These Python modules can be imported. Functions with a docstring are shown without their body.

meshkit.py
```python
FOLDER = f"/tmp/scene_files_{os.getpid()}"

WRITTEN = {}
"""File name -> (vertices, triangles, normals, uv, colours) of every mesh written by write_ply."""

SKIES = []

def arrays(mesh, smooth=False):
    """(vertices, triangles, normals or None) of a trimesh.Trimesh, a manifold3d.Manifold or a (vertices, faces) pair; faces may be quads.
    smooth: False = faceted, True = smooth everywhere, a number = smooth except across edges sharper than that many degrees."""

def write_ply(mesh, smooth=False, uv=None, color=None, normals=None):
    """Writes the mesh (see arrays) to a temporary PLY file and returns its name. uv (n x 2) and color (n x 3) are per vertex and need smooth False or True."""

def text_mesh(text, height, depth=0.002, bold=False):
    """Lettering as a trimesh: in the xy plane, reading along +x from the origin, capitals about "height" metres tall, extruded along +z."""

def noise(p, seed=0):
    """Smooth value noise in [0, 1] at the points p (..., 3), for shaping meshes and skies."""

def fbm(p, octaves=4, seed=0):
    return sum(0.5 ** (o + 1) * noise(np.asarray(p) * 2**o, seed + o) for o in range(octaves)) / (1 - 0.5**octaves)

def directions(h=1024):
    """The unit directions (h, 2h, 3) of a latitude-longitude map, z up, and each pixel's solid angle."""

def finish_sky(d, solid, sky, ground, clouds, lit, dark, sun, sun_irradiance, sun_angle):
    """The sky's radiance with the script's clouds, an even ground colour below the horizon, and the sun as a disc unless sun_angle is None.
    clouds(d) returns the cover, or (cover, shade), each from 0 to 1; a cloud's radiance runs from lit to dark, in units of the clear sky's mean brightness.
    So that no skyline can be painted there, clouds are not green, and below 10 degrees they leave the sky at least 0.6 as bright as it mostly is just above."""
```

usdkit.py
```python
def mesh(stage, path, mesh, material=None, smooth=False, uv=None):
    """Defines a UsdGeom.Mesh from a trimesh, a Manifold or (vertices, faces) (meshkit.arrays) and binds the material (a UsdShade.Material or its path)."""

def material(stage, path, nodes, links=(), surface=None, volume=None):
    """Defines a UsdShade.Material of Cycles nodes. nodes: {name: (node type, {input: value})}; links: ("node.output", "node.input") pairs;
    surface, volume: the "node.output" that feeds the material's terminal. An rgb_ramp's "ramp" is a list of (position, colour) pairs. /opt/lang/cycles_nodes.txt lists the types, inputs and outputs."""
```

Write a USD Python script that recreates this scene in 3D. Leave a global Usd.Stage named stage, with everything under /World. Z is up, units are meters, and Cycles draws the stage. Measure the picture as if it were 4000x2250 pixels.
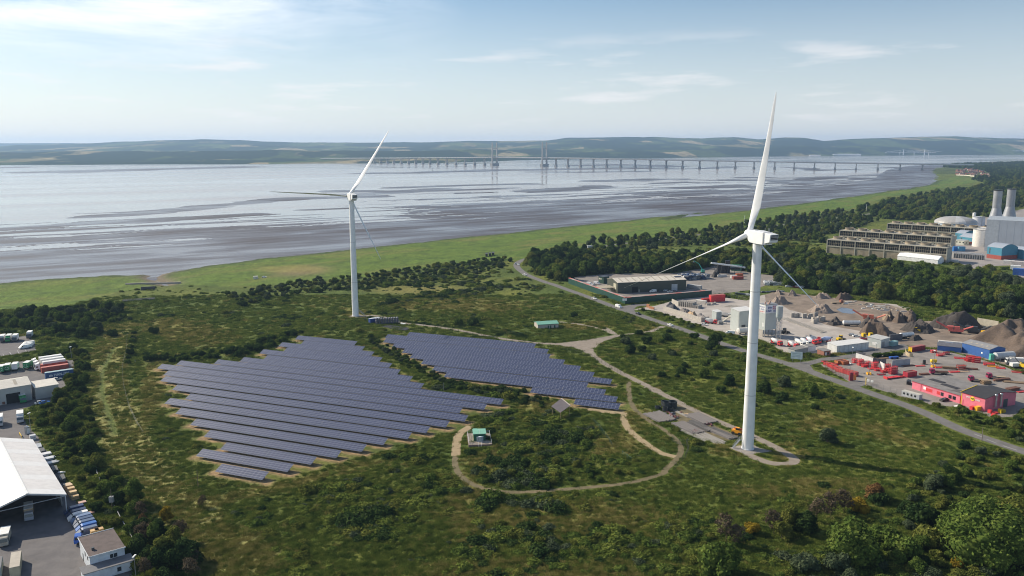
import math, random
import numpy as np, trimesh, shapely, usdkit, meshkit
from scipy import ndimage
from pxr import Usd, UsdGeom, UsdLux, UsdShade, Sdf, Gf, Vt

stage = Usd.Stage.CreateInMemory()
EXPOSURE, SUNI, SKYS = 0.36, 1.25, .085
VEIL, CLOUD, CLOUD2 = (9.0, 9.1, 9.5), (11.6, 11.6, 11.7), (9.8, 9.4, 9.4)
HAZEC, HAZED = (.47, .69, 1.0), .00005
PAN1, PAN2 = (.034, .044, .095), (.050, .063, .125)

UsdGeom.SetStageUpAxis(stage, 'Z')
W = UsdGeom.Xform.Define(stage, '/World')
stage.SetDefaultPrim(W.GetPrim())
UsdGeom.Scope.Define(stage, '/World/Looks')

# ------------------------------------------------------------------ camera, sky, sun
F, PI_, RO, HC = 3209.3, .17044, -.0025, 112.2          # focal length (px of a 4000 px wide frame), pitch, roll, height
cam = UsdGeom.Camera.Define(stage, '/World/camera')
cam.AddTranslateOp().Set((0, 0, HC))
cam.AddRotateXOp().Set(90 - math.degrees(PI_))
cam.AddRotateZOp().Set(math.degrees(RO))
cam.CreateHorizontalApertureAttr(36.0); cam.CreateFocalLengthAttr(F / 4000 * 36)
cam.CreateClippingRangeAttr((1, 60000)); cam.CreateExposureAttr(EXPOSURE)
SUN_EL, SUN_AZ = math.radians(33), math.atan2(-.885, .465)
sun = UsdLux.DistantLight.Define(stage, '/World/sun')
sun.CreateIntensityAttr(SUNI); sun.CreateAngleAttr(.5); sun.CreateColorAttr((1, .89, .72)); sun.CreateNormalizeAttr(True)
sun.AddRotateZOp().Set(math.degrees(math.atan2(math.sin(SUN_AZ), -math.cos(SUN_AZ)))); sun.AddRotateXOp().Set(90 - math.degrees(SUN_EL))
SKY = usdkit.material(stage, '/World/Looks/sky_look', {
    'sky': ('sky_texture', {'sky_type': 'single_scattering', 'sun_disc': False, 'sun_elevation': SUN_EL, 'sun_rotation': SUN_AZ, 'air_density': 1.0, 'aerosol_density': .55, 'ozone_density': 1.6}),
    'tint': ('vector_math', {'math_type': 'multiply', 'vector2': (.90, .98, 1.03)}), 'tc': ('texture_coordinate', {}), 'sep': ('separate_xyz', {}),
    # thin veil that thickens to the horizon
    'vm': ('mapping', {'scale': (2.2, 2.2, 15.0)}), 'vn': ('noise_texture', {'scale': 1.3, 'detail': 4, 'roughness': .55}),
    'vr': ('map_range', {'from_min': .175, 'from_max': -.01, 'to_min': 0, 'to_max': .72, 'clamp': True}),
    'va': ('math', {'math_type': 'multiply_add', 'value2': .35, 'value3': .82}), 'vmul': ('math', {'math_type': 'multiply', 'use_clamp': True}),
    'veil': ('mix_color', {'b': VEIL}),
    # cirrus, upper left
    'cm': ('mapping', {'scale': (1.5, 2.4, 11.0), 'location': (.3, .1, .55), 'rotation': (0, .10, 0)}), 'cn': ('noise_texture', {'scale': 2.1, 'detail': 7, 'roughness': .62, 'distortion': .35}),
    'cr': ('map_range', {'from_min': .44, 'from_max': .70, 'to_min': 0, 'to_max': 1.0, 'clamp': True}),
    'cx': ('map_range', {'from_min': -.05, 'from_max': -.36, 'clamp': True}), 'cz': ('map_range', {'from_min': .085, 'from_max': .145, 'clamp': True}),
    'c1': ('math', {'math_type': 'multiply'}), 'c2': ('math', {'math_type': 'multiply', 'use_clamp': True}), 'cirrus': ('mix_color', {'b': CLOUD}),
    # low banks and flat little cumulus
    'km': ('mapping', {'scale': (4.4, 4.4, 34.0), 'location': (2.3, 1.1, .35)}), 'kn': ('noise_texture', {'scale': 1.25, 'detail': 6, 'roughness': .55}),
    'kr': ('map_range', {'from_min': .56, 'from_max': .68, 'to_min': 0, 'to_max': .5, 'clamp': True}),
    'kz': ('map_range', {'from_min': .135, 'from_max': .095, 'clamp': True}), 'kz2': ('map_range', {'from_min': .005, 'from_max': .03, 'clamp': True}),
    'k1': ('math', {'math_type': 'multiply'}), 'k2': ('math', {'math_type': 'multiply'}), 'cumul': ('mix_color', {'b': CLOUD2}),
    'bg': ('background_shader', {'strength': SKYS})},
    [('tc.generated', 'sep.vector'), ('tc.generated', 'vm.vector'), ('vm.vector', 'vn.vector'), ('sep.z', 'vr.value'), ('vn.fac', 'va.value1'), ('va.value', 'vmul.value1'), ('vr.result', 'vmul.value2'),
     ('sky.color', 'tint.vector1'), ('tint.vector', 'veil.a'), ('vmul.value', 'veil.fac'),
     ('tc.generated', 'cm.vector'), ('cm.vector', 'cn.vector'), ('cn.fac', 'cr.value'), ('sep.x', 'cx.value'), ('sep.z', 'cz.value'),
     ('cr.result', 'c1.value1'), ('cx.result', 'c1.value2'), ('c1.value', 'c2.value1'), ('cz.result', 'c2.value2'), ('veil.result', 'cirrus.a'), ('c2.value', 'cirrus.fac'),
     ('tc.generated', 'km.vector'), ('km.vector', 'kn.vector'), ('kn.fac', 'kr.value'), ('sep.z', 'kz.value'), ('sep.z', 'kz2.value'),
     ('kr.result', 'k1.value1'), ('kz.result', 'k1.value2'), ('k1.value', 'k2.value1'), ('kz2.result', 'k2.value2'), ('cirrus.result', 'cumul.a'), ('k2.value', 'cumul.fac'),
     ('cumul.result', 'bg.color')], surface='bg.background')
dome = UsdLux.DomeLight.Define(stage, '/World/sky')
UsdShade.MaterialBindingAPI.Apply(dome.GetPrim()).Bind(SKY)
dome.GetPrim().SetCustomDataByKey('kind', 'structure'); dome.GetPrim().SetCustomDataByKey('label', 'pale blue sky with thin white cloud veils')

# ------------------------------------------------------------------ helpers
# picture zooms the layout was measured in: origin and pixels per photograph pixel
Z = dict(a=(2600, 450, 1.84), b=(1300, 450, 1.84), c=(0, 450, 1.84), h=(0, 1100, 2.342), i=(0, 1600, 2.147), A=(3150, 650, 2.898), B=(2450, 1050, 3.22), C=(3150, 1250, 2.898),
         D=(2150, 980, 3.68), E=(2400, 1450, 2.898), F=(1500, 1250, 2.07), G=(550, 1200, 1.932), L=(0, 1680, 1.4364), M=(0, 1280, 1.8625), N=(3150, 1380, 2.912), O=(3500, 1250, 2.642),
         P=(2520, 1560, 3.832), Q=(3500, 1480, 2.912), R=(2880, 1100, 2.141), T=(3600, 600, 4.83), U=(3500, 900, 4.14), V=(2850, 1600, 2.453), W=(2700, 1850, 1.9815), X=(0, 0, .644),
         Y=(1300, 1150, 8.587), J=(1800, 1650, 6.825), S=(1700, 500, 1.9815), H=(3000, 560, 1.456), K=(780, 1740, 3.64))
def px(k, x, y):
    o = Z.get(k, (0, 0, 1)); return o[0] + x / o[2], o[1] + y / o[2]
CP, SP, CR, SR = math.cos(PI_), math.sin(PI_), math.cos(RO), math.sin(RO)
def ray(x, y):
    X, Y = x - 2000, y - 1125
    X, Y = X * CR + Y * SR, -X * SR + Y * CR
    return np.array([X / F, CP - Y / F * SP, -SP - Y / F * CP])
def g(k, x, y, z=0.):
    d = ray(*px(k, x, y)); t = (z - HC) / d[2]
    return np.array([d[0] * t, d[1] * t])
def gs(k, *pts, z=0.): return np.array([g(k, x, y, z) for x, y in pts])
def hgt(k, xb, yb, yt):                       # height of a thing whose foot is at (xb, yb) and whose top is at row yt
    b = g(k, xb, yb); d = ray(*px(k, xb, yt)); t = np.hypot(*b) / np.hypot(d[0], d[1]); return HC + d[2] * t
def to_px(x, y, z=0.):
    zz = z - HC; d = y * CP - zz * SP; u = y * SP + zz * CP; X, Y = F * x / d, -F * u / d
    return 2000 + X * CR - Y * SR, 1125 + X * SR + Y * CR

used = {}
def numbered(path):
    n = used.get(path, 0); used[path] = n + 1
    return path if n == 0 else f'{path}_{n:03d}'
def data(prim, label=None, cat=None, group=None, kind=None):
    for k, v in (('label', label), ('category', cat), ('group', group), ('kind', kind)):
        if v: prim.SetCustomDataByKey(k, v)
    return prim
class MB:                                     # collects faces of ONE mesh
    def __init__(s): s.v, s.f, s.n = [], [], 0
    def add(s, v, f):
        v = np.asarray(v, float); f = np.asarray(f, int)
        if f.ndim == 2 and f.shape[1] == 4: f = np.vstack([f[:, [0, 1, 2]], f[:, [0, 2, 3]]])
        s.v.append(v); s.f.append(f + s.n); s.n += len(v); return s
    def tm(s, m): return s.add(m.vertices, m.faces)
    def hexa(s, p): return s.add(p, [(0, 3, 2, 1), (4, 5, 6, 7), (0, 1, 5, 4), (1, 2, 6, 5), (2, 3, 7, 6), (3, 0, 4, 7)])
    def box(s, x0, y0, z0, x1, y1, z1, rz=0, c=None):
        p = np.array([(x0, y0, z0), (x1, y0, z0), (x1, y1, z0), (x0, y1, z0), (x0, y0, z1), (x1, y0, z1), (x1, y1, z1), (x0, y1, z1)], float)
        if rz:
            m = p.mean(0)[:2] if c is None else np.array(c); q = p[:, :2] - m
            p[:, 0], p[:, 1] = m[0] + q[:, 0] * math.cos(rz) - q[:, 1] * math.sin(rz), m[1] + q[:, 0] * math.sin(rz) + q[:, 1] * math.cos(rz)
        return s.hexa(p)
    def cyl(s, a, b, r0, r1=None, n=8, cap=True):
        a, b = np.array(a, float), np.array(b, float); r1 = r0 if r1 is None else r1
        t = (b - a) / np.linalg.norm(b - a); u = np.cross(t, [0, 0, 1.] if abs(t[2]) < .9 else [1., 0, 0]); u /= np.linalg.norm(u); w = np.cross(t, u)
        an = np.arange(n) * 2 * math.pi / n; o = np.cos(an)[:, None] * u + np.sin(an)[:, None] * w
        v = np.vstack([a + o * r0, b + o * r1, [a], [b]]); i = np.arange(n); j = (i + 1) % n
        f = [np.stack([i, j, n + j], 1), np.stack([i, n + j, n + i], 1)]
        if cap: f += [np.stack([j, i, np.full(n, 2 * n)], 1), np.stack([n + i, n + j, np.full(n, 2 * n + 1)], 1)]
        return s.add(v, np.vstack(f))
    def ext(s, prof, y0, y1, axis='y'):       # profile (x, z), counter-clockwise seen from -y, extruded along y (or profile (y, z) along x)
        n = len(prof); p = np.array(prof, float)
        mk = (lambda d: np.stack([p[:, 0], np.full(n, d), p[:, 1]], 1)) if axis == 'y' else (lambda d: np.stack([np.full(n, d), p[:, 0], p[:, 1]], 1))
        v = np.vstack([mk(y0), mk(y1)]); i = np.arange(n); j = (i + 1) % n
        tri = trimesh.creation.triangulate_polygon(shapely.Polygon(p), engine='earcut')[1] if n > 4 else np.array([(0, 1, 2), (0, 2, 3)][:n - 2])
        return s.add(v, np.vstack([np.stack([i, n + j, j], 1), np.stack([i, n + i, n + j], 1), tri, tri[:, ::-1] + n]))
    def ball(s, c, r, sub=1):
        m = trimesh.creation.icosphere(sub, 1.0); return s.add(m.vertices * np.asarray(r) + np.asarray(c), m.faces)
    def arr(s): return np.vstack(s.v), np.vstack(s.f)
def obj(name, m, mat, parent='/World', smooth=False, label=None, cat=None, group=None, kind=None, col=None):
    path = numbered(f'{parent}/{name}')
    v, f = m.arr() if isinstance(m, MB) else (m.vertices, m.faces) if isinstance(m, trimesh.Trimesh) else m
    um = usdkit.mesh(stage, path, (v, f), mat, smooth=smooth)
    if col is not None:
        UsdGeom.PrimvarsAPI(um).CreatePrimvar('tone', Sdf.ValueTypeNames.Color3fArray, 'vertex').Set(Vt.Vec3fArray.FromNumpy(np.asarray(col, np.float32)))
    um.CreateDoubleSidedAttr(True)
    data(um.GetPrim(), label, cat, group, kind); return path
def thing(name, label, cat, loc=(0, 0, 0), rz=0., group=None):
    path = numbered(f'/World/{name}'); x = UsdGeom.Xform.Define(stage, path)
    x.AddTranslateOp().Set(tuple(float(c) for c in (*loc, 0, 0)[:3])); x.AddRotateZOp().Set(math.degrees(rz))
    data(x.GetPrim(), label, cat, group); return path
def dup(src, loc, rz, label, cat, group=None, scale=None):
    name = src.rsplit('/', 1)[1]
    while name[-1].isdigit() or name[-1] == '_': name = name[:-1]
    path = numbered(f'/World/{name}'); x = UsdGeom.Xform.Define(stage, path); pr = x.GetPrim()
    pr.GetReferences().AddInternalReference(src); pr.SetInstanceable(True)
    x.ClearXformOpOrder()
    ops = [x.GetTranslateOp() or x.AddTranslateOp(), x.GetRotateZOp() or x.AddRotateZOp()]
    ops[0].Set(tuple(float(c) for c in (*loc, 0, 0)[:3])); ops[1].Set(math.degrees(rz))
    if scale is not None:
        sc = x.GetScaleOp() or x.AddScaleOp(); sc.Set((scale, scale, scale) if np.isscalar(scale) else scale); ops.append(sc)
    x.SetXformOpOrder(ops)
    data(pr, label, cat, group); return path

mats = {}
def mat(name, c, rough=.6, metal=0., var=.18, scale=.6, spec=.5, coat=0., bump=0.):
    if name in mats: return mats[name]
    n = {'geo': ('geometry', {}), 'n': ('noise_texture', {'scale': scale, 'detail': 5, 'roughness': .6}), 'r': ('map_range', {'from_min': .3, 'from_max': .7, 'to_min': 1 - var, 'to_max': 1 + var * .6, 'clamp': True}),
         'm': ('vector_math', {'math_type': 'scale', 'vector1': c}), 'p': ('principled_bsdf', {'roughness': rough, 'metallic': metal, 'specular_ior_level': spec, 'coat_weight': coat})}
    l = [('geo.position', 'n.vector'), ('n.fac', 'r.value'), ('r.result', 'm.scale'), ('m.vector', 'p.base_color')]
    if bump:
        n['b'] = ('bump', {'strength': bump, 'distance': .05}); l += [('n.fac', 'b.height'), ('b.normal', 'p.normal')]
    mats[name] = usdkit.material(stage, f'/World/Looks/{name}', n, l, surface='p.BSDF'); return mats[name]
def paint(c, rough=.45):
    c = tuple(c); return mat('paint_' + '_'.join(f'{int(round(x * 1000)):03d}' for x in c), c, rough)
WHITE, CREAM, GREYL, GREY, DARK, BLACK = (.78, .78, .76), (.62, .58, .48), (.45, .46, .46), (.25, .25, .25), (.06, .065, .07), (.018, .018, .02)
RED, MAROON, BLUE, NAVY, GREEN, DGREEN, YELLOW, ORANGE, PINK = (.62, .045, .05), (.24, .025, .035), (.03, .10, .38), (.02, .04, .13), (.04, .26, .10), (.012, .075, .055), (.72, .48, .02), (.75, .26, .02), (.80, .19, .27)
glass = mat('dark_glass', (.02, .025, .03), .08, var=0, spec=.8)
rubber = mat('tyre_rubber', (.02, .02, .02), .85)
steel = mat('galvanised_steel', (.45, .46, .47), .42, .6)
concrete = mat('concrete', (.40, .37, .33), .85, var=.25, scale=.9)
wood = mat('raw_timber', (.46, .33, .19), .8, var=.3, scale=2)
def leafmat(name, c, c2, trans=.22, scale=.35):
    mats[name] = usdkit.material(stage, f'/World/Looks/{name}', {
        'geo': ('geometry', {}), 'n': ('noise_texture', {'scale': scale, 'detail': 3}), 'n2': ('noise_texture', {'scale': 2.4, 'detail': 2}), 'a': ('math', {'math_type': 'multiply_add', 'value2': .45}),
        'sub': ('math', {'math_type': 'multiply_add', 'value2': .75, 'value3': -.1}),
        'r': ('rgb_ramp', {'ramp': [(.26, tuple(np.array(c) * .7)), (.44, c), (.58, tuple((np.array(c) + c2) / 2)), (.72, tuple(np.array(c2) * 1.1))]}), 'd': ('diffuse_bsdf', {}), 't': ('translucent_bsdf', {}), 'x': ('mix_closure', {'fac': trans})},
        [('geo.position', 'n.vector'), ('geo.position', 'n2.vector'), ('n.fac', 'sub.value1'), ('n2.fac', 'a.value1'), ('sub.value', 'a.value3'), ('a.value', 'r.fac'), ('r.color', 'd.color'), ('r.color', 't.color'), ('d.BSDF', 'x.closure1'), ('t.BSDF', 'x.closure2')], surface='x.closure')
    return mats[name]

def Pg(p): return shapely.make_valid(shapely.Polygon(np.asarray(p)[:, :2])).buffer(0)
rng = np.random.default_rng(11)
# ------------------------------------------------------------------ shoreline, land, mud, water, hills
shore_px = [('X', -160, 722), ('X', 0, 711), ('X', 100, 703), ('X', 200, 696), ('X', 300, 691), ('X', 372, 690), ('X', 392, 694), ('X', 410, 686), ('X', 520, 668), ('X', 640, 652), ('X', 760, 640), ('X', 870, 628), ('X', 1000, 612), ('X', 1130, 600), ('X', 1290, 583), ('X', 1450, 566),
    ('X', 1600, 550), ('X', 1760, 534), ('a', 0, 748), ('a', 400, 700), ('a', 700, 665), ('a', 1000, 626), ('a', 1250, 592), ('a', 1500, 557), ('a', 1750, 528), ('a', 1900, 500), ('a', 1965, 468), ('a', 1940, 430), ('a', 1925, 398), ('a', 1960, 376), ('a', 2050, 362), ('a', 2300, 352), ('a', 2576, 341), ('a', 2800, 332)]
SH = gs(*[None], ) if 0 else np.array([g(*p) for p in shore_px])
land_poly = Pg(np.vstack([SH, [(9000, 5200), (9000, -3000), (-3500, -3000), (-2200, 300)]]).tolist())
shapely.prepare(land_poly)
def polyd(pts, x, y):
    d = np.full(x.shape, 1e18)
    for a, b in zip(pts[:-1], pts[1:]):
        e = b - a; t = np.clip(((x - a[0]) * e[0] + (y - a[1]) * e[1]) / (e @ e), 0, 1)
        d = np.minimum(d, (x - a[0] - t * e[0]) ** 2 + (y - a[1] - t * e[1]) ** 2)
    return np.sqrt(d)
def shore_sd(x, y):                           # positive on land
    d = polyd(SH, x, y)
    return np.where(shapely.contains_xy(land_poly, x, y), d, -d)
def n2(x, y, s, seed=0, o=4): return meshkit.fbm(np.stack([x / s, y / s, np.zeros_like(x)], -1), o, seed)

# flat sheets (roads, yards, tracks): outlines in picture zooms
def ribbon(pts, w):
    return shapely.LineString(smooth_line(pts)).buffer(w / 2, cap_style='flat', join_style='round')
def smooth_line(p, it=2):
    p = np.asarray(p, float)
    for _ in range(it):
        q = np.empty((2 * len(p), 2)); q[0], q[-1] = p[0], p[-1]
        q[1:-1:2] = .75 * p[:-1] + .25 * p[1:]; q[2:-1:2] = .25 * p[:-1] + .75 * p[1:]; p = q
    return p
road_c = np.array([g(*p) for p in [('T', 160, 985), ('A', 1300, 470), ('A', 1120, 487), ('b', 2440, 884), ('b', 2150, 914), ('b', 1870, 953), ('b', 1600, 993), ('b', 1440, 1020), ('b', 1370, 1038), ('b', 1325, 1060), ('b', 1318, 1085), ('b', 1345, 1115), ('b', 1400, 1152), ('b', 1540, 1206), ('D', 0, 468), ('D', 250, 560), ('D', 500, 648), ('D', 700, 722), ('D', 900, 800), ('D', 1100, 868),
    ('D', 1290, 925), ('D', 1500, 1003), ('D', 1750, 1080), ('D', 1960, 1150), ('D', 2200, 1235), ('B', 880, 825), ('B', 1080, 902), ('B', 1250, 960), ('B', 1500, 1045), ('B', 1700, 1100), ('B', 1950, 1175), ('N', 30, 200), ('N', 180, 262), ('N', 350, 318), ('N', 560, 395), ('N', 800, 480), ('N', 1100, 580), ('N', 1400, 700), ('C', 1620, 1185), ('C', 1820, 1270), ('C', 2050, 1350), ('C', 2463, 1490), ('C', 2900, 1640)]])
road = ribbon(road_c, 6.2).union(ribbon(np.array([g(*p) for p in [('D', 1000, 835), ('D', 1200, 780), ('D', 1420, 775)]]), 7)).union(Pg(gs('D', (1000, 790), (1080, 800), (1250, 790), (1200, 840), (1230, 900), (1100, 880)))).union(
    Pg(gs('R', (300, 665), (470, 678), (590, 668), (700, 640), (960, 608), (1100, 570), (1390, 520), (1456, 560), (1250, 590), (960, 640), (720, 668), (610, 700), (640, 745), (480, 720)))).union(Pg(gs('N', (410, 340), (520, 315), (700, 355), (590, 388), (560, 400), (450, 350))))
tr_w = [([('D', 1620, 1085), ('D', 1480, 1150), ('D', 1340, 1180), ('D', 1000, 1215), ('F', 1760, 150), ('F', 1600, 185), ('F', 1420, 195), ('F', 1240, 190), ('F', 900, 145), ('F', 650, 90), ('F', 420, 55), ('F', 230, 30), ('Y', 2576, 1000), ('Y', 2100, 880), ('Y', 1700, 760), ('Y', 1300, 700), ('Y', 1000, 735), ('Y', 760, 770)], 3.6),
        ([('F', 1600, 185), ('F', 1660, 250), ('F', 1740, 330), ('F', 1900, 420), ('F', 2060, 500), ('F', 2277, 600), ('E', 330, 170), ('E', 500, 240), ('E', 650, 310), ('E', 800, 390), ('E', 1000, 490), ('E', 1200, 580), ('E', 1400, 660), ('E', 1620, 760), ('E', 1800, 850), ('E', 1950, 930), ('E', 2050, 1000), ('E', 2020, 1040), ('E', 1900, 1055), ('E', 1750, 1040), ('E', 1600, 985), ('E', 1480, 930)], 3.8),
        ([('D', 780, 1100), ('D', 860, 1150), ('D', 960, 1215), ('D', 700, 1110), ('D', 400, 1050), ('D', 120, 1020)], 3.0)]
sandy = [([('F', 1940, 750), ('F', 1935, 810), ('F', 1985, 900), ('F', 2090, 980), ('F', 2220, 1070), ('E', 560, 940), ('E', 690, 970)], 3.0), ([('F', 1650, 720), ('F', 1800, 745), ('F', 1940, 755)], 4), ([('F', 700, 860), ('F', 600, 920), ('F', 585, 1010), ('F', 580, 1100)], 3.4)]
loop = [([('F', 580, 1090), ('F', 570, 1180), ('F', 620, 1270), ('F', 740, 1345), ('F', 920, 1390), ('F', 1150, 1395), ('F', 1400, 1375), ('F', 1700, 1350), ('F', 2000, 1320), ('F', 2277, 1240), ('E', 560, 1120), ('E', 680, 1030), ('E', 750, 930), ('E', 760, 870), ('E', 700, 770), ('E', 560, 660), ('E', 420, 580), ('E', 300, 500), ('E', 200, 400), ('E', 160, 250), ('E', 165, 120)], 2.3)]
tracks = shapely.union_all([ribbon([g(*p) for p in q], w) for q, w in tr_w] + [Pg(gs('F', (1240, 185), (1440, 185), (1600, 165), (1760, 140), (1890, 118), (1900, 135), (1780, 170), (1700, 230), (1690, 270), (1640, 270), (1540, 225), (1400, 205)))])
sands = shapely.union_all([ribbon([g(*p) for p in q], w) for q, w in sandy])
loops = shapely.union_all([Pg(gs('P', (480, 60), (640, 140), (800, 260), (1000, 370), (1150, 440), (1400, 540), (1350, 600), (1150, 630), (900, 600), (700, 500), (500, 330), (380, 200), (420, 110)))] + [ribbon([g(*p) for p in q], w) for q, w in loop])
t1, t2 = np.array([88.49, 294.4]), np.array([-105.43, 542.1])
pad1 = Pg(gs('E', (1300, 868), (1420, 840), (1570, 830), (1640, 870), (1800, 905), (1560, 940), (1480, 945)))
pad2 = shapely.Point(*t2).buffer(5.0)
yardS = Pg(gs('D', (300, 380), (800, 330), (1800, 320), (2240, 240), (2320, 200), (2576, 240), (2950, 330), (3400, 370), (3480, 405), (3150, 480), (2900, 560), (2576, 600), (2320, 640), (1080, 765), (270, 440)))       # scrap yard
yardC = Pg(np.vstack([gs('B', (60, 520), (240, 480), (340, 470), (480, 430), (640, 380), (1060, 340), (1500, 400), (1700, 330), (1950, 300)), gs('R', (430, 140), (900, 160), (1330, 190), (1420, 240), (1450, 330), (1380, 440), (1390, 520), (1110, 575), (830, 600), (480, 600), (390, 590), (270, 520), (180, 480)), gs('B', (1400, 840), (1100, 780), (930, 720), (400, 540), (200, 510))]))
yardT = Pg(np.vstack([gs('R', (1380, 440), (1290, 450), (1180, 440), (1010, 410), (860, 385), (740, 362), (640, 318), (540, 262), (430, 235), (380, 200), (240, 180), (230, 110), (330, 80), (450, 95), (640, 120), (900, 145), (1250, 190), (1420, 235), (1456, 330)), gs('O', (60, 30), (480, 0), (860, 10), (1080, 90), (1321, 200), (1500, 300), (1500, 500), (1321, 520), (1130, 470), (960, 420), (600, 330), (440, 290), (330, 280), (150, 270), (0, 240))]))        # earth tip
yardR = Pg(np.vstack([gs('N', (160, 130), (520, 55), (660, 30), (1100, 0)), gs('O', (110, 320), (320, 300), (440, 300), (700, 370), (960, 430), (1140, 490), (1321, 560), (1500, 640), (1500, 900)), gs('Q', (1456, 330), (1330, 430), (1100, 450), (1000, 400), (700, 320), (400, 300), (270, 240)), gs('N', (1100, 500), (690, 372), (620, 340), (480, 320), (240, 190))]))     # red yard
yardP = Pg(gs('A', (1590, 1075), (1590, 760), (1700, 740), (1900, 600), (2100, 560), (2463, 480), (3200, 520), (3200, 1400), (2420, 1290), (2330, 1120), (2100, 1130), (1960, 1190), (1820, 1130), (1700, 1080)))         # power station yard
yardL1 = Pg(np.vstack([gs('M', (-300, 60), (0, 45), (140, 65), (190, 60), (250, 85), (262, 165), (120, 195), (0, 212), (-300, 230))]))
yardL2 = Pg(np.vstack([gs('M', (-300, 290), (0, 265), (240, 235), (460, 235), (535, 235), (545, 290), (520, 330), (475, 420), (470, 490), (400, 540), (250, 565), (130, 600), (190, 690), (225, 740), (300, 819)), gs('L', (215, 70), (275, 130), (365, 290), (430, 400), (520, 500), (545, 590), (630, 600), (745, 760), (740, 900), (-200, 1000))]))
yardL = shapely.union_all([yardL1, yardL2])
substation = Pg(gs('U', (1180, 1030), (1330, 980), (1620, 970), (2070, 1010), (2500, 1040), (2500, 1180), (1900, 1110), (1640, 1050)))

# solar tables: ends of the top edge of each row (near to far)
SL = [((867, 1810.8), (1051, 1843.4)), ((793, 1752), (1147, 1813.4)), ((886.4, 1728), (1237, 1785)), ((821.7, 1678.8), (1335, 1761)), ((770, 1634.8), (1431, 1737)), ((710.5, 1593.4), (1513, 1710)), ((666.5, 1556), (1607, 1687)), ((745.7, 1537.5), (1680, 1666)), ((695, 1502.4), (1756, 1644)), ((645, 1470), (1831, 1621)), ((658.2, 1447), (1809, 1591)), ((634, 1420.2), (1905, 1578.5)), ((705.8, 1407.8), (1970, 1559)), ((852.3, 1403.3), (1659, 1498)), ((953.3, 1394.2), (1615, 1471)), ((1046, 1386.4), (1566, 1443.7)), ((1030.7, 1363.2), (1532.4, 1420)), ((1123, 1357), (1494.7, 1396.2)), ((1104.8, 1337), (1460.6, 1373.8)), ((1190, 1330.5), (1424.8, 1352.9)), ((1167.7, 1310.1), (1395.5, 1333.3))]
SRr = [((2249, 1557.4), (2425, 1576.4)), ((2078.5, 1511.5), (2416.7, 1550.4)), ((1742.7, 1452.5), (2373, 1522.5)), ((1696.7, 1428.6), (2303, 1495)), ((1651, 1404), (2398, 1480.6)), ((1607.6, 1381), (2329.4, 1454.6)), ((1578.3, 1361.2), (2274.8, 1429.8)), ((1539.7, 1340.8), (2211, 1405)), ((1506, 1321), (2155.5, 1383.8)), ((1514, 1305.8), (2145, 1363.6)), ((1598, 1298.7), (2096, 1340.3))]
ANG, TZ = math.radians(-21.9), 2.4
tables = []; soil = []
for field, S_ in (('left', SL), ('right', SRr)):
    for r, (a, b) in enumerate(S_):
        A, B = g('', *a, TZ), g('', *b, TZ); n = max(1, round(np.linalg.norm(B - A) / 20.3)); e = np.array([math.cos(ANG), math.sin(ANG)]); c = (A + B) / 2
        fw = np.array([math.sin(ANG), -math.cos(ANG)])
        for k in range(n): tables.append((field, r, k, n, c + e * 20.3 * (k - n / 2)))
        q0, q1 = c - e * (10.15 * n + 2.6), c + e * (10.15 * n + 3.2)
        soil.append(Pg([q0 + fw * .4, q1 + fw * .4, q1 + fw * 5.4, q0 + fw * 5.4]))
soils = shapely.union_all(soil)
panels_zone = shapely.union_all(soil).buffer(4).buffer(-3.2)
hard = shapely.union_all([road.buffer(1.5), yardS, yardC, yardT, yardR, yardP, yardL, substation])
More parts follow.
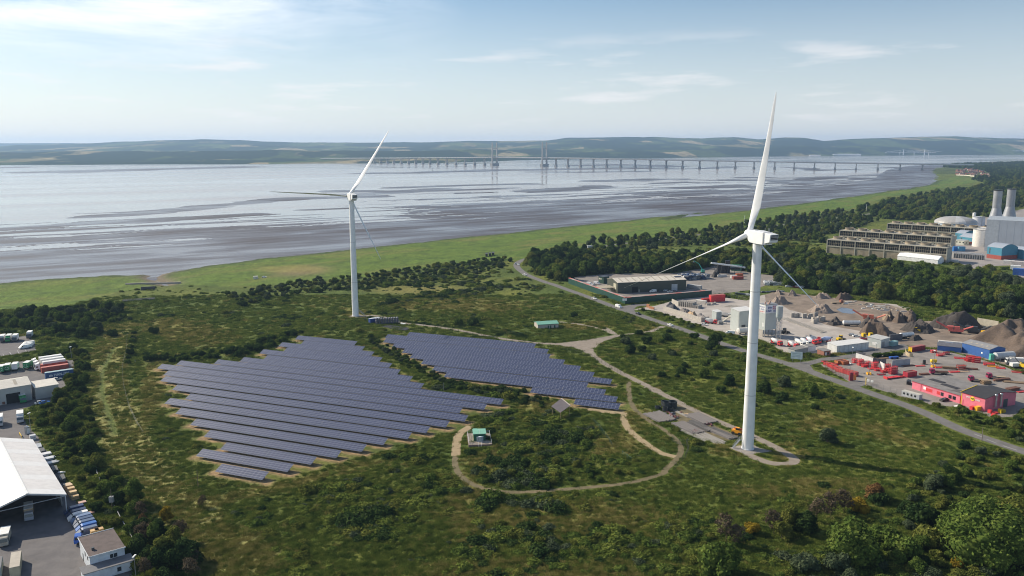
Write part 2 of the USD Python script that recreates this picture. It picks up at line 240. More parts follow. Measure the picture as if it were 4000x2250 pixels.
soft = shapely.union_all([tracks, loops, sands, pad1, pad2, panels_zone])
OFF = shapely.union_all([hard, soft])

# raster of the near land (1 m): where the ground is kept level and where plants may stand
RX0, RY0, RNX, RNY = -480, 130, 1500, 1300
gx, gy = np.meshgrid(RX0 + np.arange(RNX) + .5, RY0 + np.arange(RNY) + .5, indexing='ij')
def raster(poly): shapely.prepare(poly); return shapely.contains_xy(poly, gx.ravel(), gy.ravel()).reshape(gx.shape)
OFFM = raster(OFF); WIDE = ndimage.binary_dilation(OFFM, iterations=2); SOILM = ndimage.gaussian_filter(raster(soils).astype(np.float32), .8)
FREE = np.clip(ndimage.gaussian_filter((~ndimage.binary_dilation(OFFM, iterations=3)).astype(np.float32), 2.5) * 1.6 - .6, 0, 1)
PXX, PYY = to_px(gx, gy)
def blob(k, x, y, rx, ry, a=0.):               # soft ellipse drawn where the photograph shows a patch
    cx, cy = px(k, x, y); s = Z.get(k, (0, 0, 1))[2]; u, v = PXX - cx, PYY - cy; c, sn = math.cos(a), math.sin(a)
    return np.exp(-1.2 * (((u * c + v * sn) * s / rx) ** 2 + ((-u * sn + v * c) * s / ry) ** 2) ** 2)
def mix_blobs(l): m = np.zeros_like(gx); [np.maximum(m, blob(*b), out=m) for b in l]; return m
dry_strip = ribbon([g('X', *p) for p in [(303, 812), (290, 850), (272, 910), (268, 960), (288, 1030), (318, 1110), (350, 1170), (400, 1230), (470, 1290), (560, 1370), (640, 1449)]], 17)
ditch = ribbon([g('h', *p) for p in [(1040, 600), (985, 740), (935, 850), (930, 960), (945, 1060), (985, 1180), (1035, 1300), (1060, 1405)]], 2.6)
STRIP, DITCH = ndimage.gaussian_filter(raster(dry_strip).astype(np.float32), 1.5), ndimage.gaussian_filter(raster(ditch).astype(np.float32), 1)
DRY = np.clip(mix_blobs([('h', 1750, 480, 420, 110, .05), ('h', 1500, 400, 300, 60), ('V', 900, 110, 220, 70, .2), ('V', 1500, 230, 350, 90, .25), ('V', 1800, 330, 200, 60), ('V', 760, 720, 260, 70), ('V', 300, 800, 300, 70), ('X', 1290, 1300, 190, 40), ('X', 1500, 1310, 200, 50), ('X', 1180, 1290, 60, 120), ('X', 600, 1400, 120, 60), ('X', 1330, 1440, 320, 40),
    ('h', 1400, 1000, 110, 330, .2), ('X', 700, 1225, 300, 14, -.25), ('F', 1240, 690, 200, 60), ('F', 900, 1150, 280, 90), ('F', 1900, 1000, 220, 110), ('F', 2050, 800, 150, 120), ('D', 1350, 1110, 150, 60), ('D', 500, 1080, 420, 60), ('E', 1300, 900, 260, 80), ('E', 2000, 950, 200, 120), ('E', 2250, 600, 180, 100), ('X', 2100, 1230, 120, 30), ('Y', 700, 640, 620, 160), ('X', 1060, 730, 130, 14), ('X', 1030, 770, 70, 14), ('X', 1180, 770, 150, 20), ('c', 2100, 1110, 260, 30), ('X', 2080, 880, 60, 18)]) * .9 + .22 * (n2(gx, gy, 26, 3) - .42), 0, 1)
DARKP = np.clip(mix_blobs([('X', 760, 1130, 10, 10)]) + 2.2 * (n2(gx, gy, 21, 8, 3) - .50) + 1.8 * (n2(gx, gy, 60, 5, 2) - .5), 0, 1)
def samp(R, x, y, fill=0.):
    o = ndimage.map_coordinates(R, [np.atleast_1d(x) - RX0 - .5, np.atleast_1d(y) - RY0 - .5], order=1, mode='constant', cval=fill)
    return o if np.ndim(x) else float(o[0])
BUMP = FREE * (1.7 * (n2(gx, gy, 15, 21) - .5) + .55 * (n2(gx, gy, 4.5, 22, 2) - .5) + .25) * np.clip((1050 - gy) / 250, .25, 1)
BUMP = BUMP - .5 * DITCH
def Th(x, y): return samp(BUMP, x, y)

def fan(y0, y1, rows, t0, t1_, cols):
    yy = np.geomspace(y0, y1, rows); tt = np.linspace(t0, t1_, cols)
    X = yy[:, None] * tt[None, :]; Y = np.repeat(yy[:, None], cols, 1)
    i = np.arange(rows - 1)[:, None] * cols + np.arange(cols - 1)[None, :]
    return X.ravel(), Y.ravel(), np.stack([i, i + 1, i + cols + 1, i + cols], -1).reshape(-1, 4)
def prune(v, f, keep, *extra):
    f = f[keep[f].any(1)]; u, inv = np.unique(f, return_inverse=True)
    return (v[u], inv.reshape(f.shape), *[e[u] for e in extra])
X, Y, Q = fan(120, 7600, 560, -1.0, 1.0, 840)
sd = shore_sd(X, Y); sdn = sd + np.clip(Y / 900, .4, 3) * (16 * (n2(X, Y, 60, 31) - .5) + 7 * (n2(X, Y, 14, 32) - .5))
creek = ribbon([g('c', *p) for p in [(1200, 1110), (1150, 1130), (1080, 1165), (1150, 1185), (1190, 1205)]], 16)
shapely.prepare(creek)
crk = shapely.distance(creek, shapely.points(X, Y)) if False else np.where((Y > 600) & (Y < 900) & (X < 0), polyd(np.array([g('c', *p) for p in [(1170, 1085), (1160, 1120), (1085, 1160), (1130, 1180), (1200, 1210)]]), X, Y), 999)
zl = np.where(sdn > 0, np.minimum(0, -1.3 + sdn * .22), np.maximum(-1.3 + sdn * .25, -6)) + Th(X, Y)
zl = np.where(crk < 11, np.minimum(zl, -2.2 + crk * .2), zl)
# colour of the ground itself: grass, dry grass, salt marsh, bare soil
def mixc(a, b, t): return a + (np.asarray(b) - a) * np.clip(t, 0, 1)[:, None]
na, nb = n2(X, Y, 30, 41), n2(X, Y, 7, 42, 3)
C = np.repeat(np.array([[.098, .138, .030]]), len(X), 0)
C = mixc(C, (.185, .200, .042), (na - .4) * 2.2); C = mixc(C, (.048, .075, .021), samp(DARKP, X, Y) * .6)
marsh = Pg(np.vstack([SH[:22], gs('a', (1000, 626), (1600, 545), (1965, 468), (2100, 440), (2280, 470), (2100, 505), (1600, 585), (1350, 665), (1000, 760), (660, 800), (300, 830)), gs('X', (1600, 605), (1440, 650), (1280, 655), (1080, 672), (960, 692), (870, 702), (760, 715), (560, 722), (420, 715), (300, 735), (150, 775), (0, 782), (-200, 800))]))
shapely.prepare(marsh); inm = shapely.contains_xy(marsh, X, Y)
mc = mixc(np.repeat([[.115, .175, .030]], len(X), 0), (.070, .115, .026), (nb - .42) * 2.5); mc = mixc(mc, (.17, .17, .05), (n2(X * .6 + Y * .75, (Y * .65 - X * .75) * 3, 60, 44) - .52) * 3); mc = mixc(mc, (.055, .08, .03), np.exp(-((sdn - 6) / 10) ** 2))
bp = np.exp(-(((X - g('X', 757, 682)[0]) / 22) ** 2 + ((Y - g('X', 757, 682)[1]) / 30) ** 2)); mc = mixc(mc, (.19, .15, .09), bp * 1.2)
C = np.where(inm[:, None], mc, C)
C = mixc(C, (.250, .225, .070), samp(DRY, X, Y) * .85); C = mixc(C, (.31, .295, .105), samp(STRIP, X, Y) * 1.2 * (.6 + nb)); C = mixc(C, (.07, .12, .022), samp(DITCH, X, Y))
C = mixc(C, (.36, .245, .135), np.clip(samp(SOILM, X, Y) * 1.25 - .9 * np.clip(n2(X, Y, 3.2, 46, 3) - .46, 0, 1) * 2, 0, 1)); C = mixc(C, (.20, .16, .12), np.exp(-np.maximum(crk - 6, 0) / 6.) * .9)
vill = (Y > 3300); C = np.where(vill[:, None], mixc(C, (.04, .06, .025), np.ones(len(X)) * .4), C)
C *= ((.78 + .44 * n2(X, Y, 2.3, 45, 2)) * np.where(inm, 1, .86))[:, None]
v = np.stack([X, Y, zl], 1); v, q, C, _ = prune(v, Q, zl > -4.6, C, zl)
gm = usdkit.material(stage, '/World/Looks/meadow_ground', {'a': ('attribute', {'attribute': 'tone'}), 'geo': ('geometry', {}), 'n': ('noise_texture', {'scale': .9, 'detail': 6, 'roughness': .65}), 'r': ('map_range', {'from_min': .3, 'from_max': .7, 'to_min': .40, 'to_max': 1.5, 'clamp': True}),
    'm': ('vector_math', {'math_type': 'scale'}), 'b': ('bump', {'strength': .9, 'distance': .5}), 'p': ('principled_bsdf', {'roughness': .95, 'specular_ior_level': .1})},
    [('geo.position', 'n.vector'), ('n.fac', 'r.value'), ('a.color', 'm.vector1'), ('r.result', 'm.scale'), ('m.vector', 'p.base_color'), ('n.fac', 'b.height'), ('b.normal', 'p.normal')], surface='p.BSDF')
obj('ground', (v, q), gm, smooth=True, kind='structure', label='rough green meadow and salt marsh beside the estuary', col=C)

# mud flats and water
ZW = -2.6
edge_px = [(-200, 895), (0, 883), (300, 868), (600, 852), (900, 842), (1200, 832), (1500, 812), (1700, 793), (2000, 765), (2200, 750), (2600, 722), (3000, 708), (3300, 693), (3500, 678), (3640, 660)]
EDG = gs('', *edge_px, z=ZW)
sea_in = Pg(np.vstack([SH[:30], EDG[::-1]]))
shapely.prepare(sea_in)
banks = [  # (k, points, half width in m, strength)
    ('c', [(690, 728), (900, 715), (1150, 695), (1400, 668), (1550, 650), (1750, 632), (1950, 615), (2150, 598), (2450, 590), (2700, 585)], 40), ('c', [(-60, 822), (200, 802), (480, 785), (750, 770), (1000, 768), (1250, 748), (1500, 735), (1800, 712)], 34), ('c', [(-50, 855), (300, 830), (700, 815)], 22), ('c', [(0, 905), (300, 890), (700, 875)], 20),
    ('c', [(450, 408), (700, 400), (1000, 392), (1400, 380), (1720, 372)], 190), ('c', [(0, 378), (90, 376)], 120), ('c', [(2200, 680), (2350, 674), (2500, 668)], 20), ('b', [(60, 545), (250, 548), (420, 550), (600, 540), (800, 530)], 46), ('b', [(120, 575), (300, 566), (500, 553)], 40), ('b', [(460, 522), (700, 512), (1000, 503), (1440, 494)], 44), ('b', [(700, 545), (1000, 535), (1300, 525)], 26),
    ('b', [(390, 416), (600, 414), (760, 407), (1000, 402), (1150, 395), (1400, 392), (1700, 388), (2000, 385), (2200, 380), (2420, 385)], 110), ('b', [(1480, 545), (1650, 537), (1800, 525), (1930, 512)], 62), ('b', [(1480, 408), (1800, 410), (2200, 405)], 60), ('S', [(1140, 290), (1400, 283), (1650, 290), (1830, 300)], 120), ('S', [(1750, 318), (2050, 315), (2300, 300)], 70),
    ('S', [(1340, 410), (1500, 408), (1650, 398), (1850, 397)], 75), ('S', [(1740, 428), (1950, 420), (2170, 424)], 34), ('a', [(580, 447), (660, 447)], 55), ('a', [(530, 470), (700, 468), (900, 472), (1100, 455), (1250, 448), (1410, 455)], 60), ('a', [(1090, 393), (1320, 391)], 60), ('a', [(1590, 378), (1780, 375)], 90), ('a', [(800, 372), (980, 380), (1100, 398)], 50)]
X, Y, Q = fan(480, 7600, 560, -.80, .80, 760)
sd = -shore_sd(X, Y); de = polyd(EDG, X, Y); m = np.where(shapely.contains_xy(sea_in, X, Y), de, -de)
U_, V_ = X * .86 + Y * .51, -X * .51 + Y * .86
s1 = meshkit.fbm(np.stack([U_ / 240, V_ / 34, 0 * X], -1), 5, 51); s2 = meshkit.fbm(np.stack([U_ / 700, V_ / 120, 0 * X], -1), 3, 52)
hm = np.clip(m / 420, -1, .55) + (s1 - .5) * 1.5 + (s2 - .5) * .6 - .08
s4 = meshkit.fbm(np.stack([U_ / 90, V_ / 13, 0 * X], -1), 4, 57); hm = hm + (s1 - .5) * 1.6 * np.exp(-((m - 100) / 420) ** 2) - .9 * np.clip((s4 - .60) * 6, 0, 1) * np.clip((sd - 120) / 150, 0, 1); hm = np.where(sd < 200, np.maximum(hm, .15 + (200 - sd) / 300), hm)
for k, pts, hw in banks:
    d = polyd(gs(k, *pts, z=ZW), X, Y); hm = np.maximum(hm, np.where(d < hw * 4, (1.05 - d / hw) * .55 + (s1 - .5) * 1.1, -9))
zm = ZW + .22 * hm; zm = np.where(sd < 120, np.maximum(zm, ZW + .06 + (120 - sd) / 120 * 1.1), zm); zm = np.where(sd < -12, zm - .8, zm)
v = np.stack([X, Y, zm], 1); v, q, _ = prune(v, Q, (zm > ZW - .06) & (sd > -60), zm)
mudm = usdkit.material(stage, '/World/Looks/wet_mud', {'geo': ('geometry', {}), 'mp': ('mapping', {'rotation': (0, 0, -.53)}), 'mp2': ('mapping', {'scale': (.005, .030, .02)}), 'n': ('noise_texture', {'scale': 1., 'detail': 7, 'roughness': .62, 'distortion': .6}), 'n3': ('noise_texture', {'scale': .004, 'detail': 4}),
    'add': ('math', {'math_type': 'multiply_add', 'value2': .6}), 'sc': ('math', {'math_type': 'multiply', 'value2': .42}),
    'c': ('rgb_ramp', {'ramp': [(.36, (.060, .047, .043)), (.50, (.092, .074, .068)), (.64, (.155, .132, .125))]}), 'ro': ('map_range', {'from_min': .38, 'from_max': .58, 'to_min': .60, 'to_max': .24, 'clamp': True}),
    'nb': ('noise_texture', {'scale': .35, 'detail': 6}), 'b': ('bump', {'strength': .5, 'distance': .25}), 'p': ('principled_bsdf', {'specular_ior_level': .5, 'ior': 1.4})},
    [('geo.position', 'mp.vector'), ('mp.vector', 'mp2.vector'), ('mp2.vector', 'n.vector'), ('geo.position', 'n3.vector'), ('n3.fac', 'sc.value1'), ('n.fac', 'add.value1'), ('sc.value', 'add.value3'), ('add.value', 'c.fac'), ('c.color', 'p.base_color'), ('add.value', 'ro.value'), ('ro.result', 'p.roughness'), ('geo.position', 'nb.vector'), ('nb.fac', 'b.height'), ('b.normal', 'p.normal')], surface='p.BSDF')
obj('mud_flat', (v, q), mudm, smooth=True, kind='structure', label='wet brown tidal mud flats with shining pools')
wm = usdkit.material(stage, '/World/Looks/silty_water', {'geo': ('geometry', {}), 'mp': ('mapping', {'rotation': (0, 0, -.53)}), 'mp2': ('mapping', {'scale': (.02, .09, .05)}), 'nb': ('noise_texture', {'scale': 1.0, 'detail': 7, 'roughness': .6}), 'b': ('bump', {'strength': .05, 'distance': .6}),
    'mp3': ('mapping', {'scale': (.0005, .004, .01)}), 'n': ('noise_texture', {'scale': 1.0, 'detail': 5}), 'c': ('rgb_ramp', {'ramp': [(.38, (.24, .21, .19)), (.62, (.33, .29, .265))]}), 'ro': ('map_range', {'from_min': .35, 'from_max': .65, 'to_min': .06, 'to_max': .20}), 'p': ('principled_bsdf', {'ior': 1.33})},
    [('geo.position', 'mp.vector'), ('mp.vector', 'mp2.vector'), ('mp2.vector', 'nb.vector'), ('nb.fac', 'b.height'), ('b.normal', 'p.normal'), ('mp.vector', 'mp3.vector'), ('mp3.vector', 'n.vector'), ('n.fac', 'c.fac'), ('c.color', 'p.base_color'), ('n.fac', 'ro.value'), ('ro.result', 'p.roughness')], surface='p.BSDF')
obj('water', (np.array([(-9000, 450, ZW), (9500, 450, ZW), (14000, 13000, ZW), (-13000, 13000, ZW)]), np.array([(0, 1, 2, 3)])), wm, kind='structure', label='silty grey estuary water at low tide')
obj('sea_bed', (np.array([(-30000, -9000, -7.), (30000, -9000, -7.), (30000, 30000, -7.), (-30000, 30000, -7.)]), np.array([(0, 1, 2, 3)])), mat('sea_bed_mud', (.12, .10, .09), .9), kind='structure')

# far shore and hills
rows, cols = 230, 520
sx = np.linspace(-700, 4800, cols); tt = (sx - 2000) / F
rr = np.concatenate([np.geomspace(5200, 10500, 120), np.geomspace(10600, 19400, 110)])
Sx, R_ = np.meshgrid(sx, rr, indexing='xy')
ip = lambda pts: np.interp(Sx, [p[0] for p in pts], [p[1] for p in pts])
def row2h(y, r): return HC + (572.6 - y) / F * r * 1.014
coast = HC * F / (ip([(-700, 637), (700, 636), (1200, 634.5), (1700, 634), (1900, 628), (2100, 622), (2400, 618.5), (3000, 612), (3600, 608.5), (4800, 605)]) - 572.6)
y2 = ip([(x / .644, y / .644) for x, y in [(-450, 368), (0, 367), (60, 363), (160, 361), (260, 359), (400, 354), (520, 352), (600, 353), (700, 356), (800, 360), (930, 361), (1060, 359), (1180, 357), (1240, 357), (1370, 356), (1400, 353), (1420, 350), (1500, 348), (1640, 348), (1700, 350), (1760, 351.5), (1840, 348), (1900, 354), (1930, 352), (1960, 350), (2010, 351), (2060, 358), (2090, 356), (2130, 353), (2260, 350), (2350, 349), (2500, 352), (2576, 354), (3100, 356)]])
y1 = ip([(-700, 592), (400, 590), (800, 588), (1100, 585), (1600, 592), (1900, 590), (2400, 588), (2800, 590), (3200, 592), (4800, 592)])
y3 = ip([(-700, 556), (300, 556), (500, 561), (620, 570), (1300, 560), (1500, 563), (3000, 568), (3200, 562), (4800, 560)])
wx, wy = Sx / F * R_, R_
nz = n2((Sx - 2000) / F * R_, R_, 900, 61, 5) - .5
r1, r2, r3 = coast + 2000, np.maximum(13600, coast + 4200), 18200
h1, h2, h3 = row2h(y1, r1), row2h(y2, r2), row2h(y3, r3)
hb = lambda c, w: np.exp(-((R_ - c) / w) ** 2)
hz = np.maximum.reduce([h1 * hb(r1, 900) * (1 + .5 * nz), (h2) * np.where(R_ < r2, np.exp(-((R_ - r2) / 3600) ** 2), np.exp(-((R_ - r2) / 1500) ** 2)) * (1 + .55 * nz * np.clip((r2 - R_) / 1500, 0, 1)), h3 * hb(r3, 900)])
hz = hz + 14 * nz + 6 + 5 * (n2((Sx - 2000) / F * R_, R_, 160, 63, 3) - .5) * (R_ < r2 + 600)
hz = np.where(R_ < coast, -5, np.minimum(hz, -3 + (R_ - coast) * .03 + np.maximum(hz, 0) * np.clip((R_ - coast - 150) / 700, 0, 1)))
v = np.stack([(Sx - 2000) / F * R_, R_, hz], -1).reshape(-1, 3)
i = np.arange(len(rr) - 1)[:, None] * cols + np.arange(cols - 1)[None, :]
q = np.stack([i, i + 1, i + cols + 1, i + cols], -1).reshape(-1, 4)
hm_ = usdkit.material(stage, '/World/Looks/far_country', {'geo': ('geometry', {}), 'mp': ('mapping', {'scale': (.0026, .0012, .001)}), 'vo': ('voronoi_texture', {'scale': 1.0, 'randomness': 1.0}), 'wn': ('white_noise_texture', {}), 'fr': ('rgb_ramp', {'interpolate': False, 'ramp': [(0, (.06, .085, .03)), (.3, (.10, .13, .045)), (.5, (.19, .17, .085)), (.68, (.07, .10, .035)), (.85, (.30, .25, .14))]}),
    'mn': ('mapping', {'scale': (.0011, .0006, .001)}), 'n': ('noise_texture', {'scale': 1.0, 'detail': 6, 'roughness': .6}), 'w': ('map_range', {'from_min': .51, 'from_max': .55, 'clamp': True}), 'x': ('mix_color', {'a': (.026, .042, .022)}), 'n4': ('noise_texture', {'scale': .02, 'detail': 4}), 'v4': ('map_range', {'from_min': .3, 'from_max': .7, 'to_min': .6, 'to_max': 1.3}), 's': ('vector_math', {'math_type': 'scale'}), 'b': ('bump', {'strength': .6, 'distance': 12}), 'p': ('principled_bsdf', {'roughness': 1, 'specular_ior_level': 0})},
    [('geo.position', 'mp.vector'), ('mp.vector', 'vo.vector'), ('vo.color', 'wn.vector'), ('wn.value', 'fr.fac'), ('geo.position', 'mn.vector'), ('mn.vector', 'n.vector'), ('n.fac', 'w.value'), ('w.result', 'x.fac'), ('fr.color', 'x.b'), ('geo.position', 'n4.vector'), ('n4.fac', 'v4.value'), ('x.result', 's.vector1'), ('v4.result', 's.scale'), ('s.vector', 'p.base_color'), ('n4.fac', 'b.height'), ('b.normal', 'p.normal')], surface='p.BSDF')
obj('hills', (v, q), hm_, smooth=True, kind='structure', label='blue wooded hills and fields across the estuary')

# air
hz_ = usdkit.material(stage, '/World/Looks/haze_air', {'v': ('principled_volume', {'color': HAZEC, 'density': HAZED, 'anisotropy': .25})}, volume='v.volume')
obj('haze', MB().box(-14000, -1200, -8.5, 14000, 20000, 330), hz_, kind='stuff', label='thin summer haze over the estuary')

# flat sheets
def sheet(name, poly, z, material, label=None, fine=0):
    m = MB()
    if fine: poly = shapely.segmentize(poly, fine)
    for p in getattr(poly, 'geoms', [poly]):
        if p.area < .5: continue
        vv, ff = trimesh.creation.triangulate_polygon(p, engine='earcut')
        m.add(np.hstack([vv, np.full((len(vv), 1), z)]), ff)
    return obj(name, m, material, kind='structure', label=label)
def ground_mat(name, c1, c2, scale=.25, rough=.9, fine=3.):
    return usdkit.material(stage, f'/World/Looks/{name}', {'geo': ('geometry', {}), 'n': ('noise_texture', {'scale': scale, 'detail': 7, 'roughness': .65, 'distortion': .4}), 'n2': ('noise_texture', {'scale': fine, 'detail': 3}), 'a': ('math', {'math_type': 'multiply_add', 'value2': .25}), 'h': ('math', {'math_type': 'multiply_add', 'value2': .75, 'value3': 0}), 'r': ('rgb_ramp', {'ramp': [(.32, c1), (.66, c2)]}), 'b': ('bump', {'strength': .5, 'distance': .06}), 'p': ('principled_bsdf', {'roughness': rough, 'specular_ior_level': .3})},
        [('geo.position', 'n.vector'), ('geo.position', 'n2.vector'), ('n.fac', 'h.value1'), ('n2.fac', 'a.value1'), ('h.value', 'a.value3'), ('a.value', 'r.fac'), ('r.color', 'p.base_color'), ('n2.fac', 'b.height'), ('b.normal', 'p.normal')], surface='p.BSDF')
asphalt = ground_mat('asphalt', (.105, .10, .10), (.17, .165, .16), .3)
sheet('road', road, .06, ground_mat('road_asphalt', (.115, .11, .108), (.19, .18, .172), .3), 'grey two-lane road curving past the yards')
grav = ground_mat('gravel', (.20, .165, .13), (.30, .26, .215), .4)
sheet('track', tracks.difference(road), .05, grav, 'stony grey access track with worn wheel lines')
sheet('dirt_path', loops.difference(tracks), .045, ground_mat('worn_earth', (.085, .08, .038), (.21, .165, .095), .35), 'narrow worn earth path looping inside the fence')
sheet('sandy_path', sands.difference(tracks), .055, ground_mat('pale_sand', (.26, .20, .115), (.38, .295, .18), .5), 'pale sandy path')
sheet('concrete_pad', pad1, .065, ground_mat('old_concrete', (.22, .20, .18), (.32, .29, .26), .5), 'square concrete pad at the foot of the near turbine')
sheet('gravel_ring', pad2, .065, grav)
sheet('scrap_yard_floor', yardS, .05, ground_mat('yard_dust', (.17, .152, .138), (.28, .252, .228), .12), 'dusty grey floor of the scrap yard')
sheet('concrete_yard', yardC.difference(yardS).difference(yardT), .05, ground_mat('pale_yard', (.28, .25, .225), (.46, .42, .38), .1), 'pale dusty floor of the concrete works')
sheet('earth_yard', yardT.difference(yardS), .045, ground_mat('tip_earth', (.12, .095, .075), (.30, .24, .19), .09), 'bare brown earth of the spoil yard')
sheet('red_yard_floor', yardR.difference(road), .052, ground_mat('yard_concrete', (.175, .158, .145), (.29, .265, .242), .12), 'worn concrete floor of the steel yard')
sheet('station_yard', yardP, .05, ground_mat('station_ground', (.22, .20, .19), (.33, .30, .28), .06), 'paved ground of the power station')
sheet('lorry_park', yardL, .05, ground_mat('lorry_asphalt', (.10, .095, .10), (.165, .155, .155), .2), 'dark tarmac of the lorry yard')
sheet('substation_floor', substation, .05, grav)

# ------------------------------------------------------------------ wind turbines
white_gel = mat('turbine_white', (.76, .77, .77), .40, var=.09, scale=.25)
def loft(secs):
    n = len(secs[0]); v = np.vstack(secs); i = np.arange(n); j = (i + 1) % n; f = []
    for k in range(len(secs) - 1): f.append(np.stack([k * n + i, k * n + j, (k + 1) * n + j, (k + 1) * n + i], 1))
    m = MB().add(v, np.vstack(f))
    for k, o in ((0, 1), (len(secs) - 1, 0)):
        c = secs[k].mean(0); a = np.vstack([secs[k], [c]]); t = np.stack([i, j, np.full(n, n)], 1); m.add(a, t[:, ::-1] if o else t)
    return m
def blade(th, tilt, cone, hubc, L=51.2):
    a = np.array([0, math.cos(tilt), math.sin(tilt)]); r = np.array([1., 0, 0]); u = np.cross(r, a)
    d0 = math.cos(th) * u + math.sin(th) * r; d = d0 * math.cos(cone) + a * math.sin(cone); tang = np.cross(a, d0)     # tang: towards the trailing edge side
    secs = []
    for s in np.concatenate([[.022, .05, .08, .12, .16, .20, .25, .32], np.linspace(.4, .96, 11), [.985, 1.0]]):
        ch = np.interp(s, [0, .06, .2, .3, .6, .9, .97, 1], [2.1, 2.1, 3.55, 3.3, 2.0, 1.0, .6, .12]); tk = np.interp(s, [0, .06, .2, .4, .7, 1], [2.1, 2.0, 1.05, .6, .32, .05])
        tw = -math.radians(np.interp(s, [0, .2, .5, 1], [14, 10, 4, 0]) + 60); rd = np.interp(s, [0, .06, .2], [1, 1, 0])
        an = np.linspace(0, 2 * math.pi, 16, endpoint=False); cx = .5 * np.cos(an); ty = .5 * np.sin(an) * (rd + (1 - rd) * np.clip((.62 - cx * .75) * .9, .08, 1))
        cx = cx + (1 - rd) * .18
        e1 = tang * math.cos(tw) + a * math.sin(tw); e2 = -tang * math.sin(tw) + a * math.cos(tw)
        secs.append(hubc + d * L * s + e1 * (cx * ch)[:, None] + e2 * (ty * tk)[:, None] + a * (1.3 * s * s))
    return loft(secs)
def turbine(pos, yaw, th, label, stair, flange):
    t = thing('wind_turbine', label, 'wind turbine', (*pos, 0), -yaw, 'white wind turbines')
    tw = MB()
    zs = np.linspace(.1, 77.8, 9); R0, R1 = 2.18, 1.62
    tw.cyl((0, 0, .05), (0, 0, .35), 2.4, 2.4, 40); tw.cyl((0, 0, .35), (0, 0, 77.8), R0, R1, 40, cap=False)
    obj('tower', tw, white_gel, t, smooth=40)
    for zf in flange: obj('flange_ring', MB().cyl((0, 0, zf), (0, 0, zf + .22), R0 + .04 - (R0 - R1) * zf / 78, n=40), mat('joint_grey', (.45, .46, .47), .5), t, smooth=40)
    tilt, cone = math.radians(6), math.radians(3.3); hubc = np.array([0, 5.0 * math.cos(tilt), 80 + 5.0 * math.sin(tilt)])
    prof = [(3.3, 78.4), (2.2, 77.75), (-2.5, 77.55), (-6.0, 77.7), (-6.3, 82.0), (-1.0, 82.35), (3.0, 82.2), (3.6, 81.4), (3.6, 79.2)]
    def hull_body(pr, hw, ch):
        m = [np.array([(x, y, z) for y, z in pr]) for x in (-hw, -hw + ch, hw - ch, hw)]
        c = np.array(pr).mean(0)
        for k in (0, 3): m[k][:, 1:] = c + (m[k][:, 1:] - c) * .9
        return trimesh.convex.convex_hull(np.vstack(m))
    nac = obj('nacelle', hull_body(prof, 2.0, .35), white_gel, t, smooth=25)
    obj('nacelle_band', hull_body([(-5.1, 77.58), (-5.55, 77.6), (-5.8, 82.12), (-5.3, 82.16)], 2.03, .3), mat('joint_grey', (.45, .46, .47), .5), nac)
    rear = [(-6.2, 78.2), (-9.0, 78.9), (-9.4, 81.7), (-6.2, 82.0)]
    clr = obj('cooler_housing', hull_body(rear, 1.75, .25), white_gel, t)
    for k in range(4):
        z0 = 79.75 + k * .47; y0 = -9.03 - (z0 - 78.9) * .14
        obj('cooling_slot', MB().box(-1.45, y0 - .12, z0, 1.45, y0 + .3, z0 + .3), mat('slot_black', (.01, .01, .012), .7), clr)
    tp = MB()
    for x, y in ((-.8, -5), (.2, -5.6), (.9, -5.4)): tp.cyl((x, y, 82), (x, y, 83.6), .05, n=5)
    tp.box(-.9, .6, 82.3, .5, 2.0, 82.5)
    obj('mast_and_hatch', tp, steel, nac)
    hb = MB(); a = np.array([0, math.cos(tilt), math.sin(tilt)])
    sec = lambda s, r: hubc + a * s + r * (np.cos(np.arange(20) * math.pi / 10)[:, None] * np.array([1., 0, 0]) + np.sin(np.arange(20) * math.pi / 10)[:, None] * np.cross(a, [1., 0, 0]))
    obj('hub', loft([sec(-1.7, 1.5), sec(-1.2, 1.75), sec(.6, 1.75), sec(1.5, 1.35), sec(2.1, .7), sec(2.3, .1)]), white_gel, t, smooth=40)
    for k in range(3): obj('blade', blade(th + k * 2 * math.pi / 3, tilt, cone, hubc), white_gel, t, smooth=50)
    # door stair: local direction from the tower to the foot of the stair
    q = np.array(stair) - pos; c, s_ = math.cos(yaw), math.sin(yaw); q = np.array([q[0] * c - q[1] * s_, q[0] * s_ + q[1] * c]); ln = np.linalg.norm(q); q /= ln; p_ = np.array([-q[1], q[0]])
    P3 = lambda d, w, z: np.array([*(q * d + p_ * w), z])
    st = MB(); top, d0, d1 = 3.4, R0 - .1, ln
    for w in (-.5, .5):
        st.cyl(P3(d1, w, .1), P3(d0 + .9, w, top), .09, n=5); st.cyl(P3(d1, w, 1.1), P3(d0 + .9, w, top + 1), .05, n=5); st.cyl(P3(d0 + .9, w, top), P3(d0, w, top), .09, n=5); st.cyl(P3(d0 + .9, w, top + 1), P3(d0, w, top + 1), .05, n=5)
        for f_ in (0, .33, .66, 1): b = P3(d1 + (d0 + .9 - d1) * f_, w, .1 + (top - .1) * f_); st.cyl(b, b + [0, 0, 1], .05, n=5)
    obj('stair_rails', st, steel, t)
    for k in range(12):
        f_ = (k + .5) / 12; d = d1 + (d0 + .9 - d1) * f_; z = .1 + (top - .1) * f_
        obj('stair_tread', MB().hexa([P3(d - .14, -.48, z), P3(d + .14, -.48, z), P3(d + .14, .48, z), P3(d - .14, .48, z), P3(d - .14, -.48, z + .05), P3(d + .14, -.48, z + .05), P3(d + .14, .48, z + .05), P3(d - .14, .48, z + .05)]), steel, t)
    obj('door', MB().hexa([P3(R0 - .2, -.5, top), P3(R0 + .05, -.5, top), P3(R0 + .05, .5, top), P3(R0 - .2, .5, top), P3(R0 - .2, -.5, top + 2.2), P3(R0 + .03, -.5, top + 2.2), P3(R0 + .03, .5, top + 2.2), P3(R0 - .2, .5, top + 2.2)]), mat('door_grey', (.5, .51, .52), .5), t)
    return t
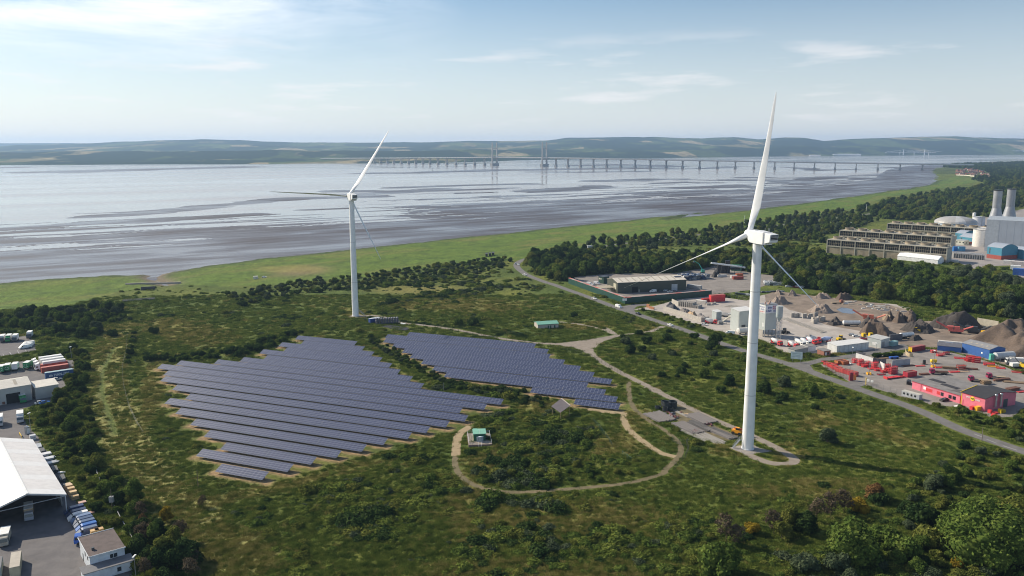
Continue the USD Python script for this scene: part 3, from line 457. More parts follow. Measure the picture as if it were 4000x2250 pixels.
turbine(t1, math.radians(-20.0), math.radians(8.7), 'tall white wind turbine nearer the camera, beside the pipe stacks', g('E', 1340, 870), (21.0, 41.0, 60.0))
turbine(t2, math.radians(-25.0), math.radians(33.6), 'farther white wind turbine standing behind the solar field near the shore', g('Y', 1080, 725), (23.0, 50.0))

# ------------------------------------------------------------------ solar tables
cell = usdkit.material(stage, '/World/Looks/solar_cells', {'geo': ('geometry', {}), 'n': ('noise_texture', {'scale': .05, 'detail': 2}), 'oi': ('object_info', {}), 'h': ('math', {'math_type': 'multiply_add', 'value2': .5}), 'hh': ('math', {'math_type': 'multiply', 'value2': .5}),
    'r': ('rgb_ramp', {'ramp': [(.1, PAN1), (.9, PAN2)]}), 'p': ('principled_bsdf', {'roughness': .35, 'specular_ior_level': .4, 'coat_weight': .25, 'coat_roughness': .15})},
    [('geo.position', 'n.vector'), ('oi.random', 'hh.value1'), ('n.fac', 'h.value1'), ('hh.value', 'h.value3'), ('h.value', 'r.fac'), ('r.color', 'p.base_color')], surface='p.BSDF')
alu = mat('aluminium_frame', (.37, .39, .46), .45, .1, var=.03)
TILT = math.radians(22); SLOPE = np.array([0, -math.cos(TILT), -math.sin(TILT)]); NRM = np.array([0, -math.sin(TILT), math.cos(TILT)])
def slab(m, x0, x1, s0, s1, t0, t1_):
    o = np.array([0, 0, TZ]); P = lambda x, s, t: o + [x, 0, 0] + SLOPE * s + NRM * t
    m.hexa([P(x0, s1, t0), P(x1, s1, t0), P(x1, s0, t0), P(x0, s0, t0), P(x0, s1, t1_), P(x1, s1, t1_), P(x1, s0, t1_), P(x0, s0, t1_)]); return m
def solar_table(lab, loc):
    t = thing('solar_table', lab, 'solar panels', loc, ANG, 'tables of solar panels')
    for i in range(12):
        for j in range(4):
            x0 = -10.1 + i * 1.683; s0 = j * 1.005
            obj('solar_panel', slab(MB(), x0 + .06, x0 + 1.623, s0 + .055, s0 + .95, .0, .045), cell, t)
    fr = MB()
    for i in range(13): x = -10.1 + i * 1.683; slab(fr, x - (.065 if i else 0), x + (.065 if i < 12 else 0), 0, 4.02, -.05, .02)
    for j in range(5): slab(fr, -10.1, 10.1, max(0, j * 1.005 - .06), min(4.02, j * 1.005 + .06), -.051, .019)
    obj('frame', fr, alu, t)
    for i in range(6):
        x = -8.9 + i * 3.56
        lg = MB().cyl((x, -.9, 0), (x, -.9, TZ - .45), .08, n=5); lg.cyl((x, -3.0, 0), (x, -3.0, TZ - 1.3), .08, n=5); lg.cyl((x, -.9, .4), (x, -3., TZ - 1.35), .05, n=4)
        obj('leg', lg, steel, t)
    return t
ordn = lambda n: f'{n}' + ('th' if 10 <= n % 100 <= 20 else {1: 'st', 2: 'nd', 3: 'rd'}.get(n % 10, 'th'))
tab0 = None
for field, r, k, n, c in tables:
    where = 'only' if n == 1 else ('leftmost' if k == 0 else 'rightmost' if k == n - 1 else ordn(k + 1) + ' from left')
    lab = f'{where} blue solar table in the {ordn(r + 1)} row from the front, {"larger left" if field == "left" else "smaller right"} field'
    # c is the middle of the row's piece: k counts from the left end of the row
    cc = c + np.array([math.cos(ANG), math.sin(ANG)]) * 10.15
    if tab0 is None: tab0 = solar_table(lab, (*cc, 0))
    else: dup(tab0, (*cc, 0), ANG, lab, 'solar panels', 'tables of solar panels')

# ------------------------------------------------------------------ vegetation
LEAF = dict(dark=leafmat('leaf_dark', (.028, .054, .018), (.085, .122, .034)), mid=leafmat('leaf_mid', (.070, .112, .024), (.175, .220, .048)), olive=leafmat('leaf_olive', (.105, .126, .028), (.225, .228, .054)),
            grey=leafmat('leaf_grey', (.062, .086, .045), (.135, .165, .085)), yellow=leafmat('leaf_yellow', (.22, .16, .02), (.36, .26, .03)), rust=leafmat('leaf_rust', (.13, .075, .03), (.24, .14, .06)), bare=leafmat('twig_brown', (.085, .068, .045), (.19, .15, .10)),
            grass=leafmat('leaf_grass', (.125, .165, .034), (.225, .255, .058)), dry=leafmat('leaf_dry', (.25, .225, .072), (.36, .315, .115)))
bark = mat('bark', (.085, .065, .05), .9, var=.3, scale=3)
def leaf_quads(P, N, size, rg, asp=.75):
    n = len(P); N = N + rg.normal(0, .55, (n, 3)); N /= np.linalg.norm(N, axis=1, keepdims=True); t = rg.normal(size=(n, 3)); t -= (t * N).sum(1)[:, None] * N; t /= np.linalg.norm(t, axis=1, keepdims=True); b = np.cross(N, t)
    s = size * rg.uniform(.6, 1.35, (n, 1)); t, b = t * s, b * s * asp
    v = np.stack([P - t, P - b * .8 + t * .1, P + t, P + b * .8 + t * .1], 1).reshape(-1, 3); i = np.arange(n)[:, None] * 4
    return v, np.hstack([i, i + 1, i + 2, i + 3])
def lobes_mesh(lobes, n, leaf, seed, core=.74, spread=(.72, 1.12), flat=0.):
    rg = np.random.default_rng(seed); m = MB(); vol = np.array([r[0] * r[1] + r[0] * r[2] for _, r in lobes]); vol /= vol.sum(); Ps, Ns = [], []
    for (c, r), w in zip(lobes, vol):
        k = int(n * w * 1.6); d = rg.normal(size=(k, 3)); d /= np.linalg.norm(d, axis=1, keepdims=True); d[:, 2] = np.where(d[:, 2] < -.5, -d[:, 2], d[:, 2])
        rad = rg.uniform(*spread, k) * (1 + .28 * (meshkit.fbm(d * 2.3 + seed, 3, seed) - .5)); p = np.array(c) + d * rad[:, None] * np.array(r)
        keep = np.ones(k, bool)
        for c2, r2 in lobes:
            if c2 is not c: keep &= (((p - np.array(c2)) / np.array(r2)) ** 2).sum(1) > .62
        if flat is not None: keep &= p[:, 2] > flat
        Ps.append(p[keep]); Ns.append((d / np.array(r))[keep])
    P = np.vstack(Ps); N = np.vstack(Ns); N /= np.linalg.norm(N, axis=1, keepdims=True)
    v, f = leaf_quads(P, N, leaf, rg); m.add(v, f)
    if core:
        for c, r in lobes:
            s = trimesh.creation.icosphere(2, 1.0); d = s.vertices; rad = core * (1 + .35 * (meshkit.fbm(d * 2.3 + seed, 3, seed) - .5)); q = np.array(c) + d * rad[:, None] * np.array(r); q[:, 2] = np.maximum(q[:, 2], -.2); m.add(q, s.faces)
    return m
def tree_lobes(R, h, seed, nl=8, low=.18):
    rg = np.random.default_rng(seed); L = [((0, 0, h * .58), (R * .72, R * .72, h * .36))]
    for k in range(nl):
        a = k * 2.4 + rg.uniform(-.4, .4); z = h * rg.uniform(low + .08, .84); rr = R * (.62 if z < h * .65 else .40); s = R * rg.uniform(.36, .56)
        L.append(((math.cos(a) * rr, math.sin(a) * rr, z), (s, s, s * rg.uniform(.8, 1.1))))
    return L
def trunk_mesh(h, r, seed):
    rg = np.random.default_rng(seed); m = MB().cyl((0, 0, -.3), (0, 0, h * .55), r, r * .55, 7)
    for k in range(4): a = k * 1.7 + rg.uniform(0, 1); m.cyl((0, 0, h * rg.uniform(.2, .4)), (math.cos(a) * h * .25, math.sin(a) * h * .25, h * rg.uniform(.55, .75)), r * .45, r * .15, 5)
    return m
def bare_tree(h, R, seed):
    rg = np.random.default_rng(seed); m = MB(); m.cyl((0, 0, -.2), (0, 0, h * .9), .16, .04, 5)
    for k in range(34):
        a = rg.uniform(0, 6.28); z0 = h * rg.uniform(.2, .8); l = R * rg.uniform(.5, 1) * (1.15 - z0 / h); e = np.array([math.cos(a) * l, math.sin(a) * l, z0 + l * rg.uniform(.7, 1.4)]); b = np.array([0, 0, z0]); m.cyl(b, e, .07, .02, 3, cap=False)
        for _ in range(4): t = rg.uniform(.35, .95); s = b + (e - b) * t; m.cyl(s, s + rg.normal(0, .5, 3) + [0, 0, .6], .03, .012, 3, cap=False)
    return m
PT = {}                                        # tree prototypes: kind -> (label words, category, mesh pieces, natural radius, height)
for kind, R, h, nl, n, leaf in (('round', 4.2, 7.2, 9, 1500, .42), ('tall', 3.4, 10.5, 9, 1700, .42), ('broad', 6.0, 11.5, 13, 2600, .46), ('low', 3.2, 4.2, 7, 1000, .36), ('giant', 12.0, 16.5, 24, 7500, .50)):
    for q in range(2):
        sd_ = abs(hash(kind)) % 7 if 0 else {'round': 1, 'tall': 2, 'broad': 3, 'low': 4, 'giant': 5}[kind] * 10 + q
        PT[kind, q] = (lobes_mesh(tree_lobes(R, h, sd_, nl, .02 if kind in ('low', 'broad', 'round', 'giant') else .12), n, leaf, sd_, flat=.1), trunk_mesh(h, .12 + h * .022, sd_), h)
for q, hh_ in ((0, 8.5), (1, 7.5)): bt_ = lobes_mesh(tree_lobes(3.0, hh_, 60 + q, 8, .2), 620, .34, 60 + q, core=0, spread=(.35, 1.1), flat=.1); PT['bare', q] = (MB().add(*bare_tree(hh_, 3.2, 5 + q).arr()).add(*bt_.arr()), None, hh_)
COLW = dict(dark='dark green', mid='mid green', olive='olive green', grey='grey-green', yellow='yellow-leaved', rust='russet', bare='leafless brown')
firsts = {}
def plant(kind, q, col, loc, s, rz, label, group=None, name='tree', cat='tree'):
    key = (kind, q, col, name)
    if key not in firsts:
        t = thing(name, label, cat, loc, rz, group); x = UsdGeom.Xform(stage.GetPrimAtPath(t)); x.AddScaleOp().Set((s, s, s) if np.isscalar(s) else s)
        cr, tk, h = PT[kind, q]
        if tk is not None: obj('trunk', tk, bark, t)
        obj('crown' if kind != 'bare' else 'branches', cr, LEAF[col], t); firsts[key] = t; return t
    return dup(firsts[key], loc, rz, label, cat, group, s)
def scatter(name, protos, which, pos, rz, sc, label, cat=None):
    path = numbered(f'/World/{name}'); pi = UsdGeom.PointInstancer.Define(stage, path); rel = pi.CreatePrototypesRel()
    for nm, m, mt in protos:
        pp = obj(nm, m, mt, path); rel.AddTarget(pp)
    pi.CreateProtoIndicesAttr(Vt.IntArray.FromNumpy(np.asarray(which, np.int32))); pi.CreatePositionsAttr(Vt.Vec3fArray.FromNumpy(np.asarray(pos, np.float32)))
    hq = np.zeros((len(pos), 4)); hq[:, 0], hq[:, 3] = np.cos(rz / 2), np.sin(rz / 2)
    pi.CreateOrientationsAttr(Vt.QuathArray([Gf.Quath(float(a), 0, 0, float(d)) for a, _, _, d in hq])); pi.CreateScalesAttr(Vt.Vec3fArray.FromNumpy(np.asarray(sc, np.float32)))
    data(pi.GetPrim(), label, cat, None, 'stuff'); return path
def in_poly(poly, spacing, rg, jit=.45, rowgrow=True):
    shapely.prepare(poly); x0, y0, x1, y1 = poly.bounds; nx, ny = int((x1 - x0) / spacing) + 2, int((y1 - y0) / spacing) + 2
    x, y = np.meshgrid(x0 + np.arange(nx) * spacing, y0 + np.arange(ny) * spacing, indexing='ij'); x = x.ravel() + rg.uniform(-jit, jit, x.size) * spacing; y = y.ravel() + rg.uniform(-jit, jit, y.size) * spacing
    k = shapely.contains_xy(poly, x, y); return x[k], y[k]
NOTREE = shapely.union_all([road.buffer(5), yardS, yardC, yardT, yardR, yardP.buffer(-2), yardL, substation, tracks, panels_zone, pad1, sands, dry_strip.buffer(1)]); shapely.prepare(NOTREE)
# belts of trees: outline in the main picture, spacing, kinds, colours, height scale, words
BELTS = [
    ('behind the scrap yard', [('X', 1330, 652), ('X', 1420, 640), ('X', 1560, 652), ('X', 1690, 655), ('X', 1800, 648), ('X', 1890, 650), ('X', 1895, 700), ('X', 1800, 690), ('X', 1690, 690), ('X', 1590, 700), ('X', 1500, 706), ('X', 1440, 712), ('X', 1385, 705), ('X', 1345, 690)], 7.0, ['round', 'broad', 'round'], ['mid', 'dark', 'dark', 'olive'], (.75, 1.1)),
    ('between the cooling towers and the concrete yard', [('X', 1905, 625), ('X', 2040, 648), ('X', 2100, 662), ('X', 2200, 676), ('X', 2290, 690), ('X', 2390, 712), ('X', 2430, 706), ('X', 2480, 700), ('X', 2560, 722), ('X', 2700, 760), ('X', 2700, 830), ('X', 2576, 815), ('X', 2480, 800), ('X', 2380, 782), ('X', 2290, 765), ('X', 2200, 752), ('X', 2110, 742), ('X', 2035, 730), ('X', 1930, 715), ('X', 1895, 680)], 7.4, ['round', 'broad', 'tall', 'round'], ['mid', 'dark', 'olive', 'dark', 'mid', 'grey'], (.8, 1.2)),
    ('along the old shore road', [('X', 1320, 648), ('X', 1420, 625), ('X', 1520, 607), ('X', 1640, 595), ('X', 1760, 582), ('X', 1880, 565), ('X', 2000, 545), ('X', 2110, 533), ('X', 2180, 545), ('X', 2215, 560), ('X', 2090, 590), ('X', 2070, 615), ('X', 1990, 605), ('X', 1890, 620), ('X', 1760, 618), ('X', 1680, 622), ('X', 1560, 640), ('X', 1450, 648), ('X', 1380, 655)], 10.5, ['round', 'low', 'low', 'tall'], ['dark', 'mid', 'olive', 'grey'], (.6, 1.1)),
    ('in the wood beyond the domed building', [('X', 2150, 530), ('X', 2250, 508), ('X', 2340, 490), ('X', 2440, 476), ('X', 2490, 462), ('X', 2576, 452), ('X', 2720, 440), ('X', 2760, 520), ('X', 2576, 520), ('X', 2520, 545), ('X', 2400, 552), ('X', 2280, 555), ('X', 2200, 548)], 15.0, ['round', 'low', 'broad'], ['dark', 'mid', 'olive'], (.75, 1.2)),
    ('round the houses by the far shore', [('X', 2372, 421), ('X', 2400, 414), ('X', 2480, 412), ('X', 2576, 409), ('X', 2720, 404), ('X', 2740, 440), ('X', 2576, 452), ('X', 2480, 462), ('X', 2440, 452), ('X', 2500, 440), ('X', 2470, 428)], 22.0, ['round', 'broad'], ['dark', 'dark', 'mid'], (.8, 1.3)),
    ('in the dark hedge by the lorry park', [('X', -150, 800), ('X', 0, 792), ('X', 120, 785), ('X', 255, 765), ('X', 300, 770), ('X', 312, 800), ('X', 270, 840), ('X', 255, 860), ('X', 110, 845), ('X', 60, 828), ('X', -150, 830)], 7.6, ['low', 'round', 'low'], ['dark', 'mid', 'grey', 'mid'], (.5, .95)),
    ('on the scrub bank beside the lorry yard', [('X', 95, 905), ('X', 185, 880), ('X', 235, 905), ('X', 240, 970), ('X', 262, 1040), ('X', 290, 1120), ('X', 320, 1200), ('X', 350, 1260), ('X', 370, 1330), ('X', 330, 1400), ('X', 270, 1340), ('X', 220, 1240), ('X', 170, 1160), ('X', 110, 1080), ('X', 80, 1040), ('X', 150, 990)], 5.2, ['low', 'low', 'round'], ['mid', 'dark', 'olive', 'mid'], (.42, .72)),
    ('right of the dry grass strip', [('X', 322, 800), ('X', 350, 830), ('X', 330, 880), ('X', 320, 960), ('X', 345, 1040), ('X', 400, 1130), ('X', 470, 1200), ('X', 520, 1240), ('X', 470, 1230), ('X', 390, 1150), ('X', 330, 1060), ('X', 305, 970), ('X', 305, 880)], 4.6, ['low'], ['dark', 'dark', 'grey', 'mid'], (.45, .75)),
    ('in the bottom left thicket', [('X', 330, 1270), ('X', 400, 1250), ('X', 440, 1265), ('X', 455, 1330), ('X', 520, 1390), ('X', 510, 1449), ('X', 400, 1480), ('X', 345, 1440), ('X', 330, 1340)], 5.2, ['round', 'low', 'bare', 'tall'], ['dark', 'olive', 'dark', 'mid'], (.6, .85)),
    ('along the road before the pink building', [('Q', 280, 300), ('Q', 420, 310), ('Q', 700, 345), ('Q', 860, 380), ('Q', 1000, 430), ('Q', 1180, 460), ('Q', 1330, 470), ('Q', 1456, 380), ('Q', 1560, 420), ('Q', 1600, 641), ('Q', 1300, 600), ('Q', 1000, 560), ('Q', 800, 500), ('Q', 560, 410), ('Q', 350, 335)], 5.0, ['low', 'low', 'low'], ['mid', 'dark', 'olive', 'mid'], (.36, .6)),
    ('at the meadow edge behind the solar panels', [('X', 560, 745), ('X', 700, 715), ('X', 860, 700), ('X', 1000, 680), ('X', 1150, 660), ('X', 1290, 650), ('X', 1300, 668), ('X', 1200, 690), ('X', 1060, 700), ('X', 940, 722), ('X', 800, 738), ('X', 690, 752), ('X', 620, 770)], 7.5, ['low'], ['dark', 'mid', 'olive', 'grey'], (.4, .85)),
    ('in the hedge behind the left solar rows', [('X', 350, 905), ('X', 480, 893), ('X', 600, 880), ('X', 680, 850), ('X', 760, 828), ('X', 770, 838), ('X', 690, 872), ('X', 620, 897), ('X', 500, 908), ('X', 380, 915)], 5.0, ['low'], ['dark', 'dark', 'mid'], (.5, .8)),
    ('in the hedge between the two solar fields', [('X', 925, 845), ('X', 960, 862), ('X', 1040, 905), ('X', 1110, 950), ('X', 1200, 978), ('X', 1330, 985), ('X', 1385, 1010), ('X', 1370, 1030), ('X', 1290, 1010), ('X', 1160, 985), ('X', 1080, 958), ('X', 990, 905), ('X', 920, 862)], 3.6, ['low'], ['dark', 'mid', 'dark', 'grey'], (.30, .5)),
    ('on the mound inside the looping path', [('F', 1000, 1170), ('F', 1150, 1100), ('F', 1300, 1130), ('F', 1500, 1170), ('F', 1700, 1210), ('F', 1850, 1210), ('F', 2100, 1200), ('F', 2180, 1240), ('F', 2000, 1290), ('F', 1500, 1330), ('F', 1000, 1350), ('F', 760, 1300), ('F', 780, 1270), ('F', 1050, 1270)], 5.4, ['low'], ['mid', 'dark', 'olive', 'mid'], (.32, .58)),
    ('in the dense thicket at the bottom right', [('X', 1900, 1449), ('X', 2010, 1425), ('X', 2190, 1410), ('X', 2290, 1330), ('X', 2250, 1270), ('X', 2330, 1190), ('X', 2400, 1130), ('X', 2576, 1090), ('X', 2700, 1120), ('X', 2700, 1500), ('X', 1900, 1500)], 6.0, ['low', 'low', 'low', 'round'], ['mid', 'dark', 'grey', 'olive', 'mid'], (.32, .72)),
    ('along the verge of the concrete works', [('B', 120, 500), ('B', 400, 560), ('B', 800, 680), ('B', 1100, 790), ('B', 1400, 870), ('B', 1680, 950), ('B', 1850, 1020), ('B', 2040, 1090), ('B', 2300, 1100), ('B', 2250, 1150), ('B', 2000, 1150), ('B', 1700, 1060), ('B', 1250, 900), ('B', 800, 740), ('B', 300, 590)], 4.6, ['low'], ['mid', 'olive', 'mid', 'dark'], (.25, .5)),
    ('between the road and the near turbine', [('D', 940, 1340), ('D', 1200, 1200), ('D', 1500, 1180), ('D', 1850, 1180), ('D', 2150, 1290), ('B', 1000, 960), ('B', 1350, 1050), ('B', 1500, 1130), ('N', 0, 300), ('N', 120, 420), ('V', 560, 120), ('V', 300, 60), ('E', 1400, 300), ('E', 1000, 250), ('E', 600, 60)], 15, ['low', 'low', 'round'], ['mid', 'dark', 'dark', 'grey'], (.3, 1.0)),
]
allt = []; rg = np.random.default_rng(77)
for bi, (words, poly, sp, kinds, cols, (s0, s1_)) in enumerate(BELTS):
    pg = Pg(np.array([g(*p) for p in poly]))
    x, y = in_poly(pg, sp, rg); k = ~shapely.contains_xy(NOTREE, x, y); x, y = x[k], y[k]
    if not len(x): continue
    bx = to_px(x, y)[0]; bx = (bx.min(), bx.max())
    for a, b in zip(x, y):
        kind = kinds[rg.integers(len(kinds))]; col = cols[rg.integers(len(cols))]; s = rg.uniform(s0, s1_); q = int(rg.integers(2))
        if kind == 'bare': col = 'bare'
        pu = to_px(a, b); fx = (pu[0] - bx[0]) / max(1, bx[1] - bx[0]); fy = np.searchsorted(np.sort(y), b) / len(y); pw = ('front ' if fy < .34 else 'back ' if fy > .72 else 'mid ') + ('left' if fx < .25 else 'centre left' if fx < .5 else 'centre right' if fx < .75 else 'right')
        allt.append((PT[kind, q][2] * s / b, kind, q, col, (a, b, float(Th(a, b)) - .1), s, rg.uniform(0, 6.28), words, pw, ['smaller', 'larger'][int(s > (s0 + s1_) / 2)]))
# single trees and bushes one can point at: (zoom, x, y of the foot, kind, colour, scale, label)
for k, x, y, kind, col, s, lab in [
    ('B', 1110, 975, 'round', 'dark', .98, 'round dark tree standing alone beside the road, left of the near turbine'), ('V', 935, 322, 'round', 'grey', .82, 'round grey-green tree standing alone in the meadow right of the near turbine'), ('B', 850, 890, 'low', 'dark', .9, 'wide dark bush touching the road left of the lone round tree'),
    ('W', 2290, 660, 'giant', 'mid', (1.0, 1.0, .92), 'very large leafy tree at the bottom right corner'), ('W', 2640, 620, 'giant', 'olive', (.92, .92, .85), 'large leafy tree cut by the right edge of the photograph'), ('W', 1250, 690, 'broad', 'mid', (1.12, 1.12, .95), 'full green tree before the brown autumn trees, bottom right'), ('W', 230, 790, 'round', 'mid', 1.3, 'round green bush at the bottom edge, left of the autumn trees'), ('W', 880, 760, 'low', 'grey', 1.15, 'low grey-green bush in the middle of the bottom right thicket'), ('W', 1130, 775, 'low', 'grey', 1.1, 'grey-green bush right beside the full green tree'), ('W', 1650, 690, 'low', 'mid', 1.5, 'spreading green bush between the full tree and the huge tree'), ('W', 1850, 560, 'low', 'olive', 1.3, 'olive bush at the foot of the huge leafy tree'), ('W', 1780, 400, 'low', 'dark', 1.5, 'dark low bush left of the huge leafy tree'), ('W', 2050, 720, 'low', 'yellow', .55, 'yellowing low bush at the bottom right'), ('W', 2160, 680, 'low', 'yellow', .6, 'yellow bush below the huge leafy tree'), ('W', 1500, 560, 'low', 'mid', 1.3, 'green bush right behind the full green tree'),
    ('W', 1300, 300, 'low', 'yellow', .95, 'bright yellow tree at the right end of the autumn row'), ('W', 1420, 210, 'round', 'rust', .72, 'russet tree behind the yellow one in the autumn row'), ('W', 1450, 240, 'low', 'dark', .9, 'dark green tree right of the yellow autumn tree'), ('W', 480, 460, 'low', 'yellow', .75, 'orange and yellow tree at the left end of the autumn row'), ('W', 270, 540, 'bare', 'bare', 1.0, 'leafless pale-stemmed tree at the left end of the autumn row'), ('W', 360, 560, 'bare', 'bare', .75, 'smaller leafless tree beside the pale-stemmed one'),
    ('W', 640, 470, 'bare', 'bare', .95, 'leafless brown tree left of the middle of the autumn row'), ('W', 760, 430, 'tall', 'olive', .72, 'tall olive tree in the middle of the autumn row'), ('W', 880, 450, 'round', 'dark', .85, 'dark round tree in the middle of the autumn row'), ('W', 970, 380, 'bare', 'bare', .95, 'leafless brown tree in the middle of the autumn row'), ('W', 1080, 340, 'bare', 'bare', 1.0, 'tallest leafless tree of the autumn row'), ('W', 1180, 310, 'bare', 'bare', .95, 'leafless tree left of the bright yellow tree'), ('W', 700, 500, 'round', 'olive', .7, 'olive round tree low in the autumn row'),
    ('h', 1030, 500, 'low', 'dark', .95, 'dark bush at the left edge of the dry strip, near its top'), ('h', 1405, 485, 'low', 'dark', 1.0, 'dark round bush alone in the dry meadow left of the solar rows'), ('h', 1100, 280, 'round', 'dark', .9, 'dark tree at the head of the dry grass strip'), ('h', 990, 270, 'round', 'dark', .85, 'dark tree left of the head of the dry grass strip'), ('h', 240, 285, 'low', 'dark', .95, 'dark bush in the pale field at the far left'), ('h', 2220, 230, 'low', 'dark', 1.05, 'dark bush in the meadow left of the far turbine'),
    ('E', 2270, 440, 'low', 'dark', .6, 'small dark bush at the right of the meadow slope'), ('E', 1210, 250, 'low', 'dark', .7, 'dark pointed bush left of the near turbine tower'), ('E', 530, 80, 'low', 'dark', .7, 'dark bush above the stony track'), ('E', 1900, 320, 'low', 'dark', .8, 'dark bush right of the near turbine tower'), ('F', 720, 50, 'low', 'dark', 1.2, 'large dark bush behind the right solar rows'), ('F', 600, 45, 'low', 'mid', 1.0, 'mid green bush beside the large dark one behind the solar rows'), ('F', 2060, 120, 'low', 'dark', .8, 'dark bush at the track junction'), ('F', 1930, 150, 'low', 'dark', .6, 'small dark bush left of the track junction bush'),
    ('i', 1400, 950, 'tall', 'yellow', .52, 'yellow-topped tree in the bottom left thicket'), ('i', 1200, 1010, 'tall', 'rust', .5, 'russet tree in the bottom left thicket'), ('i', 1500, 1110, 'bare', 'bare', .8, 'leafless brown tree in the bottom left thicket'), ('i', 1290, 1100, 'bare', 'bare', .7, 'small leafless tree in the bottom left thicket'), ('i', 1560, 1290, 'round', 'dark', 1.0, 'dark round tree lowest in the bottom left thicket'), ('i', 1360, 1330, 'round', 'dark', .85, 'dark tree left of the lowest one in the bottom left thicket'), ('i', 1700, 820, 'bare', 'bare', .5, 'small brown bush at the corner of the solar field'),
    ('D', 340, 950, 'low', 'dark', .8, 'dark bush in the meadow above the green-roofed hut')]:
    p = g(k, x, y); plant(kind, len(lab) % 2, col, (*p, float(Th(*p)) - .1), s, (x * 7 % 63) / 10, lab, None, 'bush' if kind == 'low' else 'tree', 'bush' if kind == 'low' else 'tree')
allt.sort(key=lambda t: -t[0])
nt = dict(tree=0, bush=0); rest = []
for t in allt:
    nm = 'bush' if t[1] == 'low' else 'tree'
    if nt[nm] < 262:
        nt[nm] += 1; plant(t[1], t[2], t[3], t[4], t[5], t[6], f'{t[9]} {COLW[t[3]]} {"bush" if nm == "bush" else {"round": "round tree", "tall": "tall tree", "broad": "broad tree", "bare": "tree"}[t[1]]} {t[7]}, {t[8]}', f'{"bushes" if nm == "bush" else "trees"} {t[7]}', nm, nm)
    else: rest.append(t)
keys = sorted({(t[1], t[2], t[3]) for t in rest if t[1] != 'bare'})
rest = [t for t in rest if t[1] != 'bare']
if rest:
    scatter('distant_trees', [('crown', PT[k[0], k[1]][0], LEAF[k[2]]) for k in keys], [keys.index((t[1], t[2], t[3])) for t in rest], [t[4] for t in rest], np.array([t[6] for t in rest]), [(t[5],) * 3 for t in rest], 'farther trees and bushes of the woods along the shore')
# scrub and grass of the meadow
def mound(seed, R=2.0, h=1.1, n=420, leaf=.26):
    r2 = np.random.default_rng(seed); L = [((0, 0, h * .15), (R * .8, R * .75, h))]
    for k in range(4): a = k * 1.6 + r2.uniform(-.4, .4); s = R * r2.uniform(.4, .6); L.append(((math.cos(a) * R * .6, math.sin(a) * R * .6, h * .1), (s, s, h * r2.uniform(.55, .95))))
    return lobes_mesh(L, n, leaf, seed, core=.74, flat=-.15)
def tuft(seed, R=1.3, n=110, h=.55):
    r2 = np.random.default_rng(seed); p = np.stack([r2.normal(0, R * .5, n), r2.normal(0, R * .5, n), np.zeros(n)], 1); a = r2.uniform(0, 6.28, n); l = r2.normal(0, .22, (n, 2)); hh = h * r2.uniform(.5, 1.2, n); w = .10
    d = np.stack([np.cos(a) * w, np.sin(a) * w, 0 * a], 1); tip = p + np.stack([l[:, 0], l[:, 1], hh], 1); v = np.stack([p - d, p + d, tip], 1).reshape(-1, 3); return MB().add(v, np.arange(3 * n).reshape(-1, 3))
NX = 210000
yy = 1 / rg.uniform(1 / 1100, 1 / 175, NX); yy = np.where(rg.random(NX) < .35, rg.uniform(175, 1050, NX), yy); xx = yy * rg.uniform(-.80, .78, NX)
LANDM = raster(land_poly); marsh_r = raster(marsh)
ok = (samp(LANDM.astype(np.float32), xx, yy) > .99) & (samp(OFFM.astype(np.float32), xx, yy, 1) < .05) & (samp(marsh_r.astype(np.float32), xx, yy, 1) < .4) & (samp(DITCH, xx, yy) < .3); xx, yy = xx[ok], yy[ok]
dk, dr, st = samp(DARKP, xx, yy), samp(DRY, xx, yy), samp(STRIP, xx, yy)
u = rg.random(len(xx)); near = 1
isb = (samp(WIDE.astype(np.float32), xx, yy, 1) < .05) & (u < (.05 + .60 * dk) * (1 - .85 * dr) * (1 - st) * .56 * np.clip(yy / 480, .8, 1.5)) & (st < .3); isg = ~isb & (u > .45)
b_ = np.where(isb)[0]; sc = rg.gamma(5, .16, len(b_)).clip(.3, 1.9) * np.clip(.72 + yy[b_] / 1300, .8, 1.5) * (.72 + .5 * dk[b_])
protos = [('bramble', mound(s), LEAF[c]) for s, c in ((201, 'dark'), (202, 'mid'), (203, 'olive'), (204, 'grey'), (205, 'grass'), (206, 'dark'))]
wh = np.where(rg.random(len(b_)) < .06 + .62 * dk[b_] ** 1.5, np.array([0, 3, 5])[rg.integers(0, 3, len(b_))], np.array([1, 2, 4])[rg.integers(0, 3, len(b_))])
scatter('scrub', protos, wh, np.stack([xx[b_], yy[b_], Th(xx[b_], yy[b_]) - .12], 1), rg.uniform(0, 6.28, len(b_)), np.stack([sc, sc, sc * rg.uniform(.6, 1.15, len(b_))], 1), 'bramble and low scrub covering the meadow')
g_ = np.where(isg & (yy < 620))[0]; sg = rg.uniform(.7, 1.3, len(g_)) * np.clip(yy[g_] / 330, .8, 1.6)
wh = np.where(rg.random(len(g_)) < np.clip(dr[g_] * 1.1 + st[g_] * .6, .05, .9), 2 + rg.integers(0, 2, len(g_)), rg.integers(0, 2, len(g_)))
scatter('meadow_grass', [('grass_tuft', tuft(301), LEAF['grass']), ('grass_tuft', tuft(302), LEAF['mid']), ('dry_tuft', tuft(303), LEAF['dry']), ('dry_tuft', tuft(304), LEAF['olive'])], wh, np.stack([xx[g_], yy[g_], Th(xx[g_], yy[g_]) - .05], 1), rg.uniform(0, 6.28, len(g_)), np.stack([sg, sg, sg], 1), 'tall green and dry grass of the meadow')
print('scrub', len(b_), 'grass', len(g_), 'trees', len(allt), 'rest', len(rest))

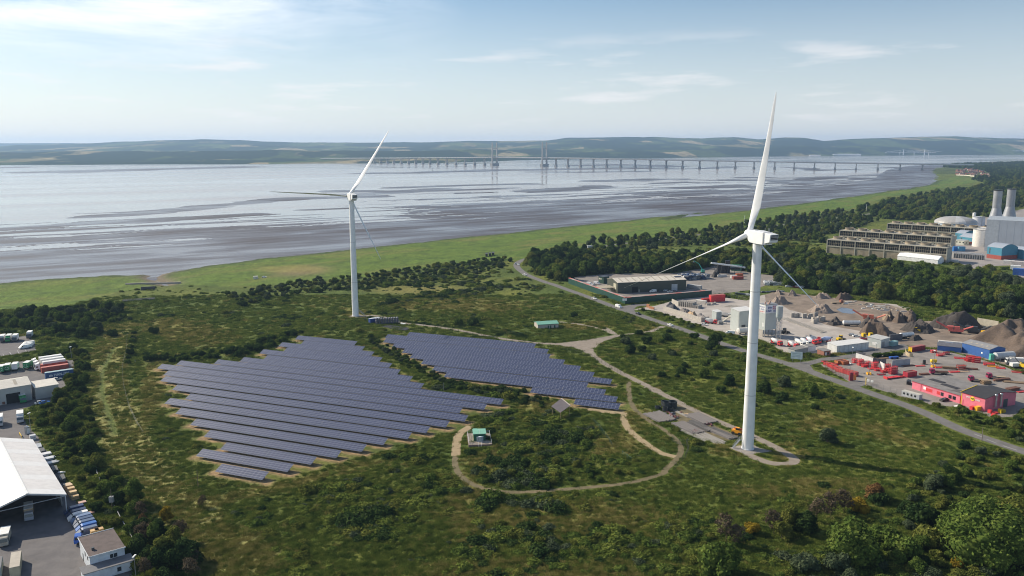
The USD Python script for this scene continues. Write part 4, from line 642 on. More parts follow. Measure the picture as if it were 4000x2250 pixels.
# ------------------------------------------------------------------ builders of things
roofw, clad = mat('white_roof_sheet', (.70, .69, .66), .5, var=.1, scale=.35), mat('grey_cladding', (.42, .44, .43), .5, var=.08)
light_sheet = mat('rooflight_sheet', (.42, .37, .29), .5)
def wallbox(m, pts, z0, z1): return m
def shed(name, label, cat, c, p, D, h, rise=0., kind='gable', wall=clad, roof=roofw, extras=(), over=.25, ribs=0, group=None, strips=(), base=None, L=None, monoside=0):
    """a building on the rectangle c-p (front edge) x depth D (positive: to the left of c->p); extras: (face, along0, along1, z0, z1, material, name)"""
    c, p = np.asarray(c, float), np.asarray(p, float); d = p - c; L = L or np.linalg.norm(d); rz = math.atan2(d[1], d[0]); t = thing(name, label, cat, (*c, 0), rz, group); s = 1 if D > 0 else -1; A = abs(D)
    y = lambda v_: v_ * s
    w = MB(); th = .0
    if kind == 'gable':
        pr = [(0, 0), (y(A), 0), (y(A), h), (y(A / 2), h + rise), (0, h)]; pr = pr if s > 0 else pr[::-1]; w.ext(pr, 0, L, axis='x'); obj('wall', w, wall, t)
        sl = math.hypot(A / 2, rise)
        rfs = []
        for q, (ya, yb) in enumerate(((-over, A / 2), (A / 2, A + over))):
            za, zb = (h - over * rise / (A / 2), h + rise) if q == 0 else (h + rise, h - over * rise / (A / 2))
            rfs += [None]; rfs[-1] = obj('roof', MB().hexa([(-over, y(ya), za + .03), (L + over, y(ya), za + .03), (L + over, y(yb), zb + .03), (-over, y(yb), zb + .03), (-over, y(ya), za + .18), (L + over, y(ya), za + .18), (L + over, y(yb), zb + .18), (-over, y(yb), zb + .18)]), roof, t)
        zr = lambda v_: h + rise * (v_ / (A / 2) if v_ < A / 2 else (A - v_) / (A / 2)) + .2
        for a0, a1, v0, v1, m_, nm in strips: obj(nm, MB().hexa([(a0, y(v0), zr(v0)), (a1, y(v0), zr(v0)), (a1, y(v1), zr(v1)), (a0, y(v1), zr(v1)), (a0, y(v0), zr(v0) + .04), (a1, y(v0), zr(v0) + .04), (a1, y(v1), zr(v1) + .04), (a0, y(v1), zr(v1) + .04)]), m_, rfs[int(v0 >= A / 2)])
    elif kind == 'barrel':
        n = 10; arc = [(y(A * (1 - k / n)), h + rise * math.sin(math.pi * k / n)) for k in range(n + 1)]; pr = [(0, 0), (y(A), 0)] + arc; pr = pr if s > 0 else pr[::-1]; w.ext(pr, 0, L, axis='x'); obj('wall', w, wall, t)
        r = MB()
        for k in range(n):
            (ya, za), (yb, zb) = arc[k], arc[k + 1]; r.hexa([(-over, ya, za + .02), (L + over, ya, za + .02), (L + over, yb, zb + .02), (-over, yb, zb + .02), (-over, ya, za + .25), (L + over, ya, za + .25), (L + over, yb, zb + .25), (-over, yb, zb + .25)])
        obj('roof', r, roof, t)
    else:
        z1, z2 = (h, h + rise) if not monoside else (h + rise, h)
        pr = [(0, 0), (y(A), 0), (y(A), z2), (0, z1)]; pr = pr if s > 0 else pr[::-1]; w.ext(pr, 0, L, axis='x'); obj('wall', w, wall, t)
        rf = obj('roof', MB().hexa([(-over, y(-over), z1 + .02), (L + over, y(-over), z1 + .02), (L + over, y(A + over), z2 + .02), (-over, y(A + over), z2 + .02), (-over, y(-over), z1 + .17), (L + over, y(-over), z1 + .17), (L + over, y(A + over), z2 + .17), (-over, y(A + over), z2 + .17)]), roof, t)
        zr = lambda v_: z1 + (z2 - z1) * v_ / A + .19
        for a0, a1, v0, v1, m_, nm in strips: obj(nm, MB().box(a0, min(y(v0), y(v1)), zr(v0), a1, max(y(v0), y(v1)), zr(v1) + .12), m_, rf)
    for e in extras:
        f, a0, a1, z0, z1, m_, nm = e[:7]; k = e[7] if len(e) > 7 else .05
        b = {'f': (a0, -k * s, a1, .02 * s), 'b': (a0, D - .02 * s, a1, D + k * s), 'l': (-k, y(a0), .02, y(a1)), 'r': (L - .02, y(a0), L + k, y(a1))}[f]
        obj(nm, MB().box(min(b[0], b[2]), min(b[1], b[3]), z0, max(b[0], b[2]), max(b[1], b[3]), z1), m_, t)
    return t
def wheels(t, xs, w, r, dual=False, group=0):
    for x in xs:
        for s in (-1, 1): obj('wheel', MB().cyl((x, s * (w - .28), r), (x, s * w, r), r, n=10), rubber, t)
def hullbox(pts): return trimesh.convex.convex_hull(np.array(pts, float))
def sym(pr, w): return [(x, s * ww, z) for x, z, ww in [(a, b, (c if len(q) > 2 else w)) for q in pr for a, b, c in [(*q, w)[:3]]] for s in (-1, 1)]
def car(t, col):
    obj('body', hullbox(sym([(-2.1, .3), (2.1, .3), (2.15, .62), (2.0, .78), (1.1, .95), (-2.0, .98), (-2.15, .6)], .88)), paint(col, .25), t)
    obj('cabin_glass', hullbox(sym([(-1.75, .93), (1.0, .9), (.3, 1.40, .66), (-1.25, 1.42, .66)], .80)), glass, t); obj('roof', hullbox(sym([(-1.2, 1.42, .64), (.25, 1.40, .64), (.2, 1.47, .58), (-1.1, 1.49, .58)], .6)), paint(col, .25), t)
    wheels(t, (-1.3, 1.35), .9, .33)
def van(t, col, rear=None, L=5.4):
    h = L / 2
    obj('body', hullbox(sym([(-h, .35), (h, .35), (h + .02, .9), (h - .75, 1.2), (h - 1.5, 2.05, .86), (h - 1.9, 2.2, .82), (-h, 2.2, .84), (-h - .03, 1.2)], .97)), paint(col, .3), t)
    obj('windscreen', hullbox([(h - .72, s * .80, 1.24) for s in (-1, 1)] + [(h - 1.47, s * .74, 2.02) for s in (-1, 1)] + [(h - .66, s * .80, 1.26) for s in (-1, 1)] + [(h - 1.41, s * .74, 2.05) for s in (-1, 1)]), glass, t)
    for s in (-1, 1): obj('side_window', hullbox([(h - .95, s * .945, 1.3), (h - 1.8, s * .945, 1.3), (h - 1.8, s * .90, 1.9), (h - 1.45, s * .90, 1.9), (h - .95, s * .985, 1.3), (h - 1.8, s * .985, 1.3), (h - 1.8, s * .94, 1.9), (h - 1.45, s * .94, 1.9)]), glass, t)
    if rear is not None: obj('rear_doors', MB().box(-h - .06, -.8, .5, -h + .05, .8, 2.0), paint(rear), t)
    wheels(t, (-h + 1.1, h - 1.0), .98, .36)
def cab(t, x1, col, h=2.9, w=1.22, l=1.9):
    obj('cab', hullbox(sym([(x1 - l, .7), (x1, .6), (x1 + .05, 1.6), (x1 - .25, h, w * .92), (x1 - l, h, w * .92)], w)), paint(col, .3), t)
    obj('windscreen', hullbox([(x1 + .05, s * w * .9, 1.65) for s in (-1, 1)] + [(x1 - .19, s * w * .86, h - .35) for s in (-1, 1)] + [(x1 + .09, s * w * .9, 1.65) for s in (-1, 1)] + [(x1 - .14, s * w * .86, h - .35) for s in (-1, 1)]), glass, t)
    for s in (-1, 1): obj('side_window', MB().box(x1 - 1.25, s * w - .03, 1.7, x1 - .35, s * w + .03, 2.4), glass, t)
def chassis(t, x0, x1): obj('chassis', MB().box(x0, -.45, .55, x1, .45, .85), paint(DARK), t)
def box_lorry(t, col, box=WHITE, L=7.5, hb=3.4, logo=False, fasc=None):
    h = L / 2; chassis(t, -h, h - .2); cab(t, h, col); x1 = h - 2.0
    obj('box_body', MB().box(-h, -1.24, .95, x1, 1.24, hb), paint(box), t); obj('box_roof', MB().box(-h - .02, -1.26, hb, x1 + .02, 1.26, hb + .06), paint(WHITE), t)
    if fasc is not None: obj('box_front', MB().box(x1 + .002, -1.2, 2.0, x1 + .05, 1.2, hb - .08), paint(fasc), t)
    if logo:
        lg = MB()
        for s in (-1, 1): lg.box(-h - .05, s * .55 - .28, 2.45, -h - .02, s * .55 + .28, 2.75)
        for k in range(9): a = math.pi * (1.12 + .76 * k / 8); lg.box(-h - .05, math.cos(a) * .95 - .14, 2.25 + math.sin(a) * .95 - .06, -h - .02, math.cos(a) * .95 + .14, 2.25 + math.sin(a) * .95 + .10)
        obj('smile_logo', lg, paint(WHITE), t)
    wheels(t, (-h + 1.5, h - 1.1), 1.2, .5)
def artic(t, col, trailer, Lt=12.2):
    h = (Lt + 3.6) / 2; chassis(t, -h, h - .1); cab(t, h, col, 3.5, 1.24, 2.2); obj('fairing', hullbox([(h - .9, -1.1, 3.5), (h - .9, 1.1, 3.5), (h - 2.1, -1.15, 3.95), (h - 2.1, 1.15, 3.95), (h - 2.1, -1.15, 3.5), (h - 2.1, 1.15, 3.5)]), paint(col), t)
    obj('trailer', MB().box(-h, -1.26, 1.05, -h + Lt, 1.26, 4.0), paint(trailer), t); obj('trailer_roof', MB().box(-h - .02, -1.28, 4.0, -h + Lt + .02, 1.28, 4.06), paint(WHITE), t)
    wheels(t, (-h + 1.6, -h + 2.9, -h + 4.2, h - 3.6, h - 1.2), 1.24, .5)
def mixer(t, col, drum=(.62, .62, .60)):
    chassis(t, -4.0, 3.9); cab(t, 4.1, col, 2.85)
    ax = np.array([math.cos(.2), 0, -math.sin(.2)]); o = np.array([-.7, 0, 2.35]); s = lambda k, r: o + ax * k + r * (np.cos(np.arange(16) * math.pi / 8)[:, None] * np.array([0, 1., 0]) + np.sin(np.arange(16) * math.pi / 8)[:, None] * np.cross(ax, [0, 1., 0]))
    obj('drum', loft([s(-2.9, .55), s(-2.2, .8), s(-.6, 1.2), s(.8, 1.2), s(2.2, .75), s(2.5, .4)]), mat('drum_%d' % int(drum[0] * 100 + drum[2] * 10), drum, .4, var=.2), t, smooth=40)
    obj('hopper', MB().cyl((-3.9, 0, 2.9), (-3.9, 0, 3.7), .35, .75, 8), paint(GREY), t); obj('chute', MB().hexa([(-4.6, -.3, 1.3), (-4.6, .3, 1.3), (-3.8, .3, 2.4), (-3.8, -.3, 2.4), (-4.7, -.3, 1.45), (-4.7, .3, 1.45), (-3.9, .3, 2.55), (-3.9, -.3, 2.55)]), paint(GREY), t)
    obj('drum_stand', MB().box(-3.4, -.5, .85, -2.9, .5, 2.6).box(1.5, -.6, .85, 2.0, .6, 1.7), paint(col), t); obj('mudguard', MB().box(-3.2, -1.25, 1.05, -.6, -.7, 1.15).box(-3.2, .7, 1.05, -.6, 1.25, 1.15), paint(col), t)
    wheels(t, (-2.6, -1.3, 1.2, 3.1), 1.24, .5)
def tanker(t, L=9.5, r=1.15):
    obj('tank', loft([np.stack([np.full(16, x), rr * np.cos(np.arange(16) * math.pi / 8), 2.2 + rr * np.sin(np.arange(16) * math.pi / 8)], 1) for x, rr in ((-L / 2, .4), (-L / 2 + .5, r), (L / 2 - .7, r), (L / 2, .5))]), mat('tank_white', (.66, .67, .66), .4, var=.2, scale=.9), t, smooth=40)
    chassis(t, -L / 2 + .4, L / 2 - 1); obj('catwalk', MB().box(-L / 2 + 1, -.3, 2.2 + r, L / 2 - 1.3, .3, 2.28 + r), paint(GREY), t); obj('landing_leg', MB().box(L / 2 - 2.2, -.8, .05, L / 2 - 2, -.6, 1.2).box(L / 2 - 2.2, .6, .05, L / 2 - 2, .8, 1.2), paint(DARK), t); wheels(t, (-L / 2 + 1.3, -L / 2 + 2.6, -L / 2 + 3.9), 1.2, .5)
def flatbed(t, col, load=None):
    chassis(t, -4, 3.8); cab(t, 4.2, col, 2.8); obj('bed', MB().box(-4.3, -1.25, 1.0, 2.1, 1.25, 1.2), mat('bed_boards', (.34, .27, .19), .8), t); obj('headboard', MB().box(2.1, -1.25, 1.0, 2.25, 1.25, 2.3), paint(col), t)
    if load:
        m = MB()
        for k in range(5): m.cyl((-4.2, -.9 + k * .45, 1.45), (1.8, -.9 + k * .45, 1.45), .2, n=6)
        obj('pipe_load', m, mat('rusty_steel', (.16, .075, .05), .8, var=.4), t)
    wheels(t, (-2.9, -1.6, 3.0), 1.24, .5)
def tipper(t, col):
    chassis(t, -3.9, 3.7); cab(t, 4.0, col); m = MB(); m.hexa([(-3.9, -1.1, 1.1), (1.8, -1.1, 1.1), (1.8, 1.1, 1.1), (-3.9, 1.1, 1.1), (-4.1, -1.28, 2.5), (2, -1.28, 2.5), (2, 1.28, 2.5), (-4.1, 1.28, 2.5)]); obj('tipping_body', m, paint(col), t); obj('load', MB().ball((-1, 0, 2.4), (2.6, 1.1, .45), 2), paint(GREY), t); wheels(t, (-2.7, -1.4, 1.3, 3.0), 1.24, .5)
def container(t, col, L=6.06, roof=None, front=None, h=2.6, w=2.44):
    m = MB().box(-L / 2, -w / 2 + .04, .1, L / 2, w / 2 - .04, h - .06)
    for k in range(int(L / .55)):
        x = -L / 2 + .35 + k * .55
        for s in (-1, 1): m.box(x, s * (w / 2 - .02) - .03, .25, x + .25, s * (w / 2 - .02) + .03, h - .2)
    obj('body', m, paint(col, .55), t); f = MB()
    for x in (-L / 2, L / 2 - .12):
        for y in (-w / 2, w / 2 - .12): f.box(x - .01, y - .01, 0, x + .13, y + .13, h)
    obj('corner_posts', f, paint(col, .5), t); obj('roof', MB().box(-L / 2 + .02, -w / 2 + .02, h - .06, L / 2 - .02, w / 2 - .02, h + .01), paint(roof or col, .6), t)
    for s in (-1, 1): obj('door', MB().box(-L / 2 - .05, s * .58 - .55, .15, -L / 2 + .01, s * .58 + .55, h - .12), paint(front or col, .5), t)
    return t
def skip(t, col, L=5.5, w=2.3, h=1.6):
    m = MB(); a = .1
    m.box(-L / 2, -w / 2, .1, L / 2, w / 2, .25).box(-L / 2, -w / 2, .2, L / 2, -w / 2 + a, h).box(-L / 2, w / 2 - a, .2, L / 2, w / 2, h).box(-L / 2, -w / 2 + a, .2, -L / 2 + a, w / 2 - a, h).box(L / 2 - a, -w / 2 + a, .2, L / 2, w / 2 - a, h); obj('shell', m, paint(col), t); r = MB()
    for k in range(5): x = -L / 2 + .3 + k * (L - .7) / 4; r.box(x, -w / 2 - .1, .1, x + .12, -w / 2 + .02, h).box(x, w / 2 - .02, .1, x + .12, w / 2 + .1, h)
    obj('ribs', r, paint(col), t); obj('contents', MB().box(-L / 2 + a, -w / 2 + a, h - .35, L / 2 - a, w / 2 - a, h - .2), paint((.25, .09, .06)), t)
def stillage(t, n, col=RED, L=3.0, w=1.6, step=.85):
    for k in range(n):
        z = k * step; m = MB().box(-L / 2, -w / 2, z + .12, L / 2, w / 2, z + .32)
        for x in (-L / 2, L / 2 - .16):
            for y in (-w / 2, w / 2 - .16): m.box(x, y, z, x + .16, y + .16, z + step)
        m.box(-L / 2, -w / 2, z + step - .2, L / 2, -w / 2 + .1, z + step - .02).box(-L / 2, w / 2 - .1, z + step - .2, L / 2, w / 2, z + step - .02)
        obj('tray', m, paint(col, .55), t)
def beams(t, nx, nz, L, r, mt, wob=.0, seed=1, square=False):
    rg_ = np.random.default_rng(seed)
    for k in range(nz):
        for i_ in range(nx - (k if not square else 0)):
            y = (i_ - (nx - 1) / 2 + (0 if square else k * .5)) * r * (2.15 if square else 2.9); z = r + k * r * (2 if square else 1.75); a = rg_.normal(0, wob); dx = rg_.normal(0, .25)
            if square: obj('beam', MB().box(-L / 2 + dx, y - r, z - r, L / 2 + dx, y + r, z + r * .9, a), mt, t)
            else: obj('pipe', MB().cyl((-L / 2 + dx, y - a * L / 2, z), (L / 2 + dx, y + a * L / 2, z), r, n=7), mt, t)
def blocks(t, nx, nz, mt=concrete, bx=.75, by=1.5, bz=.75):
    for k in range(nz):
        for i_ in range(nx): obj('block', MB().box(-by / 2 + i_ * (by + .04), -bx / 2, k * bz + .01, by / 2 + i_ * (by + .04), bx / 2, (k + 1) * bz - .02), mt, t)
def crushed(t, col, seed):
    r_ = np.random.default_rng(seed); p = np.array(sym([(-2.0, .1), (2.0, .1), (2.05, .5), (1.0, .75), (.4, .98, .7), (-1.2, 1.0, .7), (-1.9, .75)], .85)); p += r_.normal(0, .09, p.shape)
    obj('body', trimesh.convex.convex_hull(p), paint(col, .35), t); obj('cabin_glass', trimesh.convex.convex_hull(p * [.62, 1.01, .35] + [-.3, 0, .56]), glass, t)
    w = MB(); [w.cyl((x, s * .70, .3), (x, s * .88, .3), .3, n=7) for x in (-1.25, 1.3) for s in (-1, 1)]; obj('wheels', w, rubber, t)
def heap(name, label, k, pts, h, m_, seed, cat='heap', ridge=None):
    """loose heap on the outline pts (picture zoom k)"""
    pg = Pg(gs(k, *pts)); pg = pg if pg.geom_type == 'Polygon' else max(pg.geoms, key=lambda q: q.area); c = np.array(pg.representative_point().coords[0] if ridge is None else ridge); x0, y0, x1, y1 = pg.bounds; n = 46
    X_, Y_ = np.meshgrid(np.linspace(x0 - .5, x1 + .5, n), np.linspace(y0 - .5, y1 + .5, n), indexing='ij'); ins = shapely.contains_xy(pg, X_.ravel(), Y_.ravel()); dd = shapely.distance(pg.boundary, shapely.points(X_.ravel(), Y_.ravel())); mx = dd[ins].max() if ins.any() else 1
    z = np.where(ins, .85 * h * np.minimum(1, dd / mx * 1.6) ** .9 * (1 + 1.9 * (n2(X_.ravel(), Y_.ravel(), max(2.5, h * 1.2), seed) - .5)), -.2) + np.where(ins, (n2(X_.ravel(), Y_.ravel(), .9, seed + 1) - .5) * min(1.2, h * .25), 0); i_ = np.arange(n - 1)[:, None] * n + np.arange(n - 1)[None]
    v = np.stack([X_.ravel() - c[0], Y_.ravel() - c[1], z], 1); q = np.stack([i_, i_ + n, i_ + n + 1, i_ + 1], -1).reshape(-1, 4); v, q, _ = prune(v, q, z > -.15, z)
    t = obj(name, (v, q), m_, smooth=True, label=label, cat=cat); UsdGeom.Xformable(stage.GetPrimAtPath(t)).AddTranslateOp().Set((float(c[0]), float(c[1]), .04)); return t
def lamp_post(t, h=8., arm=True, col=GREY):
    obj('pole', MB().cyl((0, 0, 0), (0, 0, h), .13, .07, 6), paint(col), t)
    if arm: obj('lamp_head', MB().box(-.2, -.9, h - .1, .2, .9, h + .1), paint(WHITE), t)
def wire_fence(name, label, pts, h=2.2, sp=3.0, col=GREY, pale=.45, group=None, rails=True):
    """open fence: posts one by one, rails and upright pales as the infill of each bay"""
    P_ = np.asarray(pts); c = P_[0]; t = thing(name, label, 'fence', (*c, 0), 0, group); m = paint(col)
    for a, b in zip(P_[:-1], P_[1:]):
        L = np.linalg.norm(b - a); n = max(1, round(L / sp)); e = (b - a) / L
        for k in range(n):
            o = a - c + e * L * k / n; q = a - c + e * L * (k + 1) / n; obj('post', MB().cyl((*o, -.3), (*o, h + .1), .06, n=4, cap=False), m, t); s = MB()
            for z in (.35, h - .25): s.cyl((*o, z), (*q, z), .03, n=3, cap=False)
            for i_ in range(1, max(2, int(L / n / pale))): w_ = o + (q - o) * i_ / max(2, int(L / n / pale)); s.cyl((*w_, .1), (*w_, h), .022, n=3, cap=False)
            obj('pale_panel', s, m, t)
    return t
def solid_wall(name, label, cat, pts, h, m_, sp=4., thick=.2, cop=None, group=None, pname='panel', copw=.5):
    P_ = np.asarray(pts); c = P_[0]; t = thing(name, label, cat, (*c, 0), 0, group)
    for a, b in zip(P_[:-1], P_[1:]):
        L = np.linalg.norm(b - a); n = max(1, round(L / sp)); e = (b - a) / L; nrm = np.array([-e[1], e[0]]); rz = math.atan2(e[1], e[0])
        for k in range(n):
            o, q = a - c + e * (L * k / n + .02), a - c + e * (L * (k + 1) / n - .02); f = lambda w0, w1, z0, z1: [(*(o + nrm * w0), z0), (*(q + nrm * w0), z0), (*(q + nrm * w1), z0), (*(o + nrm * w1), z0), (*(o + nrm * w0), z1), (*(q + nrm * w0), z1), (*(q + nrm * w1), z1), (*(o + nrm * w1), z1)]
            obj(pname, MB().hexa(f(0, thick, 0, h)), m_ if not isinstance(m_, (list, tuple)) else m_[k % len(m_)], t)
            if cop is not None: obj('coping', MB().hexa(f(-.05, copw, h + .003, h + .22)), cop[k % len(cop)] if isinstance(cop, list) else cop, t)
    return t
protos_ = {}
def put(key, fn, args, loc, rz, name, label, cat, group=None, z=0):
    loc = (*loc[:2], z)
    if (key, args) in protos_: return dup(protos_[key, args], loc, rz, label, cat, group or '', None)
    t = thing(name, label, cat, loc, rz, group); fn(t, *args); protos_[key, args] = t; return t
def head(k, a, b): A, B = g(k, *a), g(k, *b); d = B - A; return (A + B) / 2, math.atan2(d[1], d[0])

# ------------------------------------------------------------------ bridge and far shore
cb = mat('bridge_concrete', (.36, .35, .33), .8, var=.1, scale=.02)
pq = np.polyfit([-482, -297, -105, 251, 451, 741, 899, 1072, 1243, 1479, 1690, 1928], [5442, 5306, 5139, 4760, 4590, 4435, 4367, 4325, 4200, 4060, 3930, 3860], 2)
def colx(k, x, y):
    o = np.array(ray(*px(k, x, y))[:2]); o = o / o[1]            # where a picture column meets the bridge line
    yy_ = np.linspace(3000, 7500, 4000); return np.array([np.interp(0, (yy_ * o[0] - np.interp(yy_, np.polyval(pq, np.linspace(3000, -2500, 800)), np.linspace(3000, -2500, 800))), yy_) * o[0], 0])
def bridge_at(k, x): X_ = colx(k, x, 290)[0]; return np.array([X_, np.polyval(pq, X_)])
deck_z = lambda X_: np.interp(X_, [-1500, -900, -105, 240, 900, 2100], [24, 34, 48, 48, 40, 25])
bt = thing('estuary_bridge', 'long cable-stayed road bridge with two pale twin-legged towers across the estuary', 'bridge', (*bridge_at('S', 460), 0))
bo = bridge_at('S', 460)
xs = np.linspace(-1500, 2120, 90); line = np.stack([xs, np.polyval(pq, xs)], 1)
dv = np.gradient(line, axis=0); dv /= np.linalg.norm(dv, axis=1, keepdims=True); nr = np.stack([-dv[:, 1], dv[:, 0]], 1); dz = deck_z(xs)
def strip(w0, w1, z0, z1):
    a, b = line + nr * w0 - bo, line + nr * w1 - bo; v = np.vstack([np.c_[a, dz + z0], np.c_[b, dz + z0], np.c_[b, dz + z1], np.c_[a, dz + z1]]); n = len(xs); i_ = np.arange(n - 1); f = []
    for p_ in range(4): q_ = (p_ + 1) % 4; f.append(np.stack([i_ + p_ * n, i_ + 1 + p_ * n, i_ + 1 + q_ * n, i_ + q_ * n], 1))
    return v, np.vstack(f)
obj('deck', strip(-15, 15, -3.6, 0), cb, bt); obj('parapet', strip(-17.4, -17.0, -.5, 3.0), mat('wind_shield', (.5, .52, .52), .5), bt); obj('parapet', strip(17.0, 17.4, -.5, 3.0), 'x' if 0 else mats['wind_shield'], bt)
piers = [('S', x) for x in (-470, -420, -370, -320, -262, -205, -150, -95, -40, 22, 90, 160, 232, 305, 382, 935, 1028, 1125, 1225, 1327, 1437, 1548, 1665, 1788, 1915, 2047, 2184, 2323, 2468)] + [('H', x) for x in (30, 140, 255, 372, 491, 614, 740, 866)]
for k, x in piers:
    p_ = bridge_at(k, x); i_ = np.argmin(abs(xs - p_[0])); u = nr[i_]; w = dv[i_]; z1 = deck_z(p_[0]) - 4.5; m = MB(); rz = math.atan2(w[1], w[0])
    for s in (-5.5, 5.5): c_ = p_ + u * s - bo; m.box(c_[0] - 2, c_[1] - 2, 8, c_[0] + 2, c_[1] + 2, z1, rz, c_)
    c_ = p_ - bo; m.box(c_[0] - 4.5, c_[1] - 10, -6, c_[0] + 4.5, c_[1] + 10, 8.5, rz, c_).box(c_[0] - 2.4, c_[1] - 14, z1 - 3, c_[0] + 2.4, c_[1] + 14, z1, rz, c_)
    obj('pier', m, cb, bt)
for x in (460, 845):
    p_ = bridge_at('S', x); i_ = np.argmin(abs(xs - p_[0])); u = nr[i_]; w = dv[i_]; rz = math.atan2(w[1], w[0]); c0 = p_ - bo
    for s in (-1, 1):
        b_, tp = c0 + u * s * 22, c0 + u * s * 20; q = [(b_[0] + dx * w[0] * 4.2 + dy * u[0] * 3.4, b_[1] + dx * w[1] * 4.2 + dy * u[1] * 3.4, 9) for dx, dy in ((-1, -1), (1, -1), (1, 1), (-1, 1))] + [(tp[0] + dx * w[0] * 3 + dy * u[0] * 2.4, tp[1] + dx * w[1] * 3 + dy * u[1] * 2.4, 137) for dx, dy in ((-1, -1), (1, -1), (1, 1), (-1, 1))]
        obj('tower_leg', MB().hexa(q), cb, bt)
    for z in (36, 100): obj('cross_beam', MB().box(c0[0] - 2.5, c0[1] - 19, z, c0[0] + 2.5, c0[1] + 19, z + 5, rz, c0), cb, bt)
    obj('caisson', MB().box(c0[0] - 9, c0[1] - 31, -6, c0[0] + 9, c0[1] + 31, 12, rz, c0), cb, bt)
for k, x, lab in (('H', 190, 'lorry crossing the estuary bridge, leftmost of those in sight'), ('H', 357, 'lorry crossing the estuary bridge, left of its middle right span'), ('H', 980, 'left one of two lorries at the landward end of the bridge'), ('H', 1035, 'right one of two lorries at the landward end of the bridge'), ('S', 2323, 'lorry on the bridge left of the near turbine blade')):
    p_ = bridge_at(k, x); i_ = np.argmin(abs(xs - p_[0])); put('artic', artic, ((.5, .5, .5), (.4, .4, .42)), p_ - nr[i_] * 7, math.atan2(dv[i_][1], dv[i_][0]), 'articulated_lorry', lab, 'lorry', 'lorries on the bridge', z=float(deck_z(p_[0])) + .05)
def far_at(k, x, y): return g(k, x, y, 4.)
# second, older bridge behind, its neighbour and the long white sheds on the far bank
def stay_bridge(label, x0, x1, y0, towers, th_, dk):
    a, b = far_at('a', x0, y0 + 9), far_at('a', x1, y0 + 9); t = thing('far_bridge', label, 'bridge', (*a, 0)); d = b - a; L = np.linalg.norm(d); e = d / L; wp = mat('far_white_steel', (.72, .73, .74), .5)
    obj('deck', MB().cyl((0, 0, dk), (*d, dk), 3.2, n=4), wp, t)
    for q in range(0, int(L), 160): o = e * q; obj('pier', MB().box(o[0] - 3, o[1] - 3, -6, o[0] + 3, o[1] + 3, dk), wp, t)
    for f_ in towers:
        o = d * f_
        if 0 <= f_ <= 1: obj('tower', MB().box(o[0] - 4, o[1] - 4, 0, o[0] + 4, o[1] + 4, th_), wp, t)
        for s in (-1, 1):
            n = 12; sp_ = 420 if th_ > 100 else 190
            for i_ in range(n):
                za, zb = [dk + 3 + (th_ - dk - 3) * (1 - k_ / n) ** (2 if th_ > 100 else 1) for k_ in (i_, i_ + 1)]; oa, ob = [o + e * s * sp_ * k_ / n for k_ in (i_, i_ + 1)]
                obj('cable', MB().cyl((*oa, za), (*ob, zb), 1.6, n=4, cap=False), wp, t)
stay_bridge('white cable-stayed river bridge with two low pylons on the far bank', 1580, 1940, 275, (.36, .78), 62, 34)
stay_bridge('pale suspension bridge at the right edge beyond the estuary', 2270, 2900, 269, (.78,), 130, 40)
for x0, x1, y, h, lab in ((1205, 1405, 284, 16, 'long white shed on the far bank, the largest in the row'), (770, 905, 284, 12, 'long white shed on the far bank left of the largest'), (1035, 1115, 287, 9, 'small white shed between the two long ones on the far bank')):
    shed('far_warehouse', lab, 'warehouse', far_at('a', x0, y + 4), far_at('a', x1, y + 4), 60, h, 3, wall=mat('far_white_wall', (.7, .7, .7), .6))
# houses of the village
vg = np.random.default_rng(5); brickh = [mat('house_brick_red', (.30, .13, .09), .85), mat('house_render', (.55, .48, .38), .85), mat('house_brick_brown', (.24, .15, .11), .85)]; tiles_ = [mat('tile_red', (.21, .085, .06), .8), mat('tile_brown', (.13, .085, .07), .8), mat('tile_dark', (.07, .06, .06), .8)]
def house(t, a, b, w):
    obj('wall', MB().ext([(0, 0), (7.5, 0), (7.5, 5.0), (3.75, 7.6), (0, 5.0)], -w / 2, w / 2, axis='x'), brickh[a], t)
    for s in (0, 1): q = (lambda v_: v_ if s == 0 else 7.5 - v_); obj('roof', MB().hexa([(-w / 2 - .3, q(-.4), 4.8), (w / 2 + .3, q(-.4), 4.8), (w / 2 + .3, q(3.75), 7.65), (-w / 2 - .3, q(3.75), 7.65), (-w / 2 - .3, q(-.4), 5.0), (w / 2 + .3, q(-.4), 5.0), (w / 2 + .3, q(3.75), 7.9), (-w / 2 - .3, q(3.75), 7.9)]), tiles_[b], t)
    obj('chimney', MB().box(w / 2 - 1.2, 3.3, 7, w / 2 - .4, 4.2, 8.9), brickh[0], t)
    for x in (-w / 4 - .6, w / 4 - .6):
        for z in (1.0, 3.4): obj('window', MB().box(x, -.05, z, x + 1.2, .03, z + 1.1), glass, t)
ci = 0
for k, poly, sp in (('T', [(640, 405), (850, 408), (1060, 440), (1230, 470), (1420, 460), (1400, 415), (1200, 385), (1150, 345), (1000, 300), (880, 300), (700, 330), (640, 350)], 38), ('T', [(1640, 390), (1932, 370), (1990, 330), (1760, 320), (1620, 340)], 46)):
    x, y = in_poly(Pg(gs(k, *poly)), sp, vg, .3)
    for a, b in zip(x, y):
        qx, qy = to_px(a, b); w_ = (vg.integers(3), vg.integers(3), float(vg.choice([8, 11, 15])))
        put('house', house, (int(w_[0]), int(w_[1]), w_[2]), (a, b), float(vg.choice([.5, .7, -.9, 2.1])) + vg.normal(0, .1), 'house', f'{["red brick", "cream rendered", "brown brick"][w_[0]]} house with a {["red", "brown", "dark"][w_[1]]} roof, {"sea front" if b < 3400 else "inland"} part of the far village', 'house', 'houses of the village on the far point')
swp = gs('T', (650, 410), (850, 418), (1000, 437), (1215, 473)); solid_wall('sea_wall', 'pale sea wall below the village houses', 'wall', swp, 3.0, mat('pale_wall', (.62, .58, .50), .8), 40, .6)
